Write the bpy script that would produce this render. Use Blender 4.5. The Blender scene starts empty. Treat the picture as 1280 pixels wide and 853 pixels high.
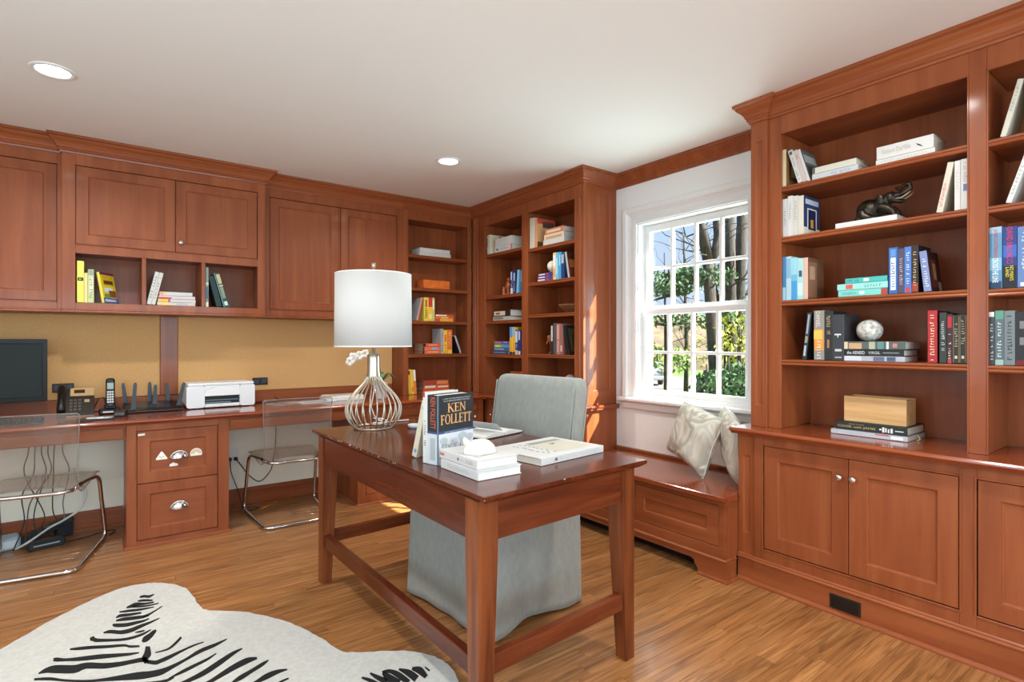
import bpy, bmesh, math, random
from mathutils import Vector, Matrix

SC = bpy.context.scene
COL = SC.collection
PI = math.pi
R = math.radians
random.seed(7)

# ------------------------------------------------------------------ camera
cam = bpy.data.objects.new('camera', bpy.data.cameras.new('camera'))
COL.objects.link(cam)
cam.location = (0, 0, 1.22)
YAW = math.atan2(910, 680)                      # angle from view direction to +X
cam.rotation_euler = (R(90), 0, YAW - R(90))
cam.data.sensor_width = 36.0
cam.data.lens = 36.0 * 680 / 1280
cam.data.shift_y = 1.5 / 1280
cam.data.clip_start = 0.05
cam.data.clip_end = 400
SC.camera = cam

# ------------------------------------------------------------------ world, sun, big lights, exposure
W = bpy.data.worlds.new('world')
SC.world = W
W.use_nodes = True
wn = W.node_tree.nodes
wl = W.node_tree.links
wn.clear()
wout = wn.new('ShaderNodeOutputWorld')
wbg = wn.new('ShaderNodeBackground')
wtc = wn.new('ShaderNodeTexCoord')
wsep = wn.new('ShaderNodeSeparateXYZ')
wr = wn.new('ShaderNodeValToRGB')
wr.color_ramp.elements[0].position = 0.0
wr.color_ramp.elements[0].color = (0.68, 0.83, 1.0, 1)
wr.color_ramp.elements[1].position = 0.55
wr.color_ramp.elements[1].color = (0.36, 0.60, 1.0, 1)
wl.new(wtc.outputs['Generated'], wsep.inputs[0])
wl.new(wsep.outputs['Z'], wr.inputs[0])
wl.new(wr.outputs[0], wbg.inputs['Color'])
wbg.inputs['Strength'].default_value = 1.0
wl.new(wbg.outputs[0], wout.inputs[0])

def light(name, kind, loc, energy, color=(1, 1, 1), rot=None, size=None, size_y=None):
    d = bpy.data.lights.new(name, kind)
    d.energy = energy
    d.color = color
    if kind == 'AREA':
        d.shape = 'RECTANGLE' if size_y else 'DISK'
        d.size = size
        if size_y:
            d.size_y = size_y
    o = bpy.data.objects.new(name, d)
    COL.objects.link(o)
    o.location = loc
    if rot is not None:
        o.rotation_euler = rot
    return o

SUN_DIR = Vector((-1.0, 1.1, -1.35)).normalized()
sun = light('sun', 'SUN', (8, -6, 9), 30, (1.0, 0.93, 0.82))
sun.rotation_euler = SUN_DIR.to_track_quat('-Z', 'Y').to_euler()
sun.data.angle = R(0.6)
# added unseen fill lights (rear, side), then daylight of the window in view
DAY = (0.67, 0.885, 1.0)
light('fill_light_rear', 'AREA', (0.3, -2.26, 1.40), 108, DAY, (R(122), 0, 0), 3.2, 1.5)
light('fill_light_side', 'AREA', (-2.26, 0.9, 1.40), 44, DAY, (R(128), 0, R(-90)), 2.2, 1.5)
light('window_daylight_seat', 'AREA', (3.75, 2.16, 1.25), 62, DAY, (R(115), 0, R(90)), 1.2, 1.3)

SC.view_settings.view_transform = 'Standard'
SC.view_settings.look = 'None'
SC.view_settings.gamma = 1.0
SC.view_settings.use_curve_mapping = False
SC.view_settings.exposure = 0.14
try:
    SC.cycles.max_bounces = 8
    SC.cycles.transparent_max_bounces = 16
    SC.cycles.caustics_reflective = False
    SC.cycles.caustics_refractive = False
    SC.cycles.sample_clamp_indirect = 6.0
except Exception:
    pass

# ------------------------------------------------------------------ colour and materials
def lin(c):
    out = []
    for v in c:
        v = v / 255.0
        out.append(v / 12.92 if v <= 0.04045 else ((v + 0.055) / 1.055) ** 2.4)
    return (out[0], out[1], out[2], 1.0)

_mats = {}
def mat(rgb, rough=0.5, metal=0.0, coat=0.0, name=None, emit=None, spec=0.5, trans=0.0, alpha=None, ior=1.45):
    key = (tuple(rgb), rough, metal, coat, emit, spec, trans)
    if key in _mats:
        return _mats[key]
    m = bpy.data.materials.new(name or 'mat_%d_%d_%d' % tuple(int(v) for v in rgb))
    m.use_nodes = True
    b = m.node_tree.nodes['Principled BSDF']
    b.inputs['Base Color'].default_value = lin(rgb)
    b.inputs['Roughness'].default_value = rough
    b.inputs['Metallic'].default_value = metal
    b.inputs['Coat Weight'].default_value = coat
    b.inputs['Specular IOR Level'].default_value = spec
    b.inputs['IOR'].default_value = ior
    if trans:
        b.inputs['Transmission Weight'].default_value = trans
    if emit:
        b.inputs['Emission Color'].default_value = lin(rgb)
        b.inputs['Emission Strength'].default_value = emit
    _mats[key] = m
    return m

def nodes_of(m):
    return m.node_tree.nodes, m.node_tree.links, m.node_tree.nodes['Principled BSDF']

def wood(name, dark, mid, light_, grain='z', rough=0.42, coat=0.22, scale=(16, 16, 1.1), rnd=0.10, contrast=(0.32, 0.68), line=0.0):
    """procedural wood: stretched noise along the grain axis, per-object offset and tint"""
    m = bpy.data.materials.new(name)
    m.use_nodes = True
    n, l, b = nodes_of(m)
    tc = n.new('ShaderNodeTexCoord')
    oi = n.new('ShaderNodeObjectInfo')
    off = n.new('ShaderNodeVectorMath'); off.operation = 'MULTIPLY_ADD'
    off.inputs[1].default_value = (1, 1, 1)
    comb = n.new('ShaderNodeCombineXYZ')
    mul = n.new('ShaderNodeMath'); mul.operation = 'MULTIPLY'; mul.inputs[1].default_value = 37.0
    l.new(oi.outputs['Random'], mul.inputs[0])
    for i in range(3):
        l.new(mul.outputs[0], comb.inputs[i])
    l.new(tc.outputs['Object'], off.inputs[0])
    l.new(comb.outputs[0], off.inputs[2])
    mp = n.new('ShaderNodeMapping')
    s = {'z': scale, 'x': (scale[2], scale[1], scale[0]), 'y': (scale[0], scale[2], scale[1])}[grain]
    mp.inputs['Scale'].default_value = s
    l.new(off.outputs[0], mp.inputs[0])
    nz = n.new('ShaderNodeTexNoise')
    nz.inputs['Scale'].default_value = 1.0
    nz.inputs['Detail'].default_value = 6.0
    nz.inputs['Roughness'].default_value = 0.6
    nz.inputs['Distortion'].default_value = 0.35
    l.new(mp.outputs[0], nz.inputs['Vector'])
    cr = n.new('ShaderNodeValToRGB')
    cr.color_ramp.elements[0].position = contrast[0]
    cr.color_ramp.elements[0].color = lin(dark)
    cr.color_ramp.elements[1].position = contrast[1]
    cr.color_ramp.elements[1].color = lin(light_)
    e = cr.color_ramp.elements.new(0.5)
    e.color = lin(mid)
    l.new(nz.outputs['Fac'], cr.inputs[0])
    col = cr.outputs[0]
    if line:
        mp2 = n.new('ShaderNodeMapping')
        mp2.inputs['Scale'].default_value = tuple(v * 0.42 for v in s)
        l.new(off.outputs[0], mp2.inputs[0])
        nz2 = n.new('ShaderNodeTexNoise')
        nz2.inputs['Scale'].default_value = 1.0
        nz2.inputs['Detail'].default_value = 2.0
        nz2.inputs['Distortion'].default_value = 0.6
        l.new(mp2.outputs[0], nz2.inputs['Vector'])
        mm = n.new('ShaderNodeMath'); mm.operation = 'MULTIPLY'; mm.inputs[1].default_value = 46.0
        l.new(nz2.outputs['Fac'], mm.inputs[0])
        si = n.new('ShaderNodeMath'); si.operation = 'SINE'
        l.new(mm.outputs[0], si.inputs[0])
        cr2 = n.new('ShaderNodeValToRGB')
        cr2.color_ramp.elements[0].position = 0.35
        cr2.color_ramp.elements[0].color = (0, 0, 0, 1)
        cr2.color_ramp.elements[1].position = 1.0
        cr2.color_ramp.elements[1].color = (1, 1, 1, 1)
        l.new(si.outputs[0], cr2.inputs[0])
        m2 = n.new('ShaderNodeMath'); m2.operation = 'MULTIPLY'; m2.inputs[1].default_value = line
        l.new(cr2.outputs[0], m2.inputs[0])
        mx = n.new('ShaderNodeMixRGB'); mx.blend_type = 'MIX'
        mx.inputs['Color2'].default_value = lin(tuple(v * 0.62 for v in dark))
        l.new(m2.outputs[0], mx.inputs['Fac'])
        l.new(col, mx.inputs['Color1'])
        col = mx.outputs[0]
    hsv = n.new('ShaderNodeHueSaturation')
    mr = n.new('ShaderNodeMapRange')
    mr.inputs['To Min'].default_value = 1 - rnd
    mr.inputs['To Max'].default_value = 1 + rnd
    l.new(oi.outputs['Random'], mr.inputs[0])
    l.new(mr.outputs[0], hsv.inputs['Value'])
    l.new(col, hsv.inputs['Color'])
    l.new(hsv.outputs[0], b.inputs['Base Color'])
    b.inputs['Roughness'].default_value = rough
    b.inputs['Coat Weight'].default_value = coat
    b.inputs['Specular IOR Level'].default_value = 0.25
    b.inputs['Coat Roughness'].default_value = 0.12
    bp = n.new('ShaderNodeBump')
    bp.inputs['Strength'].default_value = 0.04
    bp.inputs['Distance'].default_value = 0.002
    l.new(nz.outputs['Fac'], bp.inputs['Height'])
    l.new(bp.outputs[0], b.inputs['Normal'])
    return m

def noisy(name, c1, c2, scale=30, rough=0.7, bump=0.0, detail=4, stretch=(1, 1, 1), dist=0.002, sheen=0.0, ramp=(0.35, 0.65)):
    m = bpy.data.materials.new(name)
    m.use_nodes = True
    n, l, b = nodes_of(m)
    tc = n.new('ShaderNodeTexCoord')
    mp = n.new('ShaderNodeMapping')
    mp.inputs['Scale'].default_value = stretch
    l.new(tc.outputs['Object'], mp.inputs[0])
    nz = n.new('ShaderNodeTexNoise')
    nz.inputs['Scale'].default_value = scale
    nz.inputs['Detail'].default_value = detail
    l.new(mp.outputs[0], nz.inputs['Vector'])
    cr = n.new('ShaderNodeValToRGB')
    cr.color_ramp.elements[0].position = ramp[0]
    cr.color_ramp.elements[0].color = lin(c1)
    cr.color_ramp.elements[1].position = ramp[1]
    cr.color_ramp.elements[1].color = lin(c2)
    l.new(nz.outputs['Fac'], cr.inputs[0])
    l.new(cr.outputs[0], b.inputs['Base Color'])
    b.inputs['Roughness'].default_value = rough
    if sheen:
        b.inputs['Sheen Weight'].default_value = sheen
    if bump:
        bp = n.new('ShaderNodeBump')
        bp.inputs['Strength'].default_value = bump
        bp.inputs['Distance'].default_value = dist
        l.new(nz.outputs['Fac'], bp.inputs['Height'])
        l.new(bp.outputs[0], b.inputs['Normal'])
    return m

CH_D, CH_M, CH_L = (130, 66, 34), (143, 75, 41), (155, 86, 48)
WV = wood('cherry_vertical', CH_D, CH_M, CH_L, 'z', rnd=0.04)
WH = wood('cherry_horizontal', CH_D, CH_M, CH_L, 'x', rnd=0.04)
WTOP = wood('cherry_top', (128, 58, 30), (140, 66, 36), (150, 76, 42), 'x', rough=0.16, coat=0.5, rnd=0.03)
WTOPY = wood('cherry_top_depth', (128, 58, 30), (140, 66, 36), (150, 76, 42), 'y', rough=0.16, coat=0.5, rnd=0.03)
DESK_V = wood('desk_wood_vertical', (84, 38, 20), (116, 60, 32), (138, 76, 40), 'z', rough=0.28, coat=0.25, scale=(26, 26, 1.6), rnd=0.05)
DESK_X = wood('desk_wood_across', (82, 36, 20), (104, 48, 26), (122, 62, 34), 'x', rough=0.26, coat=0.25, scale=(20, 20, 1.4), rnd=0.05)
DESK_Y = wood('desk_wood_long', (68, 27, 13), (86, 36, 18), (104, 48, 26), 'y', rough=0.24, coat=0.22, scale=(20, 20, 1.4), rnd=0.05)
OAK = wood('oak_floor', (132, 84, 46), (164, 110, 64), (186, 134, 84), 'x', rough=0.30, coat=0.2, scale=(46, 46, 2.3), rnd=0.13, contrast=(0.28, 0.72), line=0.42)
BOXOAK = wood('box_oak', (196, 150, 98), (212, 168, 114), (222, 182, 130), 'x', rough=0.5, coat=0.0, scale=(30, 30, 2.0))
CARVED = wood('carved_wood', (130, 66, 36), (156, 84, 48), (176, 102, 60), 'z', rough=0.4)
BOWL = wood('bowl_wood', (120, 84, 56), (150, 108, 74), (172, 130, 94), 'x', rough=0.4)
CEIL = mat((236, 234, 230), 0.9, spec=0.2, name='ceiling_paint')
WALLW = mat((236, 236, 234), 0.8, spec=0.2, name='white_wall_paint')
WALLC = mat((250, 247, 230), 0.8, spec=0.2, name='cream_wall_paint')
TRIM = mat((232, 232, 231), 0.4, name='white_trim_paint')
CHROME = mat((225, 225, 228), 0.08, 1.0, name='chrome')
NICKEL = mat((224, 222, 218), 0.16, 1.0, name='polished_nickel')
SILVER = mat((205, 196, 178), 0.3, 1.0, name='brushed_champagne')
BLACKP = mat((22, 22, 24), 0.35, name='black_plastic')
BLACKM = mat((28, 28, 30), 0.7, name='black_matte')
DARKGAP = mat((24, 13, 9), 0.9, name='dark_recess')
WHITEP = mat((238, 238, 236), 0.35, name='white_plastic')
PAGE = mat((214, 208, 192), 0.9, name='page_paper')
PAGEW = mat((214, 213, 209), 0.9, name='white_page_paper')
CORK = noisy('tan_fabric_board', (196, 150, 96), (208, 164, 110), 140, 0.95, 0.15)
SLIP = noisy('grey_slipcover_cloth', (143, 146, 141), (153, 155, 148), 60, 0.92, 0.12, 8, (1, 1, 0.4), 0.004, 0.2)
HIDE = noisy('white_hide', (198, 196, 189), (210, 208, 201), 60, 0.95, 0.25, 6, dist=0.003, sheen=0.2)
STRIPE = noisy('black_hide', (12, 12, 13), (26, 26, 28), 120, 0.9, 0.3)
BRONZE = noisy('dark_bronze', (22, 20, 17), (64, 54, 42), 30, 0.36)
nodes_of(BRONZE)[2].inputs['Metallic'].default_value = 0.7
MARBLE = noisy('speckled_stone', (150, 148, 140), (232, 230, 222), 60, 0.25, 0.0, 8)
def agate(name):
    m = bpy.data.materials.new(name)
    m.use_nodes = True
    n, l, b = nodes_of(m)
    tc = n.new('ShaderNodeTexCoord')
    nz = n.new('ShaderNodeTexNoise'); nz.inputs['Scale'].default_value = 3.6; nz.inputs['Detail'].default_value = 2.0; nz.inputs['Distortion'].default_value = 1.6
    l.new(tc.outputs['Object'], nz.inputs['Vector'])
    mm = n.new('ShaderNodeMath'); mm.operation = 'MULTIPLY'; mm.inputs[1].default_value = 26.0
    l.new(nz.outputs['Fac'], mm.inputs[0])
    si = n.new('ShaderNodeMath'); si.operation = 'SINE'
    l.new(mm.outputs[0], si.inputs[0])
    cr = n.new('ShaderNodeValToRGB')
    for p, c in ((0.0, (178, 174, 160)), (0.35, (206, 201, 186)), (0.8, (222, 218, 204)), (1.0, (200, 198, 188))):
        e = cr.color_ramp.elements[0] if p == 0 else (cr.color_ramp.elements[-1] if p == 1.0 else cr.color_ramp.elements.new(p))
        e.position = p; e.color = lin(c)
    mr = n.new('ShaderNodeMapRange'); mr.inputs['From Min'].default_value = -1.0
    l.new(si.outputs[0], mr.inputs[0]); l.new(mr.outputs[0], cr.inputs[0])
    l.new(cr.outputs[0], b.inputs['Base Color'])
    b.inputs['Roughness'].default_value = .8
    bp = n.new('ShaderNodeBump'); bp.inputs['Strength'].default_value = .45; bp.inputs['Distance'].default_value = .012
    l.new(mr.outputs[0], bp.inputs['Height']); l.new(bp.outputs[0], b.inputs['Normal'])
    return m
PILLOW = agate('agate_pillow_cloth')
SHELLM = noisy('white_shell', (206, 201, 192), (222, 219, 212), 60, 0.6, 0.3)

def clear_mat(name, tint, gloss=0.10, rough=0.03, haze=0.0):
    """thin clear sheet: tinted see-through plus a mirror share"""
    m = bpy.data.materials.new(name)
    m.use_nodes = True
    n, l = m.node_tree.nodes, m.node_tree.links
    n.clear()
    o = n.new('ShaderNodeOutputMaterial')
    t = n.new('ShaderNodeBsdfTransparent'); t.inputs[0].default_value = tint
    g = n.new('ShaderNodeBsdfGlossy'); g.inputs['Roughness'].default_value = rough
    mx = n.new('ShaderNodeMixShader')
    lw = n.new('ShaderNodeLayerWeight'); lw.inputs[0].default_value = gloss
    pw = n.new('ShaderNodeMath'); pw.operation = 'POWER'; pw.inputs[1].default_value = 4.0
    ma = n.new('ShaderNodeMath'); ma.operation = 'MULTIPLY_ADD'; ma.inputs[1].default_value = .55; ma.inputs[2].default_value = gloss * .3
    lw.inputs[0].default_value = .5
    l.new(lw.outputs['Facing'], pw.inputs[0]); l.new(pw.outputs[0], ma.inputs[0]); l.new(ma.outputs[0], mx.inputs[0])
    l.new(t.outputs[0], mx.inputs[1])
    l.new(g.outputs[0], mx.inputs[2])
    if haze:
        df = n.new('ShaderNodeBsdfDiffuse'); df.inputs[0].default_value = lin((226, 222, 214))
        tr = n.new('ShaderNodeBsdfTranslucent'); tr.inputs[0].default_value = lin((226, 222, 214))
        ad = n.new('ShaderNodeMixShader'); ad.inputs[0].default_value = .5
        l.new(df.outputs[0], ad.inputs[1]); l.new(tr.outputs[0], ad.inputs[2])
        m2 = n.new('ShaderNodeMixShader'); m2.inputs[0].default_value = haze
        l.new(mx.outputs[0], m2.inputs[1]); l.new(ad.outputs[0], m2.inputs[2])
        l.new(m2.outputs[0], o.inputs[0])
    else:
        l.new(mx.outputs[0], o.inputs[0])
    return m
GLASS = clear_mat('window_glass', (0.97, 0.98, 0.98, 1), 0.12)
ACRYL = clear_mat('smoky_acrylic', (0.97, 0.965, 0.955, 1), 0.12, 0.03, 0.075)  # white diffuse share stands in for the veil reflected by the shell

ACRIM = clear_mat('acrylic_edge_highlight', (0.80, 0.79, 0.77, 1), 0.5, 0.08, 0.30)  # pale edge material carrying the painted highlight of the clear shell

def shade_mat():
    m = bpy.data.materials.new('lamp_shade_linen')
    m.use_nodes = True
    n, l, b = nodes_of(m)
    b.inputs['Base Color'].default_value = lin((224, 223, 220))
    b.inputs['Roughness'].default_value = 0.9
    t = n.new('ShaderNodeBsdfTranslucent'); t.inputs[0].default_value = lin((250, 248, 244))
    mx = n.new('ShaderNodeMixShader'); mx.inputs[0].default_value = 0.12
    l.new(b.outputs[0], mx.inputs[1]); l.new(t.outputs[0], mx.inputs[2])
    l.new(mx.outputs[0], n['Material Output'].inputs[0])
    return m
SHADE = shade_mat()

# ------------------------------------------------------------------ geometry gatherer
class G:
    def __init__(self):
        self.v, self.f, self.s = [], [], []
    def add(self, vs, fs, smooth=False, M=None):
        k = len(self.v)
        for p in vs:
            p = Vector(p)
            self.v.append(M @ p if M is not None else p)
        for f in fs:
            self.f.append(tuple(i + k for i in f))
            self.s.append(smooth)
        return self
    def box(self, x0, x1, y0, y1, z0, z1, c=0.0012, M=None):
        if x0 > x1: x0, x1 = x1, x0
        if y0 > y1: y0, y1 = y1, y0
        if z0 > z1: z0, z1 = z1, z0
        c = min(c, (x1 - x0) * .45, (y1 - y0) * .45, (z1 - z0) * .45)
        if c <= 0:
            vs = [(x, y, z) for x in (x0, x1) for y in (y0, y1) for z in (z0, z1)]
            return self.add(vs, [(0, 1, 3, 2), (4, 6, 7, 5), (0, 4, 5, 1), (2, 3, 7, 6), (0, 2, 6, 4), (1, 5, 7, 3)], False, M)
        lo, hi = (x0, y0, z0), (x1, y1, z1)
        vs, ix = [], {}
        for sx in (0, 1):
            for sy in (0, 1):
                for sz in (0, 1):
                    s = (sx, sy, sz)
                    for a in range(3):
                        p = []
                        for k in range(3):
                            v = hi[k] if s[k] else lo[k]
                            if k != a:
                                v += -c if s[k] else c
                            p.append(v)
                        ix[(s, a)] = len(vs)
                        vs.append(tuple(p))
        fs = []
        for a in range(3):
            b1, b2 = (a + 1) % 3, (a + 2) % 3
            for sa in (0, 1):
                q = []
                for (i, j) in ((0, 0), (1, 0), (1, 1), (0, 1)):
                    s = [0, 0, 0]; s[a] = sa; s[b1] = i; s[b2] = j
                    q.append(ix[(tuple(s), a)])
                fs.append(tuple(q))
            for i in (0, 1):
                for j in (0, 1):
                    s0 = [0, 0, 0]; s0[b1] = i; s0[b2] = j
                    s1 = list(s0); s1[a] = 1
                    s0, s1 = tuple(s0), tuple(s1)
                    fs.append((ix[(s0, b1)], ix[(s1, b1)], ix[(s1, b2)], ix[(s0, b2)]))
        for sx in (0, 1):
            for sy in (0, 1):
                for sz in (0, 1):
                    fs.append(tuple(ix[((sx, sy, sz), a)] for a in range(3)))
        return self.add(vs, fs, False, M)
    def prism(self, poly, a0, a1, axis='z', M=None, smooth=False):
        """extrude a 2-D outline between a0 and a1 along an axis"""
        n = len(poly)
        def pt(p, a):
            return {'z': (p[0], p[1], a), 'y': (p[0], a, p[1]), 'x': (a, p[0], p[1])}[axis]
        vs = [pt(p, a0) for p in poly] + [pt(p, a1) for p in poly]
        fs = [(i, (i + 1) % n, n + (i + 1) % n, n + i) for i in range(n)]
        self.add(vs, fs, smooth, M)
        k = len(self.v) - 2 * n
        self.f.append(tuple(k + i for i in range(n))); self.s.append(False)
        self.f.append(tuple(k + n + i for i in range(n))); self.s.append(False)
        return self
    def tube(self, pts, r, n=8, closed=False, M=None):
        pts = [Vector(p) for p in pts]
        m = len(pts)
        rs = r if isinstance(r, (list, tuple)) else [r] * m
        vs, fs = [], []
        up = None
        for i in range(m):
            a = pts[(i - 1) % m] if (closed or i > 0) else pts[i]
            b = pts[(i + 1) % m] if (closed or i < m - 1) else pts[i]
            t = (b - a)
            t = t.normalized() if t.length > 1e-9 else Vector((0, 0, 1))
            if up is None:
                up = t.orthogonal().normalized()
            else:
                up = (up - t * up.dot(t))
                up = up.normalized() if up.length > 1e-6 else t.orthogonal().normalized()
            w = t.cross(up)
            for k in range(n):
                an = 2 * PI * k / n
                vs.append(pts[i] + (up * math.cos(an) + w * math.sin(an)) * rs[i])
        for i in range(m if closed else m - 1):
            j = (i + 1) % m
            for k in range(n):
                k2 = (k + 1) % n
                fs.append((i * n + k, i * n + k2, j * n + k2, j * n + k))
        self.add(vs, fs, True, M)
        if not closed:
            b0 = len(self.v) - m * n
            self.f.append(tuple(b0 + k for k in range(n))); self.s.append(False)
            self.f.append(tuple(b0 + (m - 1) * n + k for k in range(n))); self.s.append(False)
        return self
    def lathe(self, prof, n=24, M=None, smooth=True, cap=True):
        m = len(prof)
        vs, fs = [], []
        for (r, z) in prof:
            for k in range(n):
                a = 2 * PI * k / n
                vs.append((r * math.cos(a), r * math.sin(a), z))
        for i in range(m - 1):
            for k in range(n):
                k2 = (k + 1) % n
                fs.append((i * n + k, i * n + k2, (i + 1) * n + k2, (i + 1) * n + k))
        self.add(vs, fs, smooth, M)
        if cap:
            b0 = len(self.v) - m * n
            self.f.append(tuple(b0 + k for k in range(n))); self.s.append(False)
            self.f.append(tuple(b0 + (m - 1) * n + k for k in range(n))); self.s.append(False)
        return self
    def ball(self, c, rx, ry=None, rz=None, n=14, M=None):
        ry = ry or rx; rz = rz or rx
        T = Matrix.Translation(c) @ Matrix.Diagonal((rx, ry, rz, 1))
        if M is not None:
            T = M @ T
        prof = [(max(1e-4, math.sin(PI * i / n)), -math.cos(PI * i / n)) for i in range(n + 1)]
        return self.lathe(prof, n * 2, T)
    def sweep(self, prof, path, side=-1, closed=False):
        """mitred moulding: prof = closed outline of (out, z); path = XY points; out is to the right of the path for side=-1"""
        P = [Vector((p[0], p[1])) for p in path]
        m, n = len(P), len(prof)
        vs, fs = [], []
        for i in range(m):
            d0 = (P[i] - P[i - 1]).normalized() if (i > 0 or closed) else None
            d1 = (P[(i + 1) % m] - P[i]).normalized() if (i < m - 1 or closed) else None
            if d0 is None: d0 = d1
            if d1 is None: d1 = d0
            n0 = Vector((d0.y, -d0.x)); n1 = Vector((d1.y, -d1.x))
            b = (n0 + n1)
            b = b / max(0.2, (1 + n0.dot(n1)))
            if side > 0: b = -b
            for (o, z) in prof:
                q = P[i] + b * o
                vs.append((q.x, q.y, z))
        for i in range(m if closed else m - 1):
            j = (i + 1) % m
            for k in range(n):
                k2 = (k + 1) % n
                fs.append((i * n + k, i * n + k2, j * n + k2, j * n + k))
        self.add(vs, fs, False)
        if not closed:
            b0 = len(self.v) - m * n
            self.f.append(tuple(b0 + k for k in range(n))); self.s.append(False)
            self.f.append(tuple(b0 + (m - 1) * n + k for k in range(n))); self.s.append(False)
        return self
    def ring(self, x0, x1, z0, z1, sw, yf=0.0, yb=0.02, bev=0.008, bd=0.007, rails=None):
        """picture-frame shell in the XZ plane facing -y: stiles sw wide, inner bevel"""
        r = rails if rails is not None else sw
        c = 0.0015
        def rect(a, b, c_, d, y): return [(a, y, c_), (b, y, c_), (b, y, d), (a, y, d)]
        loops = [rect(x0, x1, z0, z1, yb), rect(x0, x1, z0, z1, yf + c), rect(x0 + c, x1 - c, z0 + c, z1 - c, yf),
                 rect(x0 + sw, x1 - sw, z0 + r, z1 - r, yf),
                 rect(x0 + sw + bev * .35, x1 - sw - bev * .35, z0 + r + bev * .35, z1 - r - bev * .35, yf + bd * .7),
                 rect(x0 + sw + bev, x1 - sw - bev, z0 + r + bev, z1 - r - bev, yf + bd),
                 rect(x0 + sw + bev, x1 - sw - bev, z0 + r + bev, z1 - r - bev, yb)]
        vs = [p for lp in loops for p in lp]
        fs = []
        m = len(loops)
        for i in range(m):
            j = (i + 1) % m
            for k in range(4):
                k2 = (k + 1) % 4
                fs.append((i * 4 + k, i * 4 + k2, j * 4 + k2, j * 4 + k))
        return self.add(vs, fs, False)
    def mesh(self, name):
        me = bpy.data.meshes.new(name)
        bm = bmesh.new()
        vv = [bm.verts.new(p) for p in self.v]
        for f, s in zip(self.f, self.s):
            try:
                fc = bm.faces.new([vv[i] for i in f])
                fc.smooth = s
            except ValueError:
                pass
        bmesh.ops.recalc_face_normals(bm, faces=bm.faces[:])
        bm.to_mesh(me)
        bm.free()
        return me

def obj(name, g, m, parent=None, label=None, kind=None):
    me = g.mesh(name) if isinstance(g, G) else g
    if m is not None and not me.materials:
        me.materials.append(m)
    o = bpy.data.objects.new(name, me)
    COL.objects.link(o)
    if parent is not None:
        o.parent = parent
    if label: o['label'] = label
    if kind: o['kind'] = kind
    return o

def tag(o, label, cat, group=None):
    o['label'] = label
    o['category'] = cat
    if group: o['group'] = group
    return o

def thing(name, label, cat, loc=(0, 0, 0), rotz=0.0, group=None):
    o = bpy.data.objects.new(name, None)
    o.empty_display_size = 0.1
    COL.objects.link(o)
    o.location = loc
    o.rotation_euler = (0, 0, rotz)
    return tag(o, label, cat, group)

def struct(name, g, m, label=None, parent=None):
    return obj(name, g, m, parent, label, 'structure')

def struct_empty(name, label, loc=(0, 0, 0), rotz=0.0):
    o = bpy.data.objects.new(name, None)
    COL.objects.link(o)
    o.location = loc
    o.rotation_euler = (0, 0, rotz)
    o['kind'] = 'structure'
    o['label'] = label
    return o

def dup(root, loc, rotz=None, label=None):
    r = root.copy()
    COL.objects.link(r)
    r.location = loc
    if rotz is not None:
        r.rotation_euler = (0, 0, rotz)
    if label: r['label'] = label
    for ch in list(root.children):
        c = ch.copy(); COL.objects.link(c); c.parent = r
        for gch in list(ch.children):
            d = gch.copy(); COL.objects.link(d); d.parent = c
    return r

_txt = {}
def text_mesh(body):
    """flat lettering as a mesh, normalised to a 1 x 1 box with its corner at the origin"""
    if body in _txt:
        return _txt[body]
    cu = bpy.data.curves.new('lettering', 'FONT')
    cu.body = body
    cu.resolution_u = 2
    to = bpy.data.objects.new('lettering_tmp', cu)
    COL.objects.link(to)
    dg = bpy.context.evaluated_depsgraph_get()
    me = bpy.data.meshes.new_from_object(to.evaluated_get(dg))
    bpy.data.objects.remove(to)
    xs = [v.co.x for v in me.vertices]; ys = [v.co.y for v in me.vertices]
    x0, x1, y0, y1 = min(xs), max(xs), min(ys), max(ys)
    for v in me.vertices:
        v.co.x = (v.co.x - x0) / (x1 - x0)
        v.co.y = (v.co.y - y0) / (y1 - y0)
        v.co.z = 0
    vs = [v.co.copy() for v in me.vertices]
    fs = [tuple(p.vertices) for p in me.polygons]
    bpy.data.meshes.remove(me)
    _txt[body] = (vs, fs)
    return _txt[body]

def lettering(body, o, ux, uy, w, h):
    """G with text in the plane spanned by ux (reading direction) and uy (up), lower-left corner o"""
    vs, fs = text_mesh(body)
    o, ux, uy = Vector(o), Vector(ux), Vector(uy)
    g = G()
    g.add([o + ux * (p.x * w) + uy * (p.y * h) for p in vs], fs)
    return g

# ================================================================== ROOM SHELL
XW, YB, H = 3.05, 4.50, 2.45
XL, YR = -2.3, -2.3
struct('floor', G().box(XL - .1, XW + .02, YR - .1, YB + .02, -0.12, -0.019, 0), mat((120, 76, 44), 0.6), 'honey oak strip floor of the study')
FLOOR = bpy.data.objects['floor']
rng = random.Random(11)
pw = 0.0762
rest = G()
k = 0
y = YR
while y < YB - .02:
    y1 = min(y + pw, YB)
    x = XL - rng.random() * 1.2
    while x < XW:
        ln = rng.choice((0.55, 0.7, 0.9, 1.1, 1.3, 0.8)) * rng.uniform(.9, 1.1)
        x0, x1 = max(x, XL), min(x + ln, XW)
        x += ln
        if x1 - x0 < .02:
            continue
        cx, cyy = (x0 + x1) / 2, (y + y1) / 2
        seen = 0.55 < cyy < 4.05 and x1 > 0.19 * cyy - 1.05 and x0 < min(2.62, 1.5 * cyy + .6) and k < 285
        g = G() if seen else rest
        ox, oy = (cx, cyy) if seen else (0, 0)
        g.box(x0 - ox + .0004, x1 - ox - .0004, y - oy + .0004, y1 - oy - .0004, -0.02, 0.0, 0.0009)
        if seen:
            o = obj('plank', g, OAK, FLOOR)
            o.location = (cx, cyy, 0)
            k += 1
    y = y1
obj('plank', rest, OAK, FLOOR, kind='stuff')

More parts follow.
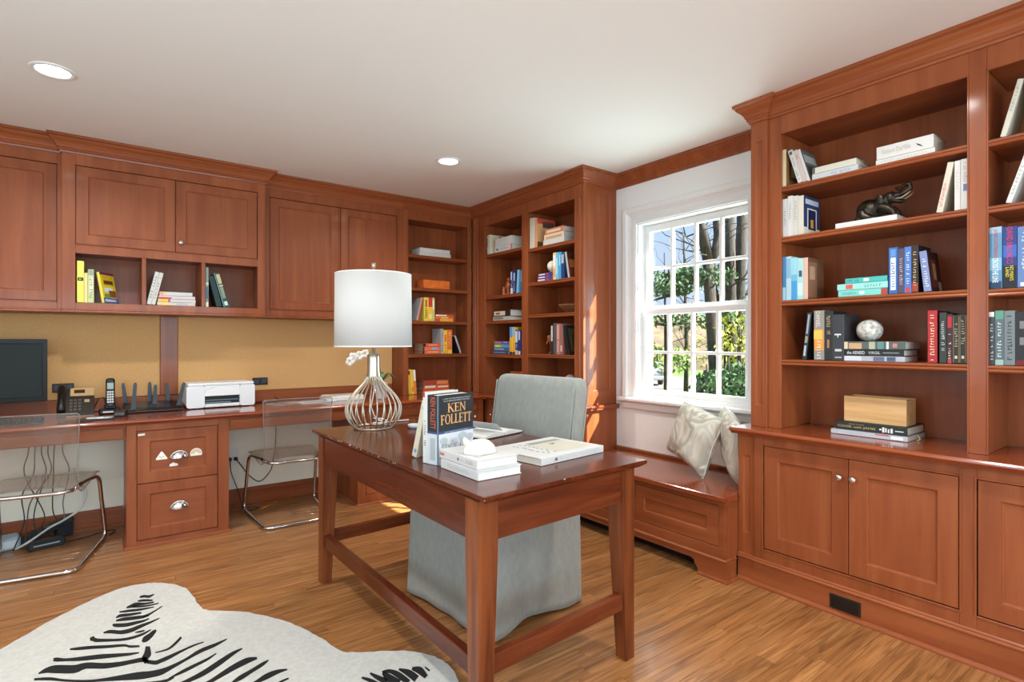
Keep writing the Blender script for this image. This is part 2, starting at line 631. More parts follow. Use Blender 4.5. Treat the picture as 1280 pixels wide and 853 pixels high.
struct('ceiling', G().box(XL - .1, XW + .16, YR - .1, YB + .1, H, H + .1, 0), CEIL, 'smooth white painted ceiling')
struct('wall_back', G().box(XL - .1, XW + .16, YB, YB + .1, -.02, H, 0), WALLC, 'cream wall behind the built-in desk')
# window opening Y 1.735..2.585, z .845..2.07
gy0, gy1, gz0, gz1 = 1.735, 2.585, 0.845, 2.07
g = G()
g.box(XW, XW + .16, YR - .1, gy0, -.02, H, 0)
g.box(XW, XW + .16, gy1, YB, -.02, H, 0)
g.box(XW, XW + .16, gy0, gy1, -.02, gz0, 0)
g.box(XW, XW + .16, gy0, gy1, gz1, H, 0)
struct('wall_right', g, WALLW, 'white wall with the double-hung window')
# walls behind the camera, each with an opening added for a fill light
g = G()
g.box(XL, -1.35, YR - .1, YR, -.02, H, 0); g.box(1.95, XW, YR - .1, YR, -.02, H, 0)
g.box(-1.35, 1.95, YR - .1, YR, -.02, .65, 0); g.box(-1.35, 1.95, YR - .1, YR, 2.25, H, 0)
struct('wall_rear', g, WALLW, 'white wall behind the viewer with a wide opening added for the fill light')
g = G()
g.box(XL - .1, XL, YR, -.25, -.02, H, 0); g.box(XL - .1, XL, 2.05, YB, -.02, H, 0)
g.box(XL - .1, XL, -.25, 2.05, -.02, .65, 0); g.box(XL - .1, XL, -.25, 2.05, 2.25, H, 0)
struct('wall_left', g, WALLW, 'white side wall with an opening added for the fill light')

CROWN = [(-.012, 2.352), (.008, 2.352), (.010, 2.362), (.016, 2.366), (.016, 2.374), (.021, 2.380), (.026, 2.392), (.036, 2.405),
         (.050, 2.417), (.055, 2.424), (.055, 2.430), (.066, 2.435), (.066, 2.449), (-.012, 2.449)]
def crown_g(path, z0=0.0):
    return G().sweep([(o, z - z0) for o, z in CROWN], path)
# crown on the window wall between the two bookcases (runs along -Y)
struct('trim_1', crown_g([(XW, 2.775), (XW, 1.525)]), WH, 'cherry crown moulding above the window')
# baseboard in the knee spaces
BASEP = [(-.004, 0), (.022, 0), (.022, .010), (.016, .018), (.014, .020), (.014, .098), (.009, .108), (.009, .118), (-.004, .122)]
struct('baseboard_back', G().sweep(BASEP, [(-2.25, YB - .003), (.095, YB - .003)]).sweep(BASEP, [(.635, YB - .003), (1.50, YB - .003)]), WH, 'cherry baseboard under the built-in desk')
struct('baseboard_right', G().sweep(BASEP, [(XW - .003, -.42), (XW - .003, YR)]), TRIM, 'white baseboard of the window wall')

# ------------------------------------------------------------------ window
win = struct_empty('window_1', 'white double-hung window with eight panes per sash', (XW, 2.16, .845), R(-90))
# local x to the right (= -Y), y outwards into the wall, z up
hw = .425                                              # half opening width
obj('jamb', G().box(-hw, -hw + .012, 0, .16, 0, 1.225).box(hw - .012, hw, 0, .16, 0, 1.225).box(-hw, hw, 0, .16, 1.213, 1.225).box(-hw, hw, .03, .16, -.012, .012), TRIM, win)
cp = [(0, -.001), (0, -.014), (.022, -.016), (.030, -.011), (.055, -.013), (.072, -.019), (.084, -.030), (.112, -.032), (.120, -.026), (.120, -.001)]
def casing(a, b):
    """casing leg profile swept round left, head and right"""
    g = G()
    path = [(-hw + .004, -.03), (-hw + .004, 1.221), (hw - .004, 1.221), (hw - .004, -.03)]
    # sweep in the XZ plane
    P = [Vector(p) for p in path]
    vs, fs = [], []
    n = len(cp)
    for i in range(4):
        d0 = (P[i] - P[i - 1]).normalized() if i else (P[1] - P[0]).normalized()
        d1 = (P[i + 1] - P[i]).normalized() if i < 3 else d0
        n0, n1 = Vector((-d0.y, d0.x)), Vector((-d1.y, d1.x))
        bb = (n0 + n1) / (1 + n0.dot(n1))
        for (o, yy) in cp:
            q = P[i] + bb * o
            vs.append((q.x, yy, q.y))
    for i in range(3):
        for k in range(n):
            k2 = (k + 1) % n
            fs.append((i * n + k, i * n + k2, (i + 1) * n + k2, (i + 1) * n + k))
    fs.append(tuple(range(n))); fs.append(tuple(3 * n + k for k in range(n)))
    return g.add(vs, fs)
obj('casing', casing(0, 0), TRIM, win)
obj('sill', G().prism([(-.062, -.045), (-.066, -.040), (-.066, -.026), (-.060, -.020), (.04, -.016), (.04, -.045)], -hw - .135, hw + .135, 'x'), TRIM, win)
obj('apron', G().prism([(-.001, -.105), (-.016, -.105), (-.022, -.098), (-.024, -.060), (-.034, -.050), (-.034, -.045), (-.001, -.045)], -hw - .118, hw + .118, 'x'), TRIM, win)
def sash(z0, z1, yf, top, bot):
    s = obj('sash', G().box(-hw + .012, -hw + .050, yf, yf + .034, z0, z1).box(hw - .050, hw - .012, yf, yf + .034, z0, z1)
            .box(-hw + .05, hw - .05, yf, yf + .034, z1 - top, z1).box(-hw + .05, hw - .05, yf, yf + .034, z0, z0 + bot), TRIM, win)
    a0, a1, b0, b1 = -hw + .05, hw - .05, z0 + bot, z1 - top
    for i in range(1, 4):
        x = a0 + (a1 - a0) * i / 4
        obj('muntin', G().prism([(x - .010, yf + .004), (x - .006, yf), (x + .006, yf), (x + .010, yf + .004), (x + .010, yf + .03), (x - .010, yf + .03)], b0, b1, 'z'), TRIM, s)
    zm = (b0 + b1) / 2
    obj('muntin', G().prism([(yf + .0045, zm - .010), (yf + .0005, zm - .006), (yf + .0005, zm + .006), (yf + .0045, zm + .010), (yf + .0295, zm + .010), (yf + .0295, zm - .010)], a0, a1, 'x'), TRIM, s)
    for i in range(4):
        for j in range(2):
            xa = a0 + (a1 - a0) * i / 4; xb = a0 + (a1 - a0) * (i + 1) / 4
            za = b0 if j == 0 else zm; zb = zm if j == 0 else b1
            obj('pane', G().box(xa + .004, xb - .004, yf + .016, yf + .019, za + .004, zb - .004, 0), GLASS, s)
    return s
sash(.600, 1.212, .075, .048, .034)
sash(.010, .606, .038, .037, .030)

# ================================================================== CABINETRY
def place(o, loc): o.location = loc; return o
MX = Matrix.Rotation(R(90), 4, 'X')          # local z -> -y
def knob(parent, x, y, z, r=.015):
    prof = [(.0045, 0), (.0045, .012), (.008, .014), (r, .019), (r * 1.02, .023), (r * .8, .028), (r * .35, .030)]
    o = obj('knob', G().lathe(prof, 16, MX), NICKEL, parent, 'polished nickel knob')
    o.location = (x, y, z)
    return o
def door(parent, x0, x1, z0, z1, yf=0.001, sw=.062, kn=None, name='door', pm=None):
    cx, cz = (x0 + x1) / 2, (z0 + z1) / 2
    g = G().ring(x0 - cx, x1 - cx, z0 - cz, z1 - cz, sw, 0, .019)
    d = obj(name, g, WV if (z1 - z0) > .3 else WH, parent)
    d.location = (cx, yf, cz)
    obj('panel', G().box(x0 - cx + sw + .004, x1 - cx - sw - .004, .009, .015, z0 - cz + sw + .004, z1 - cz - sw - .004, 0), pm or (WV if (z1 - z0) > .3 else WH), d)
    if kn:
        knob(d, kn[0] - cx, 0, kn[1] - cz)
    return d
def bead(g, x0, x1, z0, z1, w=.008, proud=.003, yf=0.0):
    g.box(x0 - w, x0, yf - proud, yf + .015, z0 - w, z1 + w, .001)
    g.box(x1, x1 + w, yf - proud, yf + .015, z0 - w, z1 + w, .001)
    g.box(x0, x1, yf - proud, yf + .015, z1, z1 + w, .001)
    g.box(x0, x1, yf - proud, yf + .015, z0 - w, z0, .001)
SHN = [(.30, 0), (.30, -.022), (.003, -.028), (-.004, -.026), (-.006, -.021), (-.004, -.016), (-.001, -.014), (-.005, -.010), (-.006, -.005), (-.003, -.001), (.003, 0)]
def shelf(parent, x0, x1, z, depth, m=None):
    p = [((depth if a > .1 else a), b) for a, b in SHN]
    o = obj('shelf', G().prism(p, x0 + .0005, x1 - .0005, 'x'), m or WH, parent)
    o.location = (0, .004, z)
    return o
def pilaster(parent, x0, x1, z0, z1, yf, d=.02):
    cx = (x0 + x1) / 2
    g = G()
    w = x1 - x0
    g.ring(-w / 2, w / 2, z0, z1, w * .28, 0, d, .007, .006, .11)
    g.box(-w * .2, w * .2, .007, d, z0 + .11, z1 - .11, 0)
    o = obj('pilaster', g, WV, parent)
    o.location = (cx, yf, 0)
    return o

# ---------------------------- right base cabinet (local x = 1.556 - Y)
rb = thing('base_cabinet', 'long cherry base cabinet under the right-hand bookcase, with paired doors and round knobs', 'cabinet', (2.62, 1.5555, 0), R(-90))
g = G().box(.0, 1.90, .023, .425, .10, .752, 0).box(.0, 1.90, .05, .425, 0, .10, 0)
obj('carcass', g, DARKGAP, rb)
g = G()
for a, b in ((.088, .137), (.912, .964), (1.742, 1.80)):
    g.box(a, b, 0, .023, .135, .752)
g.box(.137, .912, 0, .023, .706, .752).box(.964, 1.742, 0, .023, .706, .752)
g.box(.137, .912, 0, .023, .135, .193).box(.964, 1.742, 0, .023, .135, .193)
bead(g, .137, .912, .193, .706); bead(g, .964, 1.742, .193, .706)
obj('face_frame', g, WV, rb)
pilaster(rb, 0, .088, .135, .752, .006)
pilaster(rb, 1.80, 1.90, .135, .752, .006)
obj('end_panel', G().box(-.0001, .018, .026, .425, .0, .752), WV, rb)
for a, b, kx in ((.140, .5215, .490), (.5245, .909, .546), (.967, 1.3515, 1.32), (1.3545, 1.739, 1.38)):
    door(rb, a, b, .196, .703, .001, .066, (kx, .62))
TB = [(.03, 0), (-.002, 0), (-.016, 0), (-.016, .008), (-.011, .016), (-.004, .020), (-.004, .112), (-.010, .117), (-.010, .122), (-.005, .128), (-.005, .134), (.0, .139), (.03, .139)]
tbp = [(-o, z) for o, z in TB]
obj('base_moulding', G().sweep(tbp, [(.0, .006), (.089, .006), (.089, 0), (1.90, 0), (1.90, .42)]), WH, rb)
v = obj('floor_register', G().box(.449, .575, -.009, -.003, .028, .092, .001), mat((48, 28, 18), .5), rb, 'dark brown metal air grille')
for i in range(9):
    obj('slat', G().box(.457, .567, -.012, -.008, .033 + i * .0062, .036 + i * .0062, 0), mat((30, 18, 12), .5), v)

TOPP = [(.45, 0), (.010, 0), (.003, -.002), (-.002, -.008), (-.003, -.014), (.001, -.020), (.010, -.022), (.014, -.026), (.020, -.034), (.45, -.034)]
g = G().prism([(a, b) for a, b in TOPP], -.020, 1.92, 'x')
rt = thing('cabinet_top', 'glossy cherry top of the right-hand base cabinet', 'worktop', (2.574, 1.5555, .786), R(-90))
obj('slab', g, WTOP, rt)

# ---------------------------- right upper bookcase (local x = 1.521 - Y, z above .786)
rz = .7865
ru = thing('bookcase', 'tall cherry bookcase right of the window, standing on the base cabinet', 'bookcase', (2.705, 1.521, rz), R(-90))
def Z(z): return z - rz
g = G()
for a, b in ((.085, .144), (.886, .940), (1.682, 1.74)):
    g.box(a, b, 0, .02, 0, Z(2.40))
g.box(.144, .886, 0, .02, Z(2.265), Z(2.40)).box(.940, 1.682, 0, .02, Z(2.265), Z(2.40))
for a, b in ((.144, .886), (.940, 1.682)):                     # thin bead round the openings
    g.box(a, a + .005, -.003, .012, 0, Z(2.265), .001).box(b - .005, b, -.003, .012, 0, Z(2.265), .001).box(a, b, -.003, .012, Z(2.260), Z(2.265), .001)
obj('face_frame', g, WV, ru)
pilaster(ru, 0, .085, 0, Z(2.36), -.020, .04)
pilaster(ru, 1.74, 1.825, 0, Z(2.36), -.020, .04)
for a, b in ((.002, .020), (.126, .1435), (.8865, .905), (.921, .9395), (1.6825, 1.70), (1.807, 1.823)):
    obj('side_panel', G().box(a, b, .020, .335, 0, Z(2.44)), WV, ru)
obj('back_panel', G().box(.02, 1.80, .325, .338, 0, Z(2.44), 0), WV, ru)
obj('top_panel', G().box(.145, .885, .021, .324, Z(2.267), Z(2.285)).box(.941, 1.681, .021, .324, Z(2.267), Z(2.285)), WH, ru)
RZ1 = (1.997, 1.745, 1.427, 1.133)
RZ2 = (1.994, 1.740, 1.422, 1.131)
for z in RZ1: shelf(ru, .144, .886, Z(z), .318)
for z in RZ2: shelf(ru, .940, 1.682, Z(z), .318)
obj('crown', crown_g([(0, .335), (0, -.020), (.085, -.020), (.085, 0), (1.74, 0), (1.74, -.02), (1.825, -.02), (1.825, .335)], rz), WH, ru)

# ---------------------------- window seat (local x = 2.768 - Y)
ws = thing('window_seat', 'cherry window seat with a hinged lid and panelled front', 'bench', (2.51, 2.768, 0), R(-90))
g = G().box(.0, 1.209, .02, .535, .115, .408, 0)
obj('carcass', g, WV, ws)
g = G()
g.box(0, .06, 0, .02, .11, .408); g.box(.565, .620, 0, .02, .11, .408); g.box(1.172, 1.209, 0, .02, .11, .408)
for a, b in ((.06, .565), (.62, 1.172)):
    g.box(a, b, 0, .02, .384, .408).box(a, b, 0, .02, .11, .170)
obj('face_frame', g, WH, ws)
for a, b in ((.063, .562), (.623, 1.169)):
    door(ws, a, b, .173, .381, .001, .066, None, 'front_panel')
TBW = [(-.03, .100), (.004, .100), (.010, .104), (.010, .110), (.004, .116), (-.03, .118)]
obj('base_moulding', G().sweep(TBW, [(.0, 0), (1.2090, 0), (1.2090, .092)]), WH, ws)
# bracket foot rail with a cut-out arch
arch = [(0, .104), (0, 0), (.07, 0), (.078, .008), (.082, .030), (.098, .046), (.104, .066), (.13, .074), (1.01, .074), (1.03, .066), (1.036, .046), (1.050, .030), (1.054, .008), (1.062, 0), (1.217, 0), (1.217, .104)]
obj('foot_rail', G().prism(arch, -.004, .02, 'y'), WH, ws)
obj('end_rail', G().box(1.199, 1.217, .0205, .092, 0, .104), WH, ws)
obj('foot_shoe', G().sweep([(-.002, 0), (.012, 0), (.012, .006), (.006, .014), (-.002, .016)], [(1.058, -.004), (1.217, -.004), (1.217, .092)]), WH, ws)
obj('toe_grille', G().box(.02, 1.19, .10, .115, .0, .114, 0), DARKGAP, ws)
seatp = [(.53, 0), (.004, 0), (0, -.004), (0, -.024), (.004, -.029), (.53, -.029)]
o = obj('lid', G().prism(seatp, 0, 1.1165, 'x'), WTOP, ws); o.location = (0, -.025, .438)
o = obj('fixed_seat', G().prism([(min(a, .53), b) for a, b in seatp], 1.1185, 1.2085, 'x').prism([(min(a, .118), b) for a, b in seatp], 1.2085, 1.222, 'x'), WTOP, ws); o.location = (0, -.025, .438)
obj('back_strip', G().box(0, 1.209, .508, .538, .4385, .458), WH, ws)
obj('hinge', G().box(.62, .635, -.027, -.0255, .42, .434, .0005), mat((200, 190, 170), .4, 1.0), ws)

# ---------------------------- far bookcase and its base (local x = 4.25 - Y)
fz = .7655
fb = thing('bookcase', 'cherry corner bookcase left of the window with a panelled end', 'bookcase', (2.72, 4.25, fz), R(-90))
def Z(z): return z - fz
g = G()
for a, b in ((.0, .203), (.752, .820), (1.373, 1.415)):
    g.box(a, b, 0, .02, 0, Z(2.40))
g.box(.203, .752, 0, .02, Z(2.262), Z(2.40)).box(.820, 1.373, 0, .02, Z(2.262), Z(2.40))
for a, b in ((.203, .752), (.820, 1.373)):
    g.box(a, a + .005, -.003, .012, 0, Z(2.262), .001).box(b - .005, b, -.003, .012, 0, Z(2.262), .001).box(a, b, -.003, .012, Z(2.257), Z(2.262), .001)
for xx in (.030, .052, .085):                                  # reeding of the corner post
    g.box(xx, xx + .010, -.006, .01, 0, Z(2.36), .003)
obj('face_frame', g, WV, fb)
pilaster(fb, 1.415, 1.470, 0, Z(2.36), -.012, .032)
for a, b in ((.185, .2025), (.7525, .770), (.8025, .8195), (1.3735, 1.39)):
    obj('side_panel', G().box(a, b, .02, .322, 0, Z(2.44)), WV, fb)
# panelled end facing the window seat
g = G().ring(-.165, .142, 0, Z(2.40), .066, 0, .03, .008, .007, .10)
ge = obj('end_panel', g, WV, fb)
ge.matrix_local = Matrix.Translation((1.470, .1855, 0)) @ Matrix.Rotation(R(90), 4, 'Z')
obj('panel', G().box(-.095, .072, .010, .02, .104, Z(2.40) - .104, 0), WV, ge)
obj('back_panel', G().box(.10, 1.43, .315, .326, 0, Z(2.44), 0), WV, fb)
obj('top_panel', G().box(.2035, .7515, .021, .314, Z(2.264), Z(2.28)).box(.8205, 1.3725, .021, .314, Z(2.264), Z(2.28)), WH, fb)
FZ1 = (2.000, 1.626, 1.408, 1.115)
FZ2 = (1.970, 1.695, 1.440, 1.125)
for z in FZ1: shelf(fb, .203, .752, Z(z), .308)
for z in FZ2: shelf(fb, .820, 1.373, Z(z), .308)
obj('crown', crown_g([(.0, 0), (1.405, 0), (1.405, -.012), (1.470, -.012), (1.470, .325)], fz), WH, fb)
fbase = thing('base_cabinet', 'low cherry base cabinet under the corner bookcase, partly behind the grey chair', 'cabinet', (2.64, 3.87, 0), R(-90))
obj('carcass', G().box(-.6, 1.095, .022, .405, 0, .728, 0), WV, fbase)
g = G()
g.box(0, .02, 0, .022, 0, .728); g.box(.56, .60, 0, .022, .1, .728); g.box(1.06, 1.095, 0, .022, .1, .728)
g.box(.02, 1.06, 0, .022, .69, .728).box(.02, 1.06, 0, .022, .0, .11)
obj('face_frame', g, WV, fbase)
door(fbase, .023, .557, .113, .687, .001, .062, (.055, .604))
door(fbase, .603, 1.057, .113, .687, .001, .062, (.64, .604))
ft = thing('cabinet_top', 'cherry top of the corner base cabinet, wrapping its end by the window', 'worktop', (2.60, 3.872, .765), R(-90))
g = G().prism([(a, b) for a, b in TOPP], 0.0, 1.118, 'x')
obj('slab', g, WTOP, ft)
obj('end_nosing', G().prism([(-o + 1.118, z) for o, z in ((.001, 0), (-.004, -.003), (-.006, -.010), (-.004, -.018), (.001, -.021))], .0, .449, 'y'), WTOPY, ft)

# ---------------------------- back wall units (no rotation; local x = X - x0)
def wall_cab(label, x0, x1, yf, doors, cub=None, crown_path=None, zb=1.40):
    t = thing('wall_cabinet', label, 'cabinet', (x0, yf, zb))
    w = x1 - x0
    dz = 4.497 - yf
    def z(v): return v - zb
    top = z(2.40)
    dlo = min(d[2] for d in doors)
    g = G()
    if cub:
        g.box(.0, w, .02, dz, z(1.77), top, 0)
        g.box(0, .018, .02, dz, z(1.442), z(1.77), 0).box(w - .018, w, .02, dz, z(1.442), z(1.77), 0)
        g.box(0, w, dz - .012, dz, z(1.442), z(1.77), 0).box(0, w, .02, dz, 0, z(1.459), 0)
    else:
        g.box(0, w, .022, dz, 0, top, 0)
    obj('carcass', g, WV, t)
    g = G()
    xs = sorted([d[0] - x0 for d in doors] + [d[1] - x0 for d in doors])
    a0, a1 = min(xs) - .003, max(xs) + .003
    z0 = z(dlo) - .003
    z1 = z(doors[0][3]) + .003
    g.box(0, a0, 0, .022, 0, top).box(a1, w, 0, .022, 0, top).box(a0, a1, 0, .022, z1, top)
    if cub:
        g.box(a0, a1, 0, .022, z(1.757), z0).box(a0, a1, 0, .022, 0, z(1.460))
        bead(g, a0, a1, z0, z1, .006, .003)
    else:
        g.box(a0, a1, 0, .022, 0, z0)
        for (da, db, _, _, _) in doors[:-1]:
            nx = [d for d in doors if d[0] > da][0]
            if nx[0] - db > .01:
                g.box(db - x0 + .003, nx[0] - x0 - .003, .006, .022, z0, z1)
        bead(g, a0, a1, z0, z1, .006, .003)
    g.box(-.0005, w + .0005, -.010, .02, 0, .014, .003)
    g.box(0, w, -.005, .02, .014, .024, .002)
    obj('face_frame', g, WV, t)
    if cub:
        for a, b in cub:
            obj('divider', G().box(a - x0, b - x0, .002, dz - .013, z(1.4605), z(1.7565)), WV, t)
    for (da, db, za, zc, kn) in doors:
        door(t, da - x0, db - x0, z(za), z(zc), .001, .058, (kn[0] - x0, z(kn[1])) if kn else None)
    obj('crown', crown_g([(a - x0, b - yf) for a, b in crown_path], zb), WH, t)
    return t
wall_cab('tall-doored cherry wall cabinet at the left edge above the monitor', -1.30, -.2105, 4.23,
         [(-1.26, -.742, 1.468, 2.283, None), (-.735, -.234, 1.468, 2.283, None)], None, [(-1.30, 4.23), (-.2105, 4.23)])
wall_cab('projecting cherry wall cabinet with two wide doors over three open cubbyholes', -.209, .919, 4.19,
         [(-.142, .368, 1.814, 2.284, None), (.371, .865, 1.814, 2.284, (.398, 1.876))], [(.186, .209), (.519, .542)],
         [(-.209, 4.49), (-.209, 4.19), (.919, 4.19), (.919, 4.49)])
wall_cab('cherry wall cabinet with two tall doors behind the lamp shade', .9205, 2.027, 4.265,
         [(.970, 1.478, 1.463, 2.284, None), (1.495, 1.970, 1.463, 2.284, None)], None, [(.9205, 4.265), (2.027, 4.265)])

# back bookcase
bz = .7655
bb = thing('bookcase', 'narrow cherry bookcase on the back wall between the wall cabinet and the corner', 'bookcase', (2.028, 4.265, bz))
def Z(z): return z - bz
g = G().box(0, .045, 0, .02, 0, Z(2.40)).box(.653, .690, 0, .02, 0, Z(2.40)).box(.045, .653, 0, .02, Z(2.275), Z(2.40))
g.box(.045, .050, -.003, .012, 0, Z(2.275), .001).box(.648, .653, -.003, .012, 0, Z(2.275), .001)
obj('face_frame', g, WV, bb)
for a, b in ((.0, .018), (.028, .0445), (.6535, .67)):
    obj('side_panel', G().box(a, b, .0205, .232, 0, Z(2.44)), WV, bb)
obj('back_panel', G().box(.018, .68, .222, .231, 0, Z(2.44), 0), WV, bb)
obj('top_panel', G().box(.0455, .6525, .021, .221, Z(2.277), Z(2.295)), WH, bb)
BZ = (1.980, 1.695, 1.405, 1.115)
for z in BZ: shelf(bb, .045, .653, Z(z), .215)
obj('crown', crown_g([(0, 0), (.690, 0)], bz), WH, bb)

# desk counter along the back wall
ct = thing('desk_counter', 'long cherry desk counter along the back wall', 'worktop', (-1.6, 3.868, .765))
obj('slab', G().prism([((.629 if a > .1 else a), b) for a, b in TOPP], 0, 4.198, 'x'), WTOP, ct)
obj('corner_slab', G().box(4.1985, 4.645, .0055, .629, -.034, 0), WTOP, ct)
obj('backsplash', G().box(0, 3.627, .6115, .628, .0005, .088, .003), WH, ct)
for x0, x1 in ((-1.6, .302), (.408, 2.026)):
    o = obj('fabric_board', G().box(x0, x1, 4.478, 4.496, .854, 1.399, .002), CORK)
    tag(o, 'tan fabric pinboard behind the ' + ('monitor and phones' if x0 < 0 else 'printer and orchid'), 'pinboard')
tag(obj('divider_strip', G().box(.303, .407, 4.470, 4.496, .854, 1.3995, .002), WV), 'upright cherry strip between the two pinboards', 'trim')

# file pedestal
pd = thing('file_pedestal', 'cherry file pedestal with two deep drawers under the counter', 'cabinet', (.097, 3.905, 0))
obj('carcass', G().box(.001, .540, .022, .59, 0, .730, 0), WV, pd)
g = G().box(0, .050, 0, .022, 0, .730).box(.478, .541, 0, .022, 0, .730).box(.05, .478, 0, .022, .692, .730).box(.05, .478, 0, .022, 0, .040)
bead(g, .05, .478, .040, .692, .005, .002)
obj('face_frame', g, WV, pd)
obj('base_moulding', G().sweep([(-.005, 0), (.014, 0), (.014, .006), (.006, .016), (-.005, .018)], [(0, .4), (0, 0), (.541, 0), (.541, .4)]), WH, pd)
def cup_pull(parent, x, z):
    g = G()
    n, m = 14, 6
    def shell(s, off):
        vs = []
        for i in range(n + 1):
            a = PI * i / n
            for j in range(m + 1):
                b = PI / 2 * j / m
                vs.append((.046 * s * math.cos(a) * math.cos(b * .999) , -.024 * s * math.sin(b) - off, .043 * s * math.sin(a) * math.cos(b) ** .8))
        return vs
    vs = shell(1, 0)
    fs = [(i * (m + 1) + j, (i + 1) * (m + 1) + j, (i + 1) * (m + 1) + j + 1, i * (m + 1) + j + 1) for i in range(n) for j in range(m)]
    g.add(vs, fs, True)
    g.tube([(.048 * math.cos(PI * i / n), -.001, .045 * math.sin(PI * i / n)) for i in range(n + 1)], .003, 6)
    o = obj('cup_pull', g, NICKEL, parent, 'polished nickel cup pull')
    o.location = (x, 0, z)
    return o
dr1 = door(pd, .053, .475, .379, .689, .001, .062, None, 'drawer', WH)
dr2 = door(pd, .053, .475, .043, .374, .001, .062, None, 'drawer', WH)
cup_pull(dr1, .004, -.028).location.y = .009
cup_pull(dr2, .004, -.012).location.y = .009
def flat(poly, t=.0012):                                        # small flat outline standing proud of the panel (faces -y)
    return G().prism(poly, -t, 0, 'y')
st = obj('triangle_sticker', flat([(-.028, -.018), (.028, -.018), (.030, -.012), (.004, .030), (-.004, .030), (-.030, -.012)]), mat((244, 240, 228), .5), dr1, 'white triangle sticker with a small face')
st.location = (-.088, .009, -.008)
obj('face_marks', G().add([p for q in ((-.009, .0), (.009, .0), (0, -.008)) for p in ((q[0] - .004, -.0016, q[1] - .0015), (q[0] + .004, -.0016, q[1] - .0015), (q[0] + .004, -.0016, q[1] + .0015), (q[0] - .004, -.0016, q[1] + .0015))], [(0, 1, 2, 3), (4, 5, 6, 7), (8, 9, 10, 11)]), BLACKM, st)
st = obj('rainbow_sticker', flat([(.033 * math.cos(PI * i / 12), .035 * math.sin(PI * i / 12)) for i in range(13)] + [(-.030, -.012), (.030, -.012)]), mat((244, 240, 228), .5), dr1, 'white sticker with a pastel rainbow')
st.location = (.094, .009, -.012)
for r0, cc in ((.029, (226, 170, 150)), (.023, (226, 208, 150)), (.017, (150, 196, 190))):
    arc = [(r0 * math.cos(PI * i / 12), r0 * math.sin(PI * i / 12)) for i in range(13)] + [((r0 - .005) * math.cos(PI * i / 12), (r0 - .005) * math.sin(PI * i / 12)) for i in range(12, -1, -1)]
    obj('rainbow_band', G().prism(arc, -.0020, -.0012, 'y'), mat(cc, .5), st)
st = obj('cloud_sticker', flat([(-.022, -.012), (.020, -.012), (.024, -.004), (.016, .004), (.006, .006), (-.002, .012), (-.010, .006), (-.020, .002)]), mat((244, 244, 240), .5), dr1, 'small white cloud sticker')
st.location = (-.026, .009, -.062)
st = obj('label_tag', flat([(-.017, -.007), (.017, -.005), (.017, .007), (-.017, .005)]), mat((240, 238, 232), .5), dr1, 'small white paper tag on the drawer corner')
st.location = (-.190, 0, .136)

# apron drawers over the knee spaces
def apron(x0, x1, label, parts):
    t = thing('desk_apron', label, 'drawer', (x0, 3.907, .645))
    obj('rail', G().box(0, x1 - x0, .012, .03, .005, .085), WH, t)
    for a, b in parts:
        obj('drawer', G().box(a - x0, b - x0, 0, .0115, .010, .072, .002), WH, t)
    return t
apron(-1.6, .096, 'cherry drawer rail under the counter, left of the file pedestal', [(-1.55, -.80), (-.79, .085)])
apron(.6385, 1.501, 'cherry drawer rail under the counter, right of the file pedestal', [(.646, 1.49)])

# right pedestal of the counter
p2 = thing('desk_pedestal', 'cherry pedestal cupboard under the counter behind the desk lamp', 'cabinet', (1.502, 3.92, 0))
obj('carcass', G().box(.0, 1.10, .022, .575, 0, .730, 0), WV, p2)
g = G().box(0, .06, 0, .022, 0, .730).box(.5, .54, 0, .022, 0, .730).box(1.06, 1.116, 0, .022, 0, .730)
g.box(.06, .5, 0, .022, .70, .73).box(.54, 1.06, 0, .022, .70, .73).box(.06, .5, 0, .022, .0, .075).box(.54, 1.06, 0, .022, 0, .075)
g.box(.06, .5, 0, .022, .60, .635).box(.54, 1.06, 0, .022, .60, .635)
obj('face_frame', g, WV, p2)
obj('base_moulding', G().sweep([(-.005, 0), (.012, 0), (.012, .006), (.006, .014), (-.005, .016)], [(0, .5), (0, 0), (1.10, 0)]), WH, p2)
door(p2, .063, .497, .078, .597, .001, .062, None)
door(p2, .543, 1.057, .078, .597, .001, .062, (1.025, .585))
obj('drawer', G().box(.063, .497, .002, .02, .638, .697, .002), WH, p2)
obj('drawer', G().box(.543, 1.057, .002, .02, .638, .697, .002), WH, p2)

# recessed ceiling lights
def downlight(x, y, label):
    t = thing('recessed_light', label, 'ceiling light', (x, y, H), 0, 'recessed ceiling lights')
    obj('trim_ring', G().lathe([(.062, -.001), (.066, -.006), (.082, -.006), (.086, -.003), (.086, -.0005), (.062, -.0005)], 32, cap=False), TRIM, t)
    obj('lens', G().lathe([(.0005, -.004), (.055, -.003), (.062, -.0015)], 32, cap=False), mat((255, 250, 242), .5, emit=14.0), t)
    light('downlight', 'AREA', (x, y, H - .012), 13, (1.0, .97, .92), (0, 0, 0), .11).data.spread = R(150)
    return t
downlight(-.19, 3.215, 'round recessed ceiling light at the upper left, above the counter')
downlight(1.865, 3.215, 'round recessed ceiling light near the middle of the ceiling, in front of the corner')
downlight(-.19, .9, 'round recessed ceiling light above the viewer, on the left')
downlight(1.865, .85, 'round recessed ceiling light in front of the right bookcase, out of the frame')
downlight(-.19, -1.3, 'round recessed ceiling light behind the viewer, on the left')
downlight(1.865, -1.3, 'round recessed ceiling light behind the viewer, on the right')

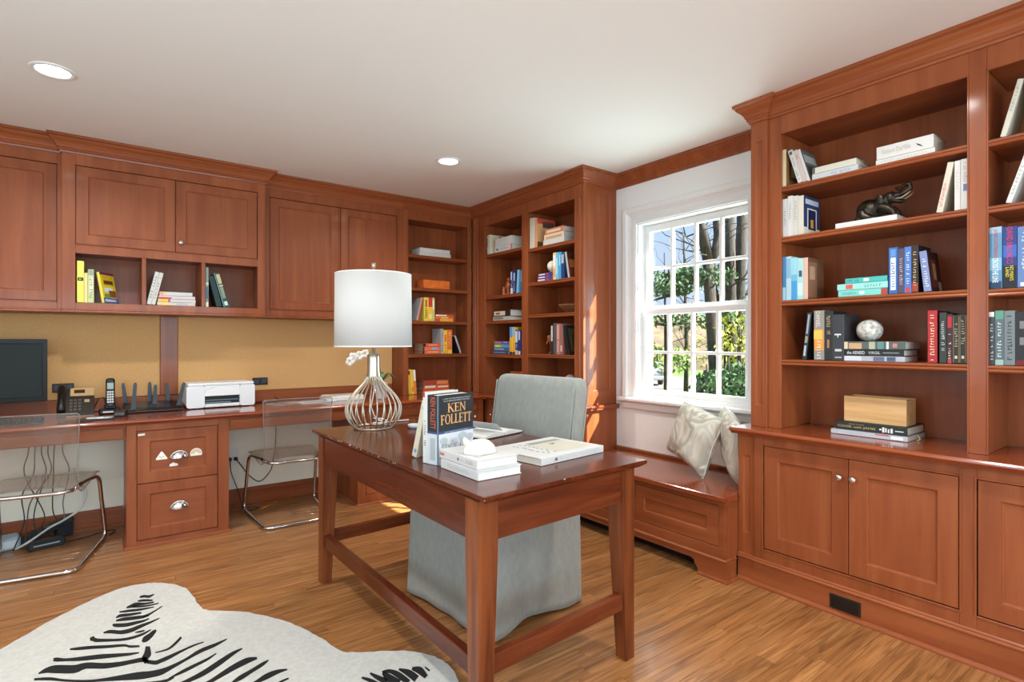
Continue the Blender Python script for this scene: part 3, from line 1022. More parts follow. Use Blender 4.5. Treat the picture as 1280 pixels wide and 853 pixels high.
# ================================================================== FURNITURE
# ---------------------------- writing desk
dk = thing('writing_desk', 'dark cherry writing desk with tapered legs and low stretchers', 'desk', (.877, 1.311, 0), R(.9))
DW, DL = .782, 1.552
topz = .770
g = G()
pr = [(0, 0), (0, -.012), (.004, -.016), (.024, -.028)]         # chamfered underside
vs, fs = [], []
lv = [(0.0016, topz), (0, topz - .0016), (0, topz - .011), (.003, topz - .015), (.022, topz - .028)]
for (i, z) in lv:
    vs += [(i, i, z), (DW - i, i, z), (DW - i, DL - i, z), (i, DL - i, z)]
for a in range(len(lv) - 1):
    for k in range(4):
        fs.append((a * 4 + k, a * 4 + (k + 1) % 4, (a + 1) * 4 + (k + 1) % 4, (a + 1) * 4 + k))
fs.append((0, 1, 2, 3)); fs.append(tuple(len(vs) - 4 + k for k in range(4)))
obj('desktop', g.add(vs, fs), DESK_Y, dk)
def dleg(cx, cy, sx, sy):
    """outer corner at (cx,cy); sx,sy point inwards; outside faces plumb, inside faces taper below the apron"""
    g = G()
    lv = [(topz - .0285, .074), (.58, .074), (0.0, .050)]
    vs, fs = [], []
    for (z, w) in lv:
        vs += [(cx, cy, z), (cx + sx * w, cy, z), (cx + sx * w, cy + sy * w, z), (cx, cy + sy * w, z)]
    for a in range(2):
        for k in range(4):
            fs.append((a * 4 + k, a * 4 + (k + 1) % 4, (a + 1) * 4 + (k + 1) % 4, (a + 1) * 4 + k))
    fs += [(0, 1, 2, 3), (8, 9, 10, 11)]
    return g.add(vs, fs)
ix, iy = .017, .050
for cx, cy, sx, sy in ((ix, iy, 1, 1), (DW - ix, iy, -1, 1), (DW - ix, DL - iy, -1, -1), (ix, DL - iy, 1, -1)):
    obj('leg', dleg(cx, cy, sx, sy), DESK_V, dk)
az0, az1 = .612, topz - .0285
obj('apron', G().box(ix + .004, ix + .026, iy + .0745, DL - iy - .0745, az0, az1), DESK_Y, dk)
obj('apron', G().box(DW - ix - .026, DW - ix - .004, iy + .0745, DL - iy - .0745, az0, az1), DESK_Y, dk)
obj('apron', G().box(ix + .0745, DW - ix - .0745, iy + .004, iy + .026, az0, az1), DESK_X, dk)
obj('apron', G().box(ix + .0745, DW - ix - .0745, DL - iy - .026, DL - iy - .004, az0, az1), DESK_X, dk)
obj('stretcher', G().box(ix + .008, ix + .040, iy + .055, DL - iy - .055, .190, .250, .002), DESK_Y, dk)
obj('stretcher', G().box(ix + .055, DW - ix - .055, iy + .008, iy + .040, .196, .256, .002), DESK_X, dk)
obj('stretcher', G().box(ix + .055, DW - ix - .055, DL - iy - .040, DL - iy - .008, .196, .256, .002), DESK_X, dk)
wear = G()
rw = random.Random(3)
for i in range(16):
    yy = .35 + rw.random() * .95; ln = rw.uniform(.002, .009)
    wear.box(-.0006, .0004, yy, yy + ln, topz - .0035 - rw.random() * .003, topz - .0015 + rw.random() * .001, 0)
for yy in (.79, 1.02, 1.13, 1.30):
    wear.box(-.0005, rw.uniform(.001, .002), yy, yy + rw.uniform(.003, .009), topz - .003, topz + .0003, 0)
wear.box(.33, .337, -.0005, .0015, topz - .003, topz + .0003, 0).box(.002, .005, -.0005, .002, topz - .012, topz - .009, 0)
obj('worn_edge', wear, mat((190, 160, 136), .8), dk, 'pale chips along the worn desk edge', 'stuff')
for ch in dk.children:                                          # desk parts sheared slightly so the corners match the image coordinates
    ch.data.transform(Matrix(((1, 0, 0, 0), (math.tan(R(2.4)), 1, 0, 0), (0, 0, 1, 0), (0, 0, 0, 1))))

# ---------------------------- grey slip-covered chair
pc = thing('parsons_chair', 'grey slipcovered dining chair with a skirt to the floor, pushed under the desk', 'chair', (1.495, 2.145, 0), R(5))
def rrect(hx, hy, r, n=6):
    pts = []
    for cx, cy, a0 in ((hx - r, hy - r, 0), (-hx + r, hy - r, 90), (-hx + r, -hy + r, 180), (hx - r, -hy + r, 270)):
        for i in range(n + 1):
            a = R(a0 + 90 * i / n)
            pts.append((cx + r * math.cos(a), cy + r * math.sin(a)))
    return pts
def dense(pts, per):
    out = []
    n = len(pts)
    for i in range(n):
        a, b = Vector(pts[i]), Vector(pts[(i + 1) % n])
        m = max(1, int((b - a).length / per))
        for k in range(m):
            out.append(a.lerp(b, k / m))
    return out
base = dense(rrect(.285, .312, .035, 4), .025)
nb = len(base)
g = G()
vs, fs = [], []
lvl = 14
for j in range(lvl + 1):
    t = j / lvl                                                # 0 = seat, 1 = hem
    for i, p in enumerate(base):
        ang = math.atan2(p.y / .312, p.x / .285)
        corner = abs(math.sin(2 * ang)) ** 3
        fold = (.006 * math.sin(ang * 5 + 1.0) + .004 * math.sin(ang * 11 + .4)) * t ** 1.3
        s = 1 + t * (.012 + .022 * corner)
        d = p.normalized()
        hem = .012 + .030 * (1 - corner) * (.5 + .5 * math.sin(ang * 3 + 1.1))
        z = .462 + (hem - .462) * t
        q = p * s + d * fold * (1.0 if t > .1 else 0)
        vs.append((q.x, q.y, z))
for j in range(lvl):
    for i in range(nb):
        k = (i + 1) % nb
        fs.append((j * nb + i, j * nb + k, (j + 1) * nb + k, (j + 1) * nb + i))
# inner face of the cloth so that the skirt has thickness
off = len(vs)
for j in range(lvl + 1):
    for i in range(nb):
        p = Vector(vs[j * nb + i]); q = p.copy(); l = math.hypot(p.x, p.y)
        q.x -= p.x / l * .004; q.y -= p.y / l * .004
        vs.append(q)
for j in range(lvl):
    for i in range(nb):
        k = (i + 1) % nb
        fs.append((off + j * nb + i, off + (j + 1) * nb + i, off + (j + 1) * nb + k, off + j * nb + k))
for i in range(nb):
    k = (i + 1) % nb
    fs.append((lvl * nb + i, lvl * nb + k, off + lvl * nb + k, off + lvl * nb + i))
    fs.append((i, off + i, off + k, k))
obj('skirt', g.add(vs, fs, True), SLIP, pc)
def loft(rings, smooth=True):
    g = G(); vs, fs = [], []; n = len(rings[0])
    for r in rings: vs += r
    for j in range(len(rings) - 1):
        for i in range(n):
            k = (i + 1) % n
            fs.append((j * n + i, j * n + k, (j + 1) * n + k, (j + 1) * n + i))
    g.add(vs, fs, smooth)
    g.f.append(tuple(range(n))); g.s.append(smooth)
    g.f.append(tuple(range(len(vs) - n, len(vs)))); g.s.append(smooth)
    return g
rings = []
for z, s in ((.440, .985), (.470, 1.0), (.492, .985), (.500, .95), (.503, .80)):
    rings.append([(p[0] * s - .0, p[1] * s, z) for p in rrect(.286, .313, .035)])
obj('seat_cushion', loft(rings), SLIP, pc)
rings = []
for t in (0, .1, .25, .45, .65, .82, .92, .965, .988, 1.0):
    z = .450 + t * .595
    cx = .238 + .075 * t ** 1.2
    e = max(0, (t - .92) / .08)
    sh = math.sqrt(max(0, 1 - e * e)) if e > 0 else 1
    hy = .296 - .028 * (1 - sh) - (.012 * (1 - t))
    hx = .042 * (.55 + .45 * sh) + .006 * math.sin(PI * t)
    rings.append([(cx + p[0], p[1], z) for p in rrect(hx, hy, min(.022, hx * .9))])
obj('backrest', loft(rings), SLIP, pc)
pts = []
for t in [i / 14 for i in range(15)]:
    pts.append((.238 + .075 * t ** 1.2 - .044, -.289 - .004 * t, .47 + t * .545))
for dx_, dy_, sg in ((0, 0, 1), (.084, .002, 1), (0, 0, -1)):
    obj('piping', G().tube([(p[0] + dx_, (p[1] + dy_) * sg, p[2]) for p in pts], .004, 6), SLIP, pc)
for sx in (-1, 1):
    for sy in (-1, 1):
        obj('leg', G().prism([(-.02, -.02), (.02, -.02), (.02, .02), (-.02, .02)], 0, .43, 'z', Matrix.Translation((sx * .235, sy * .265, 0))), mat((52, 34, 24), .5), pc)

# ---------------------------- two clear cantilever chairs
def smooth_path(pts, r=.05, n=6):
    """polyline with rounded corners"""
    P = [Vector(p) for p in pts]
    out = [P[0]]
    for i in range(1, len(P) - 1):
        a, b, c = P[i - 1], P[i], P[i + 1]
        ra = min(r, (a - b).length * .45, (c - b).length * .45)
        p0 = b + (a - b).normalized() * ra
        p1 = b + (c - b).normalized() * ra
        for k in range(n + 1):
            t = k / n
            out.append(p0 * (1 - t) ** 2 + b * 2 * t * (1 - t) + p1 * t * t)
    out.append(P[-1])
    return out
def acrylic_chair(label, loc, rz):
    t = thing('cantilever_chair', label, 'chair', loc, rz, 'clear acrylic desk chairs')
    # profile of the one-piece shell: (y, z), front (desk side, +y) to the top of the back (-y)
    prof = [(.235, .428), (.215, .444), (.15, .446), (.05, .440), (-.06, .432), (-.14, .432), (-.19, .445), (-.222, .478), (-.238, .53), (-.248, .60), (-.262, .70), (-.276, .80), (-.284, .845)]
    dn = [Vector((p[0], p[1])) for p in prof]
    for _ in range(2):
        q = [dn[0]]
        for a, b in zip(dn[:-1], dn[1:]):
            q += [a * .75 + b * .25, a * .25 + b * .75]
        q.append(dn[-1]); dn = q
    nx = 13
    vs, fs = [], []
    for layer in (0, 1):
        for i, p in enumerate(dn):
            a = dn[max(0, i - 1)]; b = dn[min(len(dn) - 1, i + 1)]
            d = (b - a).normalized(); nrm = Vector((d.y, -d.x))
            s = i / (len(dn) - 1)
            hw = .225 - .018 * math.sin(PI * s) if s < .95 else .225 - .02 * ((s - .95) / .05)
            for k in range(nx):
                u = -1 + 2 * k / (nx - 1)
                lift = .030 * abs(u) ** 3 * math.sin(PI * min(1, s * 1.15)) if s < .87 else 0
                q = p + nrm * (-lift) + nrm * (.006 * layer)
                vs.append((u * hw, q.x, q.y))
    m = len(dn)
    for layer in (0, 1):
        o = layer * m * nx
        for i in range(m - 1):
            for k in range(nx - 1):
                fs.append((o + i * nx + k, o + i * nx + k + 1, o + (i + 1) * nx + k + 1, o + (i + 1) * nx + k))
    o = m * nx
    for i in range(m - 1):
        for k in (0, nx - 1):
            fs.append((i * nx + k, (i + 1) * nx + k, o + (i + 1) * nx + k, o + i * nx + k))
    for k in range(nx - 1):
        for i in (0, m - 1):
            fs.append((i * nx + k, i * nx + k + 1, o + i * nx + k + 1, o + i * nx + k))
    obj('shell', G().add(vs, fs, True), ACRYL, t, 'see-through one-piece seat and back')
    highlight_rim = [vs[k] for k in range(nx)] + [vs[i * nx + nx - 1] for i in range(1, m)] + [vs[(m - 1) * nx + k] for k in range(nx - 2, -1, -1)] + [vs[i * nx] for i in range(m - 2, 0, -1)]
    obj('highlight_rim', G().tube(highlight_rim, .0028, 6, True), ACRIM, t, 'pale tube standing in for the edge highlight of the clear shell')
    x = .222
    path = smooth_path([(x - .05, -.17, .418), (x - .03, .02, .422), (x + .01, .17, .418), (x + .026, .285, .012), (x - .014, -.275, .012), (-x + .014, -.275, .012), (-x - .026, .285, .012), (-x - .01, .17, .418), (-x + .03, .02, .422), (-x + .05, -.17, .418)], .055, 7)
    obj('tube_frame', G().tube(path, .0115, 10), CHROME, t, 'chrome cantilever tube')
    obj('cross_rail', G().tube(smooth_path([(-x + .05, -.17, .418), (-x * .55, -.195, .412), (x * .55, -.195, .412), (x - .05, -.17, .418)], .05), .0105, 10), CHROME, t)
    return t
acrylic_chair('clear acrylic chair on a chrome tube frame, partly behind the desk leg', (1.042, 4.035, 0), R(-2))
acrylic_chair('clear acrylic chair on a chrome tube frame at the left edge, cables showing behind it', (-.287, 3.985, 0), R(-8.5))

# ---------------------------- zebra rug
def catmull(pts, per=6, closed=True):
    P = [Vector(p) for p in pts]; n = len(P); out = []
    for i in range(n if closed else n - 1):
        p0, p1, p2, p3 = P[(i - 1) % n] if closed or i else P[0], P[i], P[(i + 1) % n], P[(i + 2) % n] if closed or i < n - 2 else P[-1]
        for k in range(per):
            t = k / per
            out.append(.5 * ((2 * p1) + (p2 - p0) * t + (2 * p0 - 5 * p1 + 4 * p2 - p3) * t * t + (3 * p1 - p0 - 3 * p2 + p3) * t ** 3))
    if not closed: out.append(P[-1])
    return out
RUG = [(-.75, 2.35), (-.55, 2.66), (-.333, 2.925), (-.2, 3.091), (-.08, 3.207), (.057, 3.298), (.171, 3.29), (.267, 3.207), (.323, 3.078), (.348, 2.86), (.377, 2.791), (.512, 2.663), (.633, 2.469),
       (.699, 2.292), (.74, 2.123), (.772, 2.078), (.927, 1.976), (1.012, 1.872), (1.03, 1.76), (.99, 1.64), (.86, 1.55), (.78, 1.42), (.80, 1.15), (.62, .78), (.25, .60), (-.2, .66), (-.55, .9), (-.72, 1.3), (-.95, 1.75), (-.98, 2.1)]
outline = catmull(RUG, 8)
rr = random.Random(5)
outline = [(p.x + rr.uniform(-.003, .003), p.y + rr.uniform(-.003, .003)) for p in outline]
rug = obj('zebra_rug', G().prism([(x, y) for x, y in outline], .0005, .007, 'z'), HIDE)
tag(rug, 'white hide rug with black zebra stripes on the oak floor', 'rug')
STR = [([0.13,3.121,0.147,3.113,0.166,3.096,0.187,3.118],[0.13,3.14,0.147,3.144,0.166,3.127,0.186,3.13]),
([0.121,3.08,0.144,3.065,0.177,3.048],[0.121,3.095,0.145,3.092,0.178,3.063]),
([0.077,3.034,0.107,3.026,0.122,3.034,0.147,3.024,0.181,3.023],[0.076,3.049,0.104,3.073,0.122,3.07,0.148,3.048,0.181,3.038]),
([0.1,3.024,0.141,3.002,0.17,2.997,0.198,3.001],[0.1,3.047,0.142,3.019,0.17,3.012,0.198,3.01]),
([0.05,3.005,0.085,2.987,0.126,2.972,0.178,2.971],[0.049,3.019,0.085,3.012,0.126,2.995,0.178,2.979]),
([0.037,2.954,0.053,2.953,0.088,2.942,0.129,2.937],[0.036,2.965,0.052,2.984,0.088,2.969,0.129,2.954]),
([0.037,2.92,0.065,2.905,0.109,2.888,0.142,2.885,0.176,2.919,0.209,2.957],[0.036,2.934,0.064,2.94,0.109,2.923,0.14,2.912,0.174,2.932,0.208,2.965]),
([0.136,2.891,0.154,2.887],[0.137,2.912,0.154,2.898]),
([0.024,2.881,0.038,2.86,0.073,2.839,0.108,2.84,0.135,2.845,0.153,2.858],[0.024,2.901,0.038,2.896,0.072,2.875,0.107,2.869,0.134,2.863,0.152,2.869]),
([-0.007,2.832,0.016,2.815,0.054,2.778,0.089,2.773,0.12,2.791,0.156,2.811,0.19,2.836],[-0.007,2.842,0.016,2.847,0.053,2.815,0.086,2.813,0.117,2.824,0.154,2.831,0.19,2.844]),
([0.099,2.757,0.117,2.748,0.132,2.751],[0.099,2.764,0.116,2.765,0.132,2.761]),
([-0.05,2.795,-0.04,2.782,-0.03,2.767,0.02,2.735,0.061,2.712,0.099,2.708,0.129,2.719,0.154,2.743],[-0.052,2.819,-0.039,2.827,-0.029,2.799,0.02,2.758,0.06,2.735,0.097,2.73,0.127,2.738,0.153,2.752]),
([0.12,2.651,0.134,2.648,0.152,2.672,0.166,2.704,0.172,2.724],[0.117,2.664,0.125,2.696,0.144,2.715,0.159,2.734,0.17,2.737]),
([-0.112,2.757,-0.087,2.738,-0.044,2.715,0.011,2.684,0.059,2.66,0.078,2.636,0.109,2.619],[-0.113,2.769,-0.089,2.763,-0.045,2.743,0.011,2.708,0.059,2.68,0.079,2.655,0.109,2.632]),
([-0.159,2.699,-0.145,2.685,-0.118,2.668,-0.076,2.639,-0.019,2.612,0.027,2.591,0.073,2.572,0.105,2.568],[-0.16,2.724,-0.147,2.718,-0.12,2.691,-0.078,2.673,-0.021,2.65,0.026,2.622,0.073,2.593,0.105,2.576]),
([-0.196,2.626,-0.171,2.617,-0.143,2.593,-0.091,2.555,-0.062,2.564,-0.042,2.553,-0.004,2.524,0.041,2.507,0.08,2.5,0.11,2.49,0.126,2.474],[-0.197,2.635,-0.177,2.658,-0.148,2.658,-0.096,2.619,-0.067,2.614,-0.043,2.601,-0.005,2.568,0.04,2.543,0.078,2.532,0.11,2.526,0.128,2.517]),
([0.128,2.609,0.121,2.558,0.111,2.519,0.119,2.468],[0.142,2.598,0.142,2.529,0.131,2.501,0.132,2.474]),
([0.125,2.468,0.15,2.44,0.167,2.441,0.2,2.453,0.243,2.479,0.287,2.497,0.318,2.504],[0.128,2.494,0.151,2.471,0.165,2.471,0.198,2.481,0.242,2.496,0.287,2.51,0.318,2.51]),
([-0.205,2.586,-0.162,2.555,-0.115,2.511,-0.054,2.459,-0.004,2.43,0.09,2.372,0.127,2.357,0.162,2.351,0.194,2.368,0.244,2.399,0.298,2.427,0.351,2.443,0.397,2.472],[-0.206,2.601,-0.163,2.577,-0.116,2.527,-0.055,2.477,-0.005,2.452,0.09,2.424,0.127,2.405,0.159,2.396,0.191,2.398,0.242,2.418,0.296,2.456,0.351,2.468,0.397,2.479]),
([-0.208,2.538,-0.123,2.452,-0.018,2.371,0.088,2.308,0.16,2.288,0.199,2.302],[-0.209,2.553,-0.124,2.477,-0.019,2.402,0.087,2.349,0.16,2.313,0.198,2.313]),
([0.156,2.53,0.197,2.526,0.226,2.553,0.251,2.595],[0.155,2.538,0.195,2.54,0.222,2.571,0.247,2.61]),
([0.183,2.308,0.228,2.317,0.27,2.334,0.313,2.354,0.346,2.383],[0.182,2.313,0.226,2.339,0.268,2.356,0.312,2.371,0.345,2.389]),
([0.189,2.242,0.236,2.241,0.29,2.255,0.349,2.293,0.397,2.333,0.434,2.359],[0.188,2.255,0.234,2.266,0.287,2.29,0.345,2.329,0.395,2.359,0.433,2.367]),
([0.267,2.182,0.304,2.191,0.344,2.208,0.388,2.227,0.433,2.241,0.465,2.25],[0.266,2.199,0.302,2.214,0.341,2.239,0.386,2.266,0.433,2.282,0.466,2.265]),
([0.354,2.134,0.372,2.142,0.394,2.147,0.435,2.17,0.474,2.19,0.498,2.214],[0.352,2.144,0.37,2.161,0.392,2.177,0.434,2.194,0.473,2.214,0.497,2.219]),
([0.4,2.08,0.435,2.088,0.471,2.095,0.506,2.105,0.539,2.108],[0.399,2.093,0.434,2.111,0.471,2.131,0.508,2.132,0.54,2.115]),
([0.472,2.037,0.507,2.044,0.529,2.049],[0.472,2.046,0.507,2.056,0.529,2.057]),
([0.739,1.895,0.753,1.858,0.763,1.813],[0.744,1.903,0.765,1.874,0.781,1.832]),
([0.773,1.903,0.779,1.861,0.794,1.813],[0.779,1.91,0.794,1.878,0.813,1.834]),
([0.81,1.873,0.832,1.865,0.843,1.83,0.854,1.765],[0.816,1.892,0.842,1.886,0.864,1.85,0.875,1.78]),
([0.809,1.876,0.804,1.822,0.819,1.772],[0.82,1.883,0.834,1.849,0.848,1.8]),
([0.868,1.863,0.877,1.812,0.883,1.762],[0.874,1.87,0.902,1.836,0.911,1.783]),
([0.907,1.834,0.915,1.802,0.922,1.758],[0.916,1.847,0.943,1.828,0.939,1.767]),
([0.952,1.817,0.954,1.786],[0.957,1.821,0.961,1.79])]
for L, Q in STR:
    a = catmull([(L[i], L[i + 1]) for i in range(0, len(L), 2)], 4, False)
    b = catmull([(Q[i], Q[i + 1]) for i in range(0, len(Q), 2)], 4, False)
    g = G(); n = len(a)
    vs = [(p.x, p.y, .0084) for p in a] + [(p.x, p.y, .0084) for p in b] + [(p.x, p.y, .0071) for p in a] + [(p.x, p.y, .0071) for p in b]
    fs = []
    for i in range(n - 1):
        fs.append((i, i + 1, n + i + 1, n + i))
        fs.append((i, i + 1, 2 * n + i + 1, 2 * n + i)); fs.append((n + i, n + i + 1, 3 * n + i + 1, 3 * n + i))
    obj('stripe', g.add(vs, fs), STRIPE, rug)

# ---------------------------- table lamp
lp = thing('table_lamp', 'table lamp with a white drum shade and an open silver wire base', 'lamp', (1.129, 2.726, .7705))
obj('shade', G().lathe([(.1965, .425), (.1985, .425), (.1955, .805), (.1935, .805), (.1965, .425)], 64, cap=False), SHADE, lp)
obj('shade_rim', G().lathe([(.1962, .4245), (.199, .4245), (.1988, .431), (.1962, .431), (.1962, .4245)], 64, cap=False).lathe([(.1932, .800), (.1962, .800), (.1960, .8065), (.1932, .8065), (.1932, .800)], 64, cap=False), mat((240, 238, 233), .8), lp)
obj('neck', G().lathe([(.040, .262), (.037, .275), (.034, .30), (.032, .36), (.0325, .382), (.028, .388), (.0095, .389), (.0095, .43), (.0005, .431)], 24), SILVER, lp)
obj('socket', G().lathe([(.0005, .431), (.0075, .431), (.0075, .47), (.016, .475), (.016, .53), (.0005, .531)], 16), CHROME, lp)
obj('bulb', G().ball((0, 0, .575), .030, .030, .045, 12), mat((250, 248, 240), .3), lp)
g = G()
for i in range(3):
    a = 2 * PI * i / 3
    g.tube([(.008 * math.cos(a), .008 * math.sin(a), .800), (.1935 * math.cos(a), .1935 * math.sin(a), .800)], .0018, 6)
g.tube([(.0, .0, .53), (.055, 0, .58), (.06, 0, .68), (.0, 0, .800)], .0018, 6)
obj('spider', g, CHROME, lp)
obj('finial', G().lathe([(.0005, .800), (.005, .801), (.005, .838), (.0115, .841), (.0115, .866), (.0005, .868)], 14), SILVER, lp)
RIB = [(.037, .272), (.042, .255), (.056, .232), (.088, .200), (.118, .165), (.137, .130), (.143, .100), (.140, .070), (.128, .042), (.112, .020), (.098, .006)]
rib = catmull([(r, z) for r, z in RIB], 3, False)
ribm = G().tube([(p.x, 0, p.y) for p in rib], .0033, 7).mesh('wire')
ribm.materials.append(SILVER)
for i in range(24):
    o = bpy.data.objects.new('wire', ribm); COL.objects.link(o); o.parent = lp
    o.rotation_euler = (0, 0, 2 * PI * i / 24)
obj('base_ring', G().tube([(.098 * math.cos(2 * PI * i / 48), .098 * math.sin(2 * PI * i / 48), .0045) for i in range(48)], .0042, 8, True), SILVER, lp)
cd = [(.03 + .034 * math.cos(a), -.01 + .030 * math.sin(a), .010 + .006 * a / 3 + .010 * math.sin(a * .5)) for a in [i * .35 for i in range(44)]]
obj('cord', G().tube([(0, 0, .262), (.004, 0, .2), (-.01, .01, .11), (.012, .02, .06)] + cd + [(.09, .09, .007), (.16, .12, .006), (.26, .12, .006)], .0035, 6), mat((226, 222, 214), .5), lp, 'coiled white lamp cord inside the wire base')

# ================================================================== BOOKS
DIN = [(.18, .42), (.46, .60), (.66, .9)]
def book(label, loc, w, h, d, cov, lean=0.0, rotz=0.0, group=None, soft=False, page=None, bands=(), side=None, art=(), title=None, marks=None, ends=None, flat=False):
    """upright book: spine on local -y, thickness along x, height along z. lean turns it about y (90 = lying on its side).
    bands: (z0,z1,colour[,x0,x1]) printed on the spine as fractions; side: colour of the front board;
    art: (y0,y1,z0,z1,colour) printed on the +x board; title: list of (text, z0, z1, x0, x1, colour)"""
    a = R(90) if flat else R(lean)
    if min(cov) > 195: cov = tuple(v * .87 for v in cov)
    if page and min(page) > 200: page = tuple(v * .92 for v in page)
    t = .0012 if soft else .0028
    ov = 0 if soft else .003
    g = G()
    c = .0004
    g.box(0, w, 0, t, 0, h, min(.0012, w * .2))
    g.box(0, t, t, d, 0, h, c)
    g.box(w - t, w, t, d, 0, h, c)
    o = obj('book', g, mat(cov, .45))
    tag(o, label, 'book', group)
    raise_ = w * math.sin(a) if a > 0 else 0.0
    o.location = (loc[0], loc[1], loc[2] + raise_ + .0006)
    o.rotation_euler = (0, a, rotz)
    obj('pages', G().box(t + .0002, w - t - .0002, t + .0002, d - ov - .0004, ov + .0004, h - ov - .0004, 0), mat(page, .9) if page else PAGE, o)
    def quad(p, col, nm):
        obj(nm, G().add(p, [(0, 1, 2, 3)]), mat(col, .5), o)
    for ib, b in enumerate(bands):
        e = -.0003 - .00006 * ib
        x0, x1 = (b[3], b[4]) if len(b) > 3 else (.04, .96)
        quad([(w * x0, e, h * b[0]), (w * x1, e, h * b[0]), (w * x1, e, h * b[1]), (w * x0, e, h * b[1])], b[2], 'spine_print')
    if side is not None:
        quad([(w + .0003, .001, .0006), (w + .0003, d - .0006, .0006), (w + .0003, d - .0006, h - .0006), (w + .0003, .001, h - .0006)], side, 'front_board')
    for i, (y0, y1, z0, z1, col) in enumerate(art):
        k = w + .0006 + .0002 * i
        quad([(k, d * y0, h * z0), (k, d * y1, h * z0), (k, d * y1, h * z1), (k, d * y0, h * z1)], col, 'cover_print')
    if marks:                                                   # illegible small spine lettering
        col, z0, z1, n = marks
        rg = random.Random(label)
        g = G(); z = h * z0; k = 0
        step = h * (z1 - z0) / n
        while k < n:
            zz = h * z0 + k * step
            if rg.random() < .85:
                xa, xb = w * rg.uniform(.26, .36), w * rg.uniform(.64, .76)
                L_ = step * rg.uniform(.45, .8)
                g.add([(xa, -.0010, zz), (xb, -.0010, zz), (xb, -.0010, zz + L_ * .4), (xa, -.0010, zz + L_ * .4)], [(0, 1, 2, 3)])
                if rg.random() < .6:
                    xm = xa if rg.random() < .5 else xb - w * .1
                    g.add([(xm, -.0010, zz + L_ * .4), (xm + w * .1, -.0010, zz + L_ * .4), (xm + w * .1, -.0010, zz + L_), (xm, -.0010, zz + L_)], [(0, 1, 2, 3)])
            k += 1
        obj('spine_lettering', g, mat(col, .5), o, kind='stuff')
    for (txt, z0, z1, x0, x1, col) in (title or ()):
        if flat:                                                # reads along +z, letters upright when the book lies down
            g = lettering(txt, (w * (1 - x0), -.0010, h * z0), (0, 0, 1), (-1, 0, 0), h * (z1 - z0), w * (x1 - x0))
        else:                                                   # reads downwards
            g = lettering(txt, (w * x0, -.0010, h * z1), (0, 0, -1), (1, 0, 0), h * (z1 - z0), w * (x1 - x0))
        obj('spine_title', g, mat(col, .5), o)
    return o

RX = R(-90)
XS = 2.722
def RBK(y, z, w, h, cov, label, d=.15, dx=0.0, grp=None, **k):      # right bookcase, left edge at world Y = y
    return book(label, (XS + dx, y, z), w, h, d, cov, rotz=RX, group=grp, **k)
zA, zB, zC, zD = (z + .0012 for z in RZ1)
WH1, WH2, CRM = (238, 237, 232), (226, 228, 226), (232, 224, 204)
gA = 'books on the top shelf of the right bookcase'
RBK(1.375, zA, .018, .186, (214, 196, 160), 'tan paperback with brown ornamented cover at the far left of the right bookcase top shelf', grp=gA, soft=True, side=(150, 116, 72), art=((.2, .8, .2, .75, (92, 64, 40)), (.35, .7, .3, .6, (186, 150, 96))))
RBK(1.298, zA, .022, .178, WH1, 'white book leaning left against the tan paperback, top shelf of right bookcase', grp=gA, lean=-16.5, marks=((120, 128, 140), .1, .8, 14), bands=((.86, .96, (70, 90, 110), .2, .8),))
RBK(1.2745, zA, .020, .172, (232, 216, 204), 'pinkish cream book leaning left behind the first white one, top shelf', grp=gA, lean=-16.5, bands=((.7, .86, (200, 150, 140), .3, .7),))
RBK(1.2525, zA, .012, .172, (240, 240, 238), 'thin white book with dark grey cover, last of the leaning three, top shelf', grp=gA, lean=-16.5, side=(92, 96, 96), art=((.15, .85, .1, .5, (58, 62, 62)), (.1, .9, .6, .85, (170, 172, 168))))
RBK(1.232, zA, .027, .200, (222, 226, 230), 'white book with bluish spine, lower of the pair lying left of centre, top shelf', grp=gA, flat=True, marks=((130, 160, 190), .3, .85, 12))
RBK(1.230, zA + .0282, .029, .190, (236, 232, 214), 'cream book, upper of the pair lying left of centre, top shelf of right bookcase', grp=gA, flat=True, bands=((.01, .06, (90, 80, 70)),))
RBK(.962, zA, .022, .214, WH1, 'thin white book under the thick one lying right of centre, top shelf', grp=gA, flat=True, marks=((186, 190, 192), .1, .9, 14))
b = RBK(.959, zA + .0232, .055, .206, (240, 238, 234), 'thick white book with grey spine lettering and a small bird, lying on top shelf', grp=gA, flat=True, title=[('Nelson DeMille', .10, .62, .34, .72, (176, 172, 166))], d=.16)
obj('bird_print', G().add([(.020, -.0008, .146), (.026, -.0008, .152), (.030, -.0008, .160), (.043, -.0008, .172), (.036, -.0008, .158), (.030, -.0008, .150)], [(0, 1, 2, 3, 4, 5)]), mat((50, 50, 54), .5), b)

gB = 'books on the elephant shelf'
RBK(1.374, zB, .024, .190, WH2, 'white paperback first from the left on the elephant shelf', grp=gB, marks=((130, 136, 140), .3, .7, 8))
RBK(1.349, zB, .024, .200, (240, 240, 236), 'tall white book second from the left on the elephant shelf', grp=gB, marks=((150, 150, 150), .2, .9, 12))
RBK(1.324, zB, .025, .195, (232, 230, 222), 'off-white book third from the left on the elephant shelf', grp=gB, marks=((170, 160, 150), .4, .9, 8))
RBK(1.298, zB, .026, .190, (236, 230, 212), 'cream-spined book with a navy night-window cover, left on the elephant shelf', grp=gB, d=.17, side=(40, 62, 110), art=((.0, 1, .0, .2, (226, 222, 208)), (.22, .80, .12, .70, (226, 222, 206)), (.28, .74, .15, .67, (24, 34, 78)), (.42, .6, .2, .42, (196, 150, 60)), (.1, .9, .80, .93, (196, 206, 216))))
RBK(1.128, zB, .024, .245, (242, 242, 240), 'white book lying flat under the bronze elephant', grp=gB, flat=True, d=.17, marks=((206, 206, 206), .25, .7, 12))
RBK(.744, zB, .021, .200, CRM, 'cream paperback with red spine lettering leaning right on the elephant shelf', grp=gB, lean=11, marks=((190, 40, 46), .12, .6, 14))
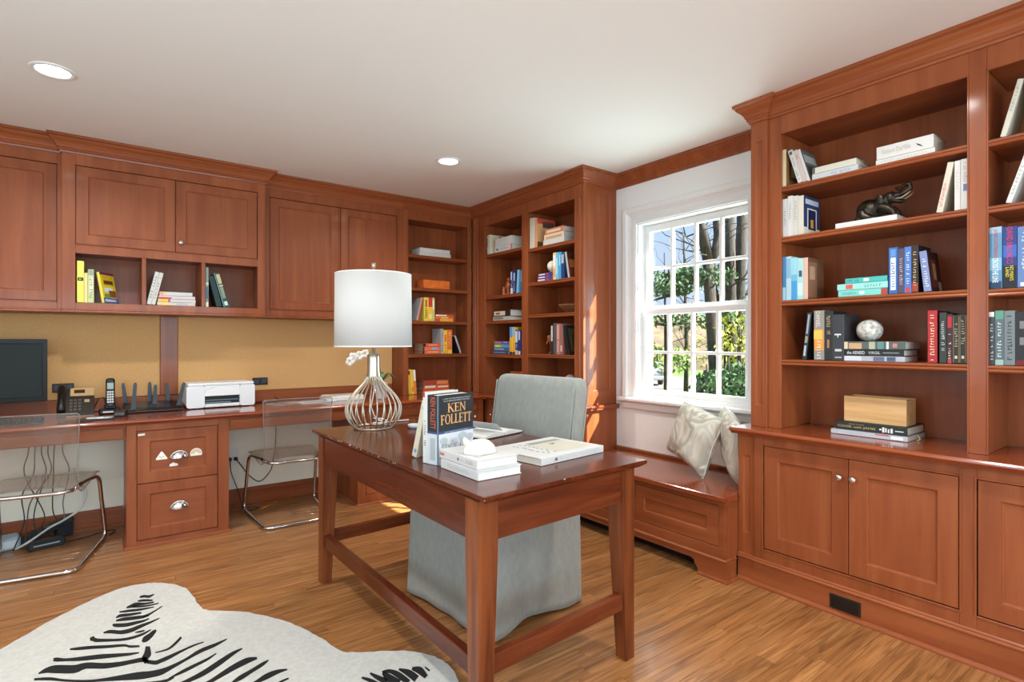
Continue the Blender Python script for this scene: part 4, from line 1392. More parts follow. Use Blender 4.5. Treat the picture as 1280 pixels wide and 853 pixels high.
RBK(.6845, zB, .0195, .198, (236, 234, 228), 'plain white book beside the cream leaning paperback, elephant shelf', grp=gB, marks=((190, 186, 180), .3, .8, 8))
RBK(.6642, zB, .026, .200, (234, 234, 232), 'white book with a blue oval emblem at the right end of the elephant shelf', grp=gB, bands=((.36, .50, (96, 116, 160), .3, .75),), marks=((150, 150, 156), .55, .95, 10))

gC = 'books on the shelf below the elephant'
RBK(1.3745, zC, .017, .218, (70, 126, 176), 'mid-blue paperback at the far left below the elephant shelf', grp=gC, bands=((.0, .3, (150, 196, 214)),))
RBK(1.3565, zC, .024, .218, (176, 206, 216), 'pale blue book second from the left below the elephant shelf', grp=gC, bands=((.5, .95, (130, 180, 206)),))
RBK(1.3315, zC, .030, .208, (150, 206, 220), 'aqua and sky-blue book third from the left below the elephant shelf', grp=gC, bands=((.0, .45, (70, 150, 206)), (.45, .6, (110, 180, 214))))
RBK(1.3005, zC, .026, .202, (166, 210, 212), 'light aqua book with a dark script mark, fourth from the left below the elephant shelf', grp=gC, bands=((.55, .70, (60, 80, 96), .25, .8), (.1, .4, (196, 226, 224))))
RBK(1.2735, zC, .022, .202, (214, 178, 160), 'pink-spined book with a brown portrait cover below the elephant shelf', grp=gC, d=.17, side=(112, 78, 58), art=((.02, .55, .05, .9, (142, 104, 80)), (.1, .42, .48, .8, (188, 150, 124)), (.55, .98, .02, .3, (86, 58, 44))))
RBK(1.116, zC, .029, .198, (124, 200, 192), 'aqua book with red end, bottom of the stack of three teal books', grp=gC, flat=True, d=.14, bands=((.88, 1, (170, 70, 64)), (.45, .55, (230, 240, 238), .3, .7)), marks=((70, 130, 130), .1, .4, 8))
RBK(1.120, zC + .0302, .028, .204, (150, 212, 206), 'pale aqua book with a red spot, middle of the stack of three teal books', grp=gC, flat=True, d=.14, bands=((.18, .32, (206, 92, 80), .15, .85),), marks=((90, 150, 150), .45, .9, 8))
RBK(1.086, zC + .0594, .023, .168, (70, 176, 170), 'teal book at the top of the stack of three teal books', grp=gC, flat=True, d=.13, bands=((.45, .58, (206, 226, 214), .2, .8),), marks=((30, 90, 96), .05, .4, 7))
RBK(.9125, zC, .033, .200, (52, 98, 170), 'blue book with white spine panel, right of the teal stack', grp=gC, bands=((.08, .78, (222, 228, 236), .22, .8), (.80, .96, (90, 140, 200), .2, .8)), marks=((60, 90, 150), .15, .7, 10))
RBK(.8787, zC, .023, .192, (78, 70, 92), 'dark violet-brown paperback second from the teal stack', grp=gC, marks=((196, 190, 200), .2, .85, 14))
RBK(.8549, zC, .025, .196, (76, 116, 186), 'blue book with white lettering third from the teal stack', grp=gC, marks=((222, 230, 240), .2, .9, 14), bands=((.02, .12, (190, 60, 60), .2, .8),))
RBK(.8292, zC, .024, .199, (44, 34, 32), 'black book with gold and red spine fourth from the teal stack', grp=gC, marks=((206, 176, 130), .15, .9, 14), side=(30, 22, 20), bands=((.02, .2, (150, 60, 40)),))
RBK(.7855, zC, .026, .170, (122, 134, 178), 'lilac-blue paperback with a dark fiery cover leaning left below the elephant shelf', grp=gC, lean=-6, d=.14, side=(44, 26, 22), art=((.2, .7, .1, .8, (92, 44, 30)), (.35, .6, .3, .7, (160, 120, 90)), (.7, .95, .0, .25, (170, 168, 160))), marks=((226, 230, 240), .12, .85, 12))

gD = 'books on the speckled egg shelf'
RBK(1.279, zD, .019, .228, (44, 52, 56), 'black patterned book leaning right at the left of the stone egg shelf', grp=gD, lean=6.5, side=(20, 22, 24), bands=((.08, .3, (176, 190, 196), .2, .7), (.36, .5, (150, 150, 130), .2, .8), (.55, .96, (150, 168, 180), .25, .7)))
RBK(1.2235, zD, .046, .236, (146, 142, 136), 'grey book with an orange sunset band on the egg shelf', grp=gD, bands=((.20, .62, (232, 150, 60)), (.42, .60, (244, 190, 90), .0, .8)), title=[('DANIEL', .66, .98, .22, .62, (222, 216, 206))], marks=((222, 220, 216), .03, .42, 7))
RBK(1.1765, zD, .037, .232, (44, 44, 46), 'black book with gilt spine lettering on the egg shelf', grp=gD, marks=((196, 176, 130), .5, .92, 14), bands=((.25, .42, (170, 120, 80), .35, .6),))
RBK(1.1385, zD, .047, .214, (58, 60, 64), 'thick charcoal book with a small white mark, touching the stone egg stack', grp=gD, d=.18, bands=((.55, .58, (220, 222, 224), .15, .75), (.50, .56, (220, 222, 224), .42, .5), (.2, .25, (200, 202, 206), .2, .8), (.06, .08, (200, 202, 206), .2, .8)))
RBK(1.0895, zD, .023, .236, (172, 176, 190), 'grey marbled book, bottom of the stack under the stone egg', grp=gD, flat=True, d=.17, bands=((.0, .3, (206, 208, 216)), (.5, .68, (96, 104, 124), .1, .9), (.72, .86, (80, 90, 112), .1, .9)), page=(206, 204, 188))
RBK(1.0895, zD + .0242, .028, .234, (34, 38, 40), 'black book with white title, middle of the stack under the stone egg', grp=gD, flat=True, d=.17, title=[('the AENEID', .05, .36, .25, .75, (226, 228, 226)), ('VIRGIL', .42, .62, .28, .72, (206, 208, 206))], bands=((.66, .92, (140, 146, 146), .42, .56),), page=(206, 206, 190))
RBK(1.0895, zD + .0534, .035, .240, (86, 96, 92), 'green and tan decorated book, top of the stack under the stone egg', grp=gD, flat=True, d=.18, bands=((.0, .06, (216, 200, 170)), (.08, .30, (196, 158, 120), .2, .95), (.42, .52, (172, 176, 150)), (.56, .66, (96, 140, 140)), (.7, .74, (206, 216, 210)), (.80, .87, (196, 120, 120), .25, .75)), page=(196, 198, 190))
RBK(.773, zD, .032, .216, (168, 40, 46), 'red book with pale spine lettering on the egg shelf', grp=gD, d=.17, marks=((236, 214, 170), .05, .95, 18), side=(110, 26, 30))
RBK(.7335, zD, .0235, .206, (48, 54, 50), 'black paperback with white handwriting-like title right of the red book', grp=gD, marks=((206, 212, 206), .25, .85, 16))
RBK(.7090, zD, .0185, .199, (60, 34, 36), 'maroon-black paperback third in the group right of the egg', grp=gD, bands=((.72, .95, (176, 40, 56), .15, .85), (.0, .1, (170, 60, 60), .2, .8)), marks=((226, 214, 206), .1, .68, 12))
RBK(.6895, zD, .0205, .194, (40, 42, 38), 'dark olive clothbound book with gilt edge lines, fourth in the group right of the egg', grp=gD, bands=((.02, .98, (150, 130, 96), .04, .12), (.02, .98, (150, 130, 96), .88, .96), (.1, .16, (206, 200, 190), .3, .7)), marks=((176, 170, 150), .35, .85, 10))
RBK(.6682, zD, .0215, .196, (44, 42, 36), 'dark olive clothbound book, fifth in the group right of the egg', grp=gD, bands=((.02, .98, (156, 132, 96), .04, .12), (.02, .98, (156, 132, 96), .88, .96), (.1, .16, (206, 200, 190), .3, .7)), marks=((176, 170, 150), .4, .9, 10))
RBK(.6460, zD, .0095, .194, (120, 100, 72), 'thin brown book squeezed against the right side of the egg shelf', grp=gD)

zE = .7868
gE = 'books on the right base cabinet'
book('large white book lying at the bottom under the pale oak box', (2.775, 1.170, zE), .021, .310, .235, (214, 218, 226), rotz=RX, group=gE, flat=True, bands=((.60, .78, (206, 90, 96), .02, .3), (.8, .95, (240, 240, 244), .2, .8)))
o = book('black cookbook with gold lettering under the pale oak box', (2.790, 1.156, zE + .0222), .038, .292, .21, (40, 46, 44), rotz=RX, group=gE, flat=True, title=[('COOK with JAMIE', .04, .58, .22, .56, (214, 186, 110)), ('JAMIE OLIVER', .20, .42, .66, .80, (196, 170, 106))], bands=((.84, .95, (226, 226, 222), .5, .6), (.63, .66, (226, 226, 222), .45, .62), (.67, .70, (226, 226, 222), .25, .85), (.71, .73, (226, 226, 222), .3, .8), (.745, .765, (226, 226, 222), .4, .85), (.78, .81, (226, 226, 222), .3, .85)))
rib_ = obj('ribbon_marker', G().tube([(2.90, .869, zE + .024), (2.885, .850, zE + .012), (2.870, .842, zE + .004), (2.85, .846, zE + .0025)], .0022, 6), mat((222, 206, 140), .7))
tag(rib_, 'pale yellow ribbon bookmark trailing from the books under the oak box', 'bookmark')
bx = thing('wooden_box', 'open-topped pale oak box standing on the black cookbook', 'box', (2.815, 1.128, zE + .0612), RX)
bw, bd, bh = .252, .115, .118
obj('side', G().box(0, bw, 0, .009, 0, bh), BOXOAK, bx); obj('side', G().box(0, bw, bd - .009, bd, 0, bh), BOXOAK, bx)
obj('end', G().box(.0005, .010, .0095, bd - .0095, .0, bh - .004), BOXOAK, bx); obj('end', G().box(bw - .010, bw - .0005, .0095, bd - .0095, .0, bh - .004), BOXOAK, bx)
obj('bottom', G().box(.0105, bw - .0105, .0095, bd - .0095, 0, .008), BOXOAK, bx)
obj('lid', G().box(.012, bw - .012, .0095, bd - .0095, bh - .016, bh - .008), BOXOAK, bx)

# second column of the right bookcase (only its left edge is in the frame)
g2 = 'books in the right-hand column of the right bookcase'
z2 = [z + .0012 for z in RZ2]
RBK(.546, z2[0], .017, .208, (232, 228, 210), 'cream paperback leaning right, top shelf at the right edge of the photo', grp=g2, lean=14, marks=((170, 166, 160), .45, .95, 8))
RBK(.474, z2[0], .030, .206, (234, 230, 214), 'cream book with a black label at the right edge, top shelf', grp=g2, bands=((.45, .55, (40, 40, 40), .1, .9),))
RBK(.530, z2[1], .017, .222, (238, 238, 234), 'white paperback leaning right, second shelf at the right edge of the photo', grp=g2, lean=17, marks=((160, 164, 168), .15, .9, 12))
RBK(.439, z2[1], .026, .210, (206, 206, 200), 'pale grey book the white paperback leans on, second shelf at the right edge', grp=g2)
RBK(.578, z2[2], .038, .236, (92, 140, 170), 'pale blue thriller with red and white spine lettering, third shelf at the right edge', grp=g2, bands=((.0, .12, (30, 60, 90)), (.3, .5, (130, 176, 196)), (.9, 1, (150, 180, 196))), title=[('JAMES PATTERSON', .50, .97, .30, .66, (196, 50, 56)), ('CROSS THE LINE', .10, .50, .28, .72, (236, 240, 242))])
RBK(.5385, z2[2], .041, .232, (36, 56, 120), 'dark blue thriller with red and yellow spine lettering, third shelf at the right edge', grp=g2, bands=((.0, .36, (24, 28, 34)), (.5, .7, (52, 96, 176)),), title=[('DAVID BALDACCI', .40, .98, .30, .72, (206, 48, 64)), ("NO MAN'S", .12, .36, .50, .78, (226, 214, 60)), ('LAND', .18, .34, .22, .46, (226, 214, 60))])
RBK(.4965, z2[2], .042, .226, (94, 122, 170), 'steel-blue book third on the third shelf at the right edge', grp=g2, bands=((.02, .08, (220, 220, 214), .2, .8),), marks=((190, 204, 222), .3, .95, 10))
RBK(.579, z2[3], .018, .205, (62, 68, 72), 'dark grey paperback with white top, first on the fourth shelf at the right edge', grp=g2, bands=((.9, .99, (226, 226, 222), .1, .9),), marks=((190, 194, 194), .1, .8, 12))
RBK(.5605, z2[3], .026, .208, (86, 102, 106), 'slate book with green top band, second on the fourth shelf at the right edge', grp=g2, bands=((.84, .99, (88, 146, 124)), (.0, .1, (150, 176, 170))), marks=((206, 212, 212), .15, .8, 12))
RBK(.5340, z2[3], .031, .206, (112, 122, 126), 'silver-grey book with dark lettering, third on the fourth shelf at the right edge', grp=g2, marks=((46, 52, 56), .1, .95, 14))
RBK(.5025, z2[3], .062, .202, (34, 34, 36), 'thick black book with red base, fourth on the fourth shelf at the right edge', grp=g2, bands=((.0, .10, (110, 24, 28)), (.68, .82, (120, 120, 124), .2, .9), (.38, .52, (120, 120, 124), .2, .9)))

# ---------------------------- far corner bookcase
XF = 2.737
def FBK(y, z, w, h, cov, label, d=.15, dx=0.0, grp=None, **k):
    return book(label, (XF + dx, y, z), w, h, d, cov, rotz=RX, group=grp, **k)
f1 = [z + .0012 for z in FZ1]; f2 = [z + .0012 for z in FZ2]
gf = 'books in the corner bookcase'
FBK(4.030, f1[0], .016, .170, (226, 224, 220), 'thin white book at the far left, top shelf of the corner bookcase', grp=gf, lean=-3, bands=((.4, .9, (120, 116, 120), .2, .8),))
FBK(4.008, f1[0], .022, .176, (240, 232, 206), 'cream book with a yellow and brown cover, top shelf left of the corner bookcase', grp=gf, lean=-3, d=.17, side=(236, 226, 190), art=((.3, .75, .0, .75, (226, 176, 84)), (.6, .98, .5, .95, (120, 74, 44))))
FBK(3.918, f1[0], .052, .255, (232, 232, 228), 'white book with red end, under another one, top shelf left of the corner bookcase', grp=gf, flat=True, d=.19, bands=((.93, 1, (206, 90, 84)), (.1, .22, (40, 40, 44), .4, .65), (.3, .8, (180, 180, 180), .45, .6)))
FBK(3.912, f1[0] + .0532, .068, .245, (238, 236, 232), 'thick white book lying uppermost, top shelf left of the corner bookcase', grp=gf, flat=True, d=.19, page=(234, 232, 226), marks=((200, 198, 194), .3, .8, 8))
FBK(3.684, f1[1], .034, .192, (44, 62, 112), 'navy and white paperback beside the brown figurine in the corner bookcase', grp=gf, bands=((.0, .25, (206, 214, 226)), (.6, .95, (190, 206, 226), .1, .6)), marks=((226, 230, 236), .3, .6, 6))
FBK(3.648, f1[1], .032, .190, (30, 44, 96), 'dark navy paperback, middle of the blue trio in the corner bookcase', grp=gf, bands=((.55, .9, (160, 186, 220), .2, .8),), marks=((206, 214, 226), .1, .5, 6))
FBK(3.606, f1[1], .030, .192, (120, 176, 214), 'sky-blue paperback leaning at the right of the blue trio in the corner bookcase', grp=gf, lean=5, side=(96, 170, 216), art=((.1, .8, .5, .95, (190, 220, 236)), (.2, .9, .1, .4, (56, 116, 186))))
FBK(3.942, f1[2], .032, .255, (206, 204, 198), 'pale book, lower of two lying on the third shelf left of the corner bookcase', grp=gf, flat=True, d=.19, bands=((.05, .6, (120, 116, 110), .2, .7),), page=(226, 224, 214))
FBK(3.936, f1[2] + .0332, .056, .250, (40, 34, 32), 'black book with a pale picture strip, upper of two on the third shelf left', grp=gf, flat=True, d=.19, bands=((.04, .7, (214, 196, 170), .2, .85), (.15, .4, (120, 90, 70), .4, .7)), page=(236, 234, 228))
for i, (w_, h_, y_, c_, lb, bd_) in enumerate((
        (.027, .238, 3.952, (58, 70, 110), 'dark blue paperback at the bottom of the four stacked in the corner bookcase', ((.1, .8, (120, 140, 170), .3, .6),)),
        (.027, .228, 3.938, (70, 96, 140), 'steel-blue paperback second from the bottom of the four stacked in the corner bookcase', ((.1, .7, (176, 190, 206), .3, .6),)),
        (.028, .216, 3.924, (120, 190, 90), 'green and blue paperback second from the top of the four stacked in the corner bookcase', ((.55, 1, (96, 140, 200)), (.1, .4, (206, 226, 150), .3, .7))),
        (.027, .214, 3.922, (92, 76, 146), 'purple paperback at the top of the four stacked in the corner bookcase', ((.0, .5, (190, 110, 130), .2, .8), (.6, .9, (150, 160, 206), .3, .6))))):
    FBK(y_, f1[3] + sum((.0282, .0282, .0292)[:i]), w_, h_, c_, lb, grp='stacked paperbacks in the corner bookcase', flat=True, d=.14, bands=bd_)
FBK(3.697, f1[3], .040, .232, (238, 190, 60), 'yellow and blue book first of the upright four on the fourth shelf, corner bookcase left', grp=gf, bands=((.62, 1, (90, 150, 200)), (.0, .1, (50, 50, 60))), marks=((206, 90, 50), .15, .55, 6))
FBK(3.6565, f1[3], .037, .230, (236, 186, 52), 'yellow book with pale blue top, second of the upright four, corner bookcase left', grp=gf, bands=((.66, 1, (130, 184, 214)), (.0, .1, (60, 60, 64))), marks=((190, 90, 50), .15, .6, 6))
FBK(3.619, f1[3], .036, .205, (52, 64, 130), 'navy and white paperback third of the upright four, corner bookcase left', grp=gf, bands=((.5, .95, (206, 214, 230), .1, .9), (.0, .18, (206, 196, 180), .1, .9)), marks=((226, 226, 236), .22, .45, 4))
FBK(3.5825, f1[3], .038, .203, (44, 54, 120), 'dark blue paperback last of the upright four, corner bookcase left', grp=gf, bands=((.6, .95, (190, 200, 226), .2, .8), (.0, .15, (206, 200, 190), .1, .9)))
gr = 'books in the right column of the corner bookcase'
FBK(3.424, f2[0], .030, .246, (234, 226, 200), 'tall cream book at the left, top shelf right column of the corner bookcase', grp=gr, d=.16)
FBK(3.392, f2[0], .030, .242, (238, 234, 214), 'second tall cream book, next to the orange cover in the corner bookcase', grp=gr, d=.16)
FBK(3.3555, f2[0], .026, .232, (226, 150, 110), 'book with an orange-red cover on the top shelf, right column of the corner bookcase', grp=gr, d=.185, side=(226, 176, 124), art=((.0, 1, .82, 1, (206, 84, 60)), (.3, .95, .70, .9, (96, 74, 66)), (.55, .85, .05, .5, (120, 40, 36)), (.0, .3, .0, .2, (110, 84, 44))))
FBK(3.256, f2[0], .042, .238, (240, 238, 230), 'white book at the bottom of the stack of three, top shelf right column', grp=gr, flat=True, d=.20, page=(236, 236, 230))
FBK(3.246, f2[0] + .0432, .038, .226, (226, 206, 176), 'cream book in the middle of the stack of three, top shelf right column', grp=gr, flat=True, d=.20, bands=((.1, .9, (206, 150, 110), .5, .9),), page=(226, 228, 220))
FBK(3.236, f2[0] + .0824, .040, .214, (206, 130, 104), 'reddish book at the top of the stack of three, top shelf right column', grp=gr, flat=True, d=.20, bands=((.1, .85, (232, 206, 176), .3, .75),), page=(236, 234, 228))
for i, (c_, lb, h_) in enumerate((((88, 76, 130), 'purple book at the bottom of the small stack under the white globe', .178), ((76, 70, 128), 'violet book in the middle of the small stack under the white globe', .165), ((70, 62, 120), 'dark violet book at the top of the small stack under the white globe', .160))):
    FBK(3.325 - .006 * i, f2[1] + .0212 * i, .020, h_, c_, lb, grp='small purple books under the white globe', flat=True, d=.13, bands=((.02, .5, (226, 206, 214), .25, .75), (.6, .75, (190, 80, 100), .2, .8)))
FBK(3.140, f2[1], .030, .206, (234, 206, 120), 'yellow and white book beside the white globe', grp=gr, bands=((.1, .4, (226, 150, 130), .1, .9), (.5, .9, (238, 238, 230))))
FBK(3.1095, f2[1], .030, .204, (110, 190, 220), 'first aqua book beside the white globe', grp=gr, bands=((.2, .8, (186, 224, 236), .2, .6),))
FBK(3.079, f2[1], .030, .202, (72, 160, 206), 'second, deeper aqua book beside the white globe', grp=gr, bands=((.5, .9, (170, 214, 232), .3, .7),))
FBK(3.0485, f2[1], .034, .190, (34, 62, 116), 'dark blue book right of the aqua pair in the corner bookcase', grp=gr, bands=((.6, .95, (170, 180, 190), .1, .9),))
FBK(2.972, f2[1], .020, .196, (206, 206, 204), 'book with a brown and orange cover leaning left, beyond the aqua pair', grp=gr, lean=-11, d=.18, side=(128, 62, 40), art=((.1, 1, .4, .7, (206, 130, 60)), (.0, .5, .75, 1, (90, 50, 40))))
FBK(3.168, f2[3], .030, .226, (40, 40, 42), 'black and white lettered book beside the carved figure, corner bookcase right', grp=gr, bands=((.45, .96, (226, 226, 224), .2, .8),), marks=((30, 30, 32), .48, .94, 9))
FBK(3.136, f2[3], .034, .238, (84, 80, 80), 'grey book second from the carved figure, corner bookcase right', grp=gr)
FBK(3.1005, f2[3], .036, .232, (176, 120, 112), 'rose-brown book third from the carved figure, corner bookcase right', grp=gr, bands=((.5, .95, (206, 160, 146), .2, .8),), marks=((240, 220, 210), .1, .45, 6))
FBK(3.063, f2[3], .034, .228, (146, 96, 92), 'dusty pink book fourth from the carved figure, corner bookcase right', grp=gr, bands=((.1, .3, (206, 170, 160), .2, .8),))
FBK(2.976, f2[3], .016, .222, (26, 26, 26), 'thin black book with a gilt-green cover leaning left, corner bookcase right', grp=gr, lean=-13, d=.19, side=(40, 38, 32), art=((.15, .85, .1, .9, (92, 88, 62)), (.3, .7, .3, .7, (60, 70, 56))))

# ---------------------------- back wall bookcase (spines face -Y)
def BBK(x, z, w, h, cov, label, d=.14, dy=0.0, grp=None, **k):
    return book(label, (x, 4.284 + dy, z), w, h, d, cov, group=grp, **k)
b1 = [z + .0012 for z in BZ]
gb = 'books in the narrow back bookcase'
BBK(2.195, b1[0], .030, .315, (232, 230, 222), 'large white book, lower of two lying on the top shelf of the narrow back bookcase', grp=gb, flat=True, d=.17, page=(236, 234, 226))
BBK(2.200, b1[0] + .0312, .036, .300, (238, 236, 230), 'large white book, upper of two lying on the top shelf of the narrow back bookcase', grp=gb, flat=True, d=.17, page=(236, 234, 226))
ob = obj('orange_box', G().box(0, .264, 0, .14, 0, .074, .003), noisy('orange_box_paper', (206, 96, 32), (226, 116, 46), 18, .5))
tag(ob, 'bright orange box on the second shelf of the narrow back bookcase', 'box'); ob.location = (2.235, 4.284, b1[1] + .0005)
BBK(2.165, b1[2], .022, .204, (206, 84, 64), 'grey book with a red spine edge leaning right, third shelf of the narrow back bookcase', grp=gb, lean=13, d=.16, bands=((.0, 1, (176, 170, 168), .0, .45),))
lb_ = [o for o in COL.objects if o.get('label', '').startswith('grey book with a red spine edge')][0]
obj('rear_board', G().add([(-.0004, .002, .001), (-.0004, .158, .001), (-.0004, .158, .203), (-.0004, .002, .203)], [(0, 1, 2, 3)]), mat((172, 170, 168), .5), lb_)
BBK(2.238, b1[2], .042, .208, (226, 206, 84), 'yellow-green book upright, first after the leaning grey one', grp=gb, bands=((.1, .5, (206, 170, 60), .2, .8), (.6, .9, (196, 90, 60), .3, .7)), marks=((150, 60, 40), .15, .9, 8))
BBK(2.281, b1[2], .040, .208, (236, 196, 66), 'yellow book with a red top, second after the leaning grey one', grp=gb, bands=((.6, 1, (206, 60, 50)), (.1, .3, (240, 226, 150), .2, .8)))
BBK(2.322, b1[2], .022, .208, (206, 196, 110), 'thin olive-yellow book, third after the leaning grey one', grp=gb, bands=((.5, .9, (240, 236, 206), .2, .8),))
for i, (w_, c_, lb, bd_) in enumerate(((.024, (232, 170, 60), 'yellow paperback at the bottom of the small red and yellow stack', ((.0, .25, (206, 70, 50)),)),
                                       (.018, (222, 110, 50), 'orange paperback in the middle of the small red and yellow stack', ((.3, .7, (240, 206, 110), .2, .8),)),
                                       (.018, (206, 80, 60), 'red paperback at the top of the small red and yellow stack', ((.0, .6, (236, 226, 214), .2, .8),)))):
    BBK(2.350 + .003 * i, b1[2] + (0, .0252, .0444)[i], w_, .185, c_, lb, grp='small red and yellow stack', flat=True, d=.12, bands=bd_)
for i, (c_, lb, bd_) in enumerate((((224, 104, 66), 'orange hardback at the bottom of the stack of three, fourth shelf, narrow back bookcase', ((.0, .12, (60, 50, 46)), (.3, .9, (240, 170, 130), .3, .6))),
                                   ((226, 120, 84), 'orange and blue hardback in the middle of the stack of three, fourth shelf', ((.0, .1, (50, 50, 50)), (.5, .85, (150, 160, 180), .1, .9))),
                                   ((220, 92, 60), 'orange hardback at the top of the stack of three, fourth shelf, narrow back bookcase', ((.0, .15, (40, 36, 34)), (.3, .8, (240, 160, 120), .3, .6))))):
    BBK(2.222 + .003 * i, b1[3] + .0312 * i, .030, .178, c_, lb, grp='orange stack on the fourth shelf', flat=True, d=.17, page=(176, 156, 128), bands=bd_)
o = BBK(2.4065, b1[3], .027, .224, (166, 168, 172), 'tall grey book beside the orange stack, fourth shelf of the narrow back bookcase', grp=gb, d=.16, marks=((90, 60, 60), .1, .9, 8))
BBK(2.4345, b1[3], .037, .212, (238, 196, 60), 'yellow book between the grey and the orange ones, fourth shelf', grp=gb, bands=((.0, .12, (226, 160, 40)), (.5, .8, (226, 120, 60), .2, .8)), marks=((110, 60, 40), .15, .45, 5))
BBK(2.4725, b1[3], .050, .216, (230, 112, 52), 'orange book with a yellow foot, fourth shelf of the narrow back bookcase', grp=gb, bands=((.0, .16, (238, 196, 70)), (.3, .9, (240, 176, 96), .3, .7)), marks=((120, 50, 30), .3, .85, 8))
BBK(2.606, b1[3], .018, .170, (196, 196, 200), 'dark-covered thin book leaning left at the right of the fourth shelf', grp=gb, lean=-21, d=.13)
lb_ = [o for o in COL.objects if o.get('label', '').startswith('dark-covered thin book')][0]
obj('rear_board', G().add([(-.0004, .002, .001), (-.0004, .128, .001), (-.0004, .128, .168), (-.0004, .002, .168)], [(0, 1, 2, 3)]), mat((36, 34, 36), .5), lb_)
cz = .7660
BBK(2.094, cz, .026, .216, (236, 190, 62), 'yellow book leaning on the left side of the narrow back bookcase, counter level', grp=gb, lean=-4, bands=((.8, .95, (60, 50, 40), .2, .8),))
BBK(2.1215, cz, .022, .214, (240, 204, 80), 'second yellow book, next to the orange one at counter level', grp=gb, lean=-4, bands=((.1, .3, (206, 140, 50), .2, .8),))
BBK(2.1450, cz, .024, .212, (230, 126, 48), 'orange and white book leaning left at counter level', grp=gb, lean=-4, bands=((.55, 1, (240, 236, 226), .1, .9),))
for i, (w_, c_, lb, bd_) in enumerate(((.036, (214, 92, 50), 'orange hardback at the bottom of the stack on the counter under the narrow bookcase', ((.05, .9, (236, 150, 100), .3, .6),)),
                                       (.038, (206, 104, 70), 'orange and cream hardback in the middle of the stack on the counter', ((.05, .45, (236, 220, 196), .2, .7), (.55, .95, (240, 206, 170), .3, .7))),
                                       (.036, (176, 70, 48), 'brick-red hardback at the top of the stack on the counter', ((.5, .95, (226, 140, 80), .1, .9),)))):
    BBK(2.232 + .004 * i, cz + (0, .0372, .0764)[i], w_, .262 - .006 * i, c_, lb, grp='orange stack on the counter', flat=True, d=.17, page=(150, 130, 104), bands=bd_)

# ---------------------------- cubbyholes of the projecting wall cabinet
qz = 1.4608
gq = 'books in the cubbyholes'
def QBK(x, w, h, cov, label, d=.15, dy=0.0, z=qz, **k):
    return book(label, (x, 4.205 + dy, z), w, h, d, cov, group=gq, **k)
QBK(-.1385, .034, .252, (222, 224, 96), 'tall lime-yellow book at the left of the first cubbyhole', d=.18, bands=((.52, .60, (50, 50, 40), .1, .9), (.55, .57, (222, 224, 96), .3, .6)))
QBK(-.1035, .016, .182, (238, 214, 140), 'thin pale yellow book second in the first cubbyhole')
QBK(-.0865, .030, .204, (196, 204, 150), 'green-grey book third in the first cubbyhole', bands=((.82, .98, (150, 160, 140)), (.3, .75, (222, 222, 190), .25, .8)), marks=((90, 100, 110), .15, .75, 8))
QBK(-.018, .016, .194, (236, 220, 90), 'paperback with a bright yellow cover leaning left in the first cubbyhole', d=.125, lean=-10, rotz=R(-34), side=(230, 206, 50), art=((.0, 1, .0, .17, (70, 100, 170)), (.1, .9, .05, .12, (206, 214, 230)), (.15, .9, .58, .9, (206, 170, 30)), (.2, .85, .62, .74, (90, 60, 30)), (.15, .75, .36, .5, (214, 226, 236)), (.45, .95, .2, .42, (140, 80, 50)), (.1, .5, .18, .3, (120, 150, 60)), (.0, 1, .92, 1, (110, 40, 70))))
QBK(.2115, .023, .218, (238, 236, 228), 'white book leaning right in the second cubbyhole, left of the pair', lean=12.5, marks=((110, 130, 130), .2, .9, 8))
QBK(.2360, .022, .214, (240, 236, 226), 'white book leaning right in the second cubbyhole, right of the pair', lean=12.5, marks=((150, 130, 120), .2, .9, 8))
for i, (w_, h_, x_, c_, lb, bd_) in enumerate(((.021, .216, .268, (240, 232, 224), 'white and yellow book at the bottom of the four in the second cubbyhole', ((.12, .3, (238, 206, 110)), (.5, .8, (176, 176, 186), .3, .7))),
                                               (.020, .214, .272, (238, 230, 226), 'white book with an orange-yellow band, second from the bottom in the second cubbyhole', ((.0, .26, (240, 190, 70)), (.27, .32, (190, 70, 80)))),
                                               (.020, .208, .275, (238, 232, 230), 'white and crimson book, third from the bottom in the second cubbyhole', ((.0, .35, (196, 60, 80), .5, 1),)),
                                               (.024, .186, .281, (240, 238, 234), 'white and pink book at the top of the four in the second cubbyhole', ((.0, .12, (226, 160, 150)), (.13, .22, (238, 206, 120)))))):
    QBK(x_, w_, h_, c_, lb, z=qz + (0, .0222, .0434, .0646)[i], flat=True, d=.14, bands=bd_)
QBK(.5445, .018, .268, (132, 150, 146), 'tall grey-green book at the left of the third cubbyhole', d=.17, bands=((.0, .12, (226, 222, 200)), (.2, .5, (60, 100, 130), .2, .8), (.55, .62, (214, 210, 180))))
QBK(.612, .034, .214, (24, 44, 38), 'dark green book leaning left in the third cubbyhole, behind the decorated one', lean=-14, d=.17)
QBK(.655, .034, .238, (30, 70, 72), 'dark green book with gilt and silver spine leaning left in the third cubbyhole', lean=-15, d=.16, bands=((.68, .96, (196, 186, 140), .3, .95), (.60, .64, (222, 206, 160), .3, .98), (.25, .58, (140, 150, 120), .3, .9), (.04, .16, (206, 222, 222), .3, .9), (.0, 1, (120, 176, 180), .02, .14)))

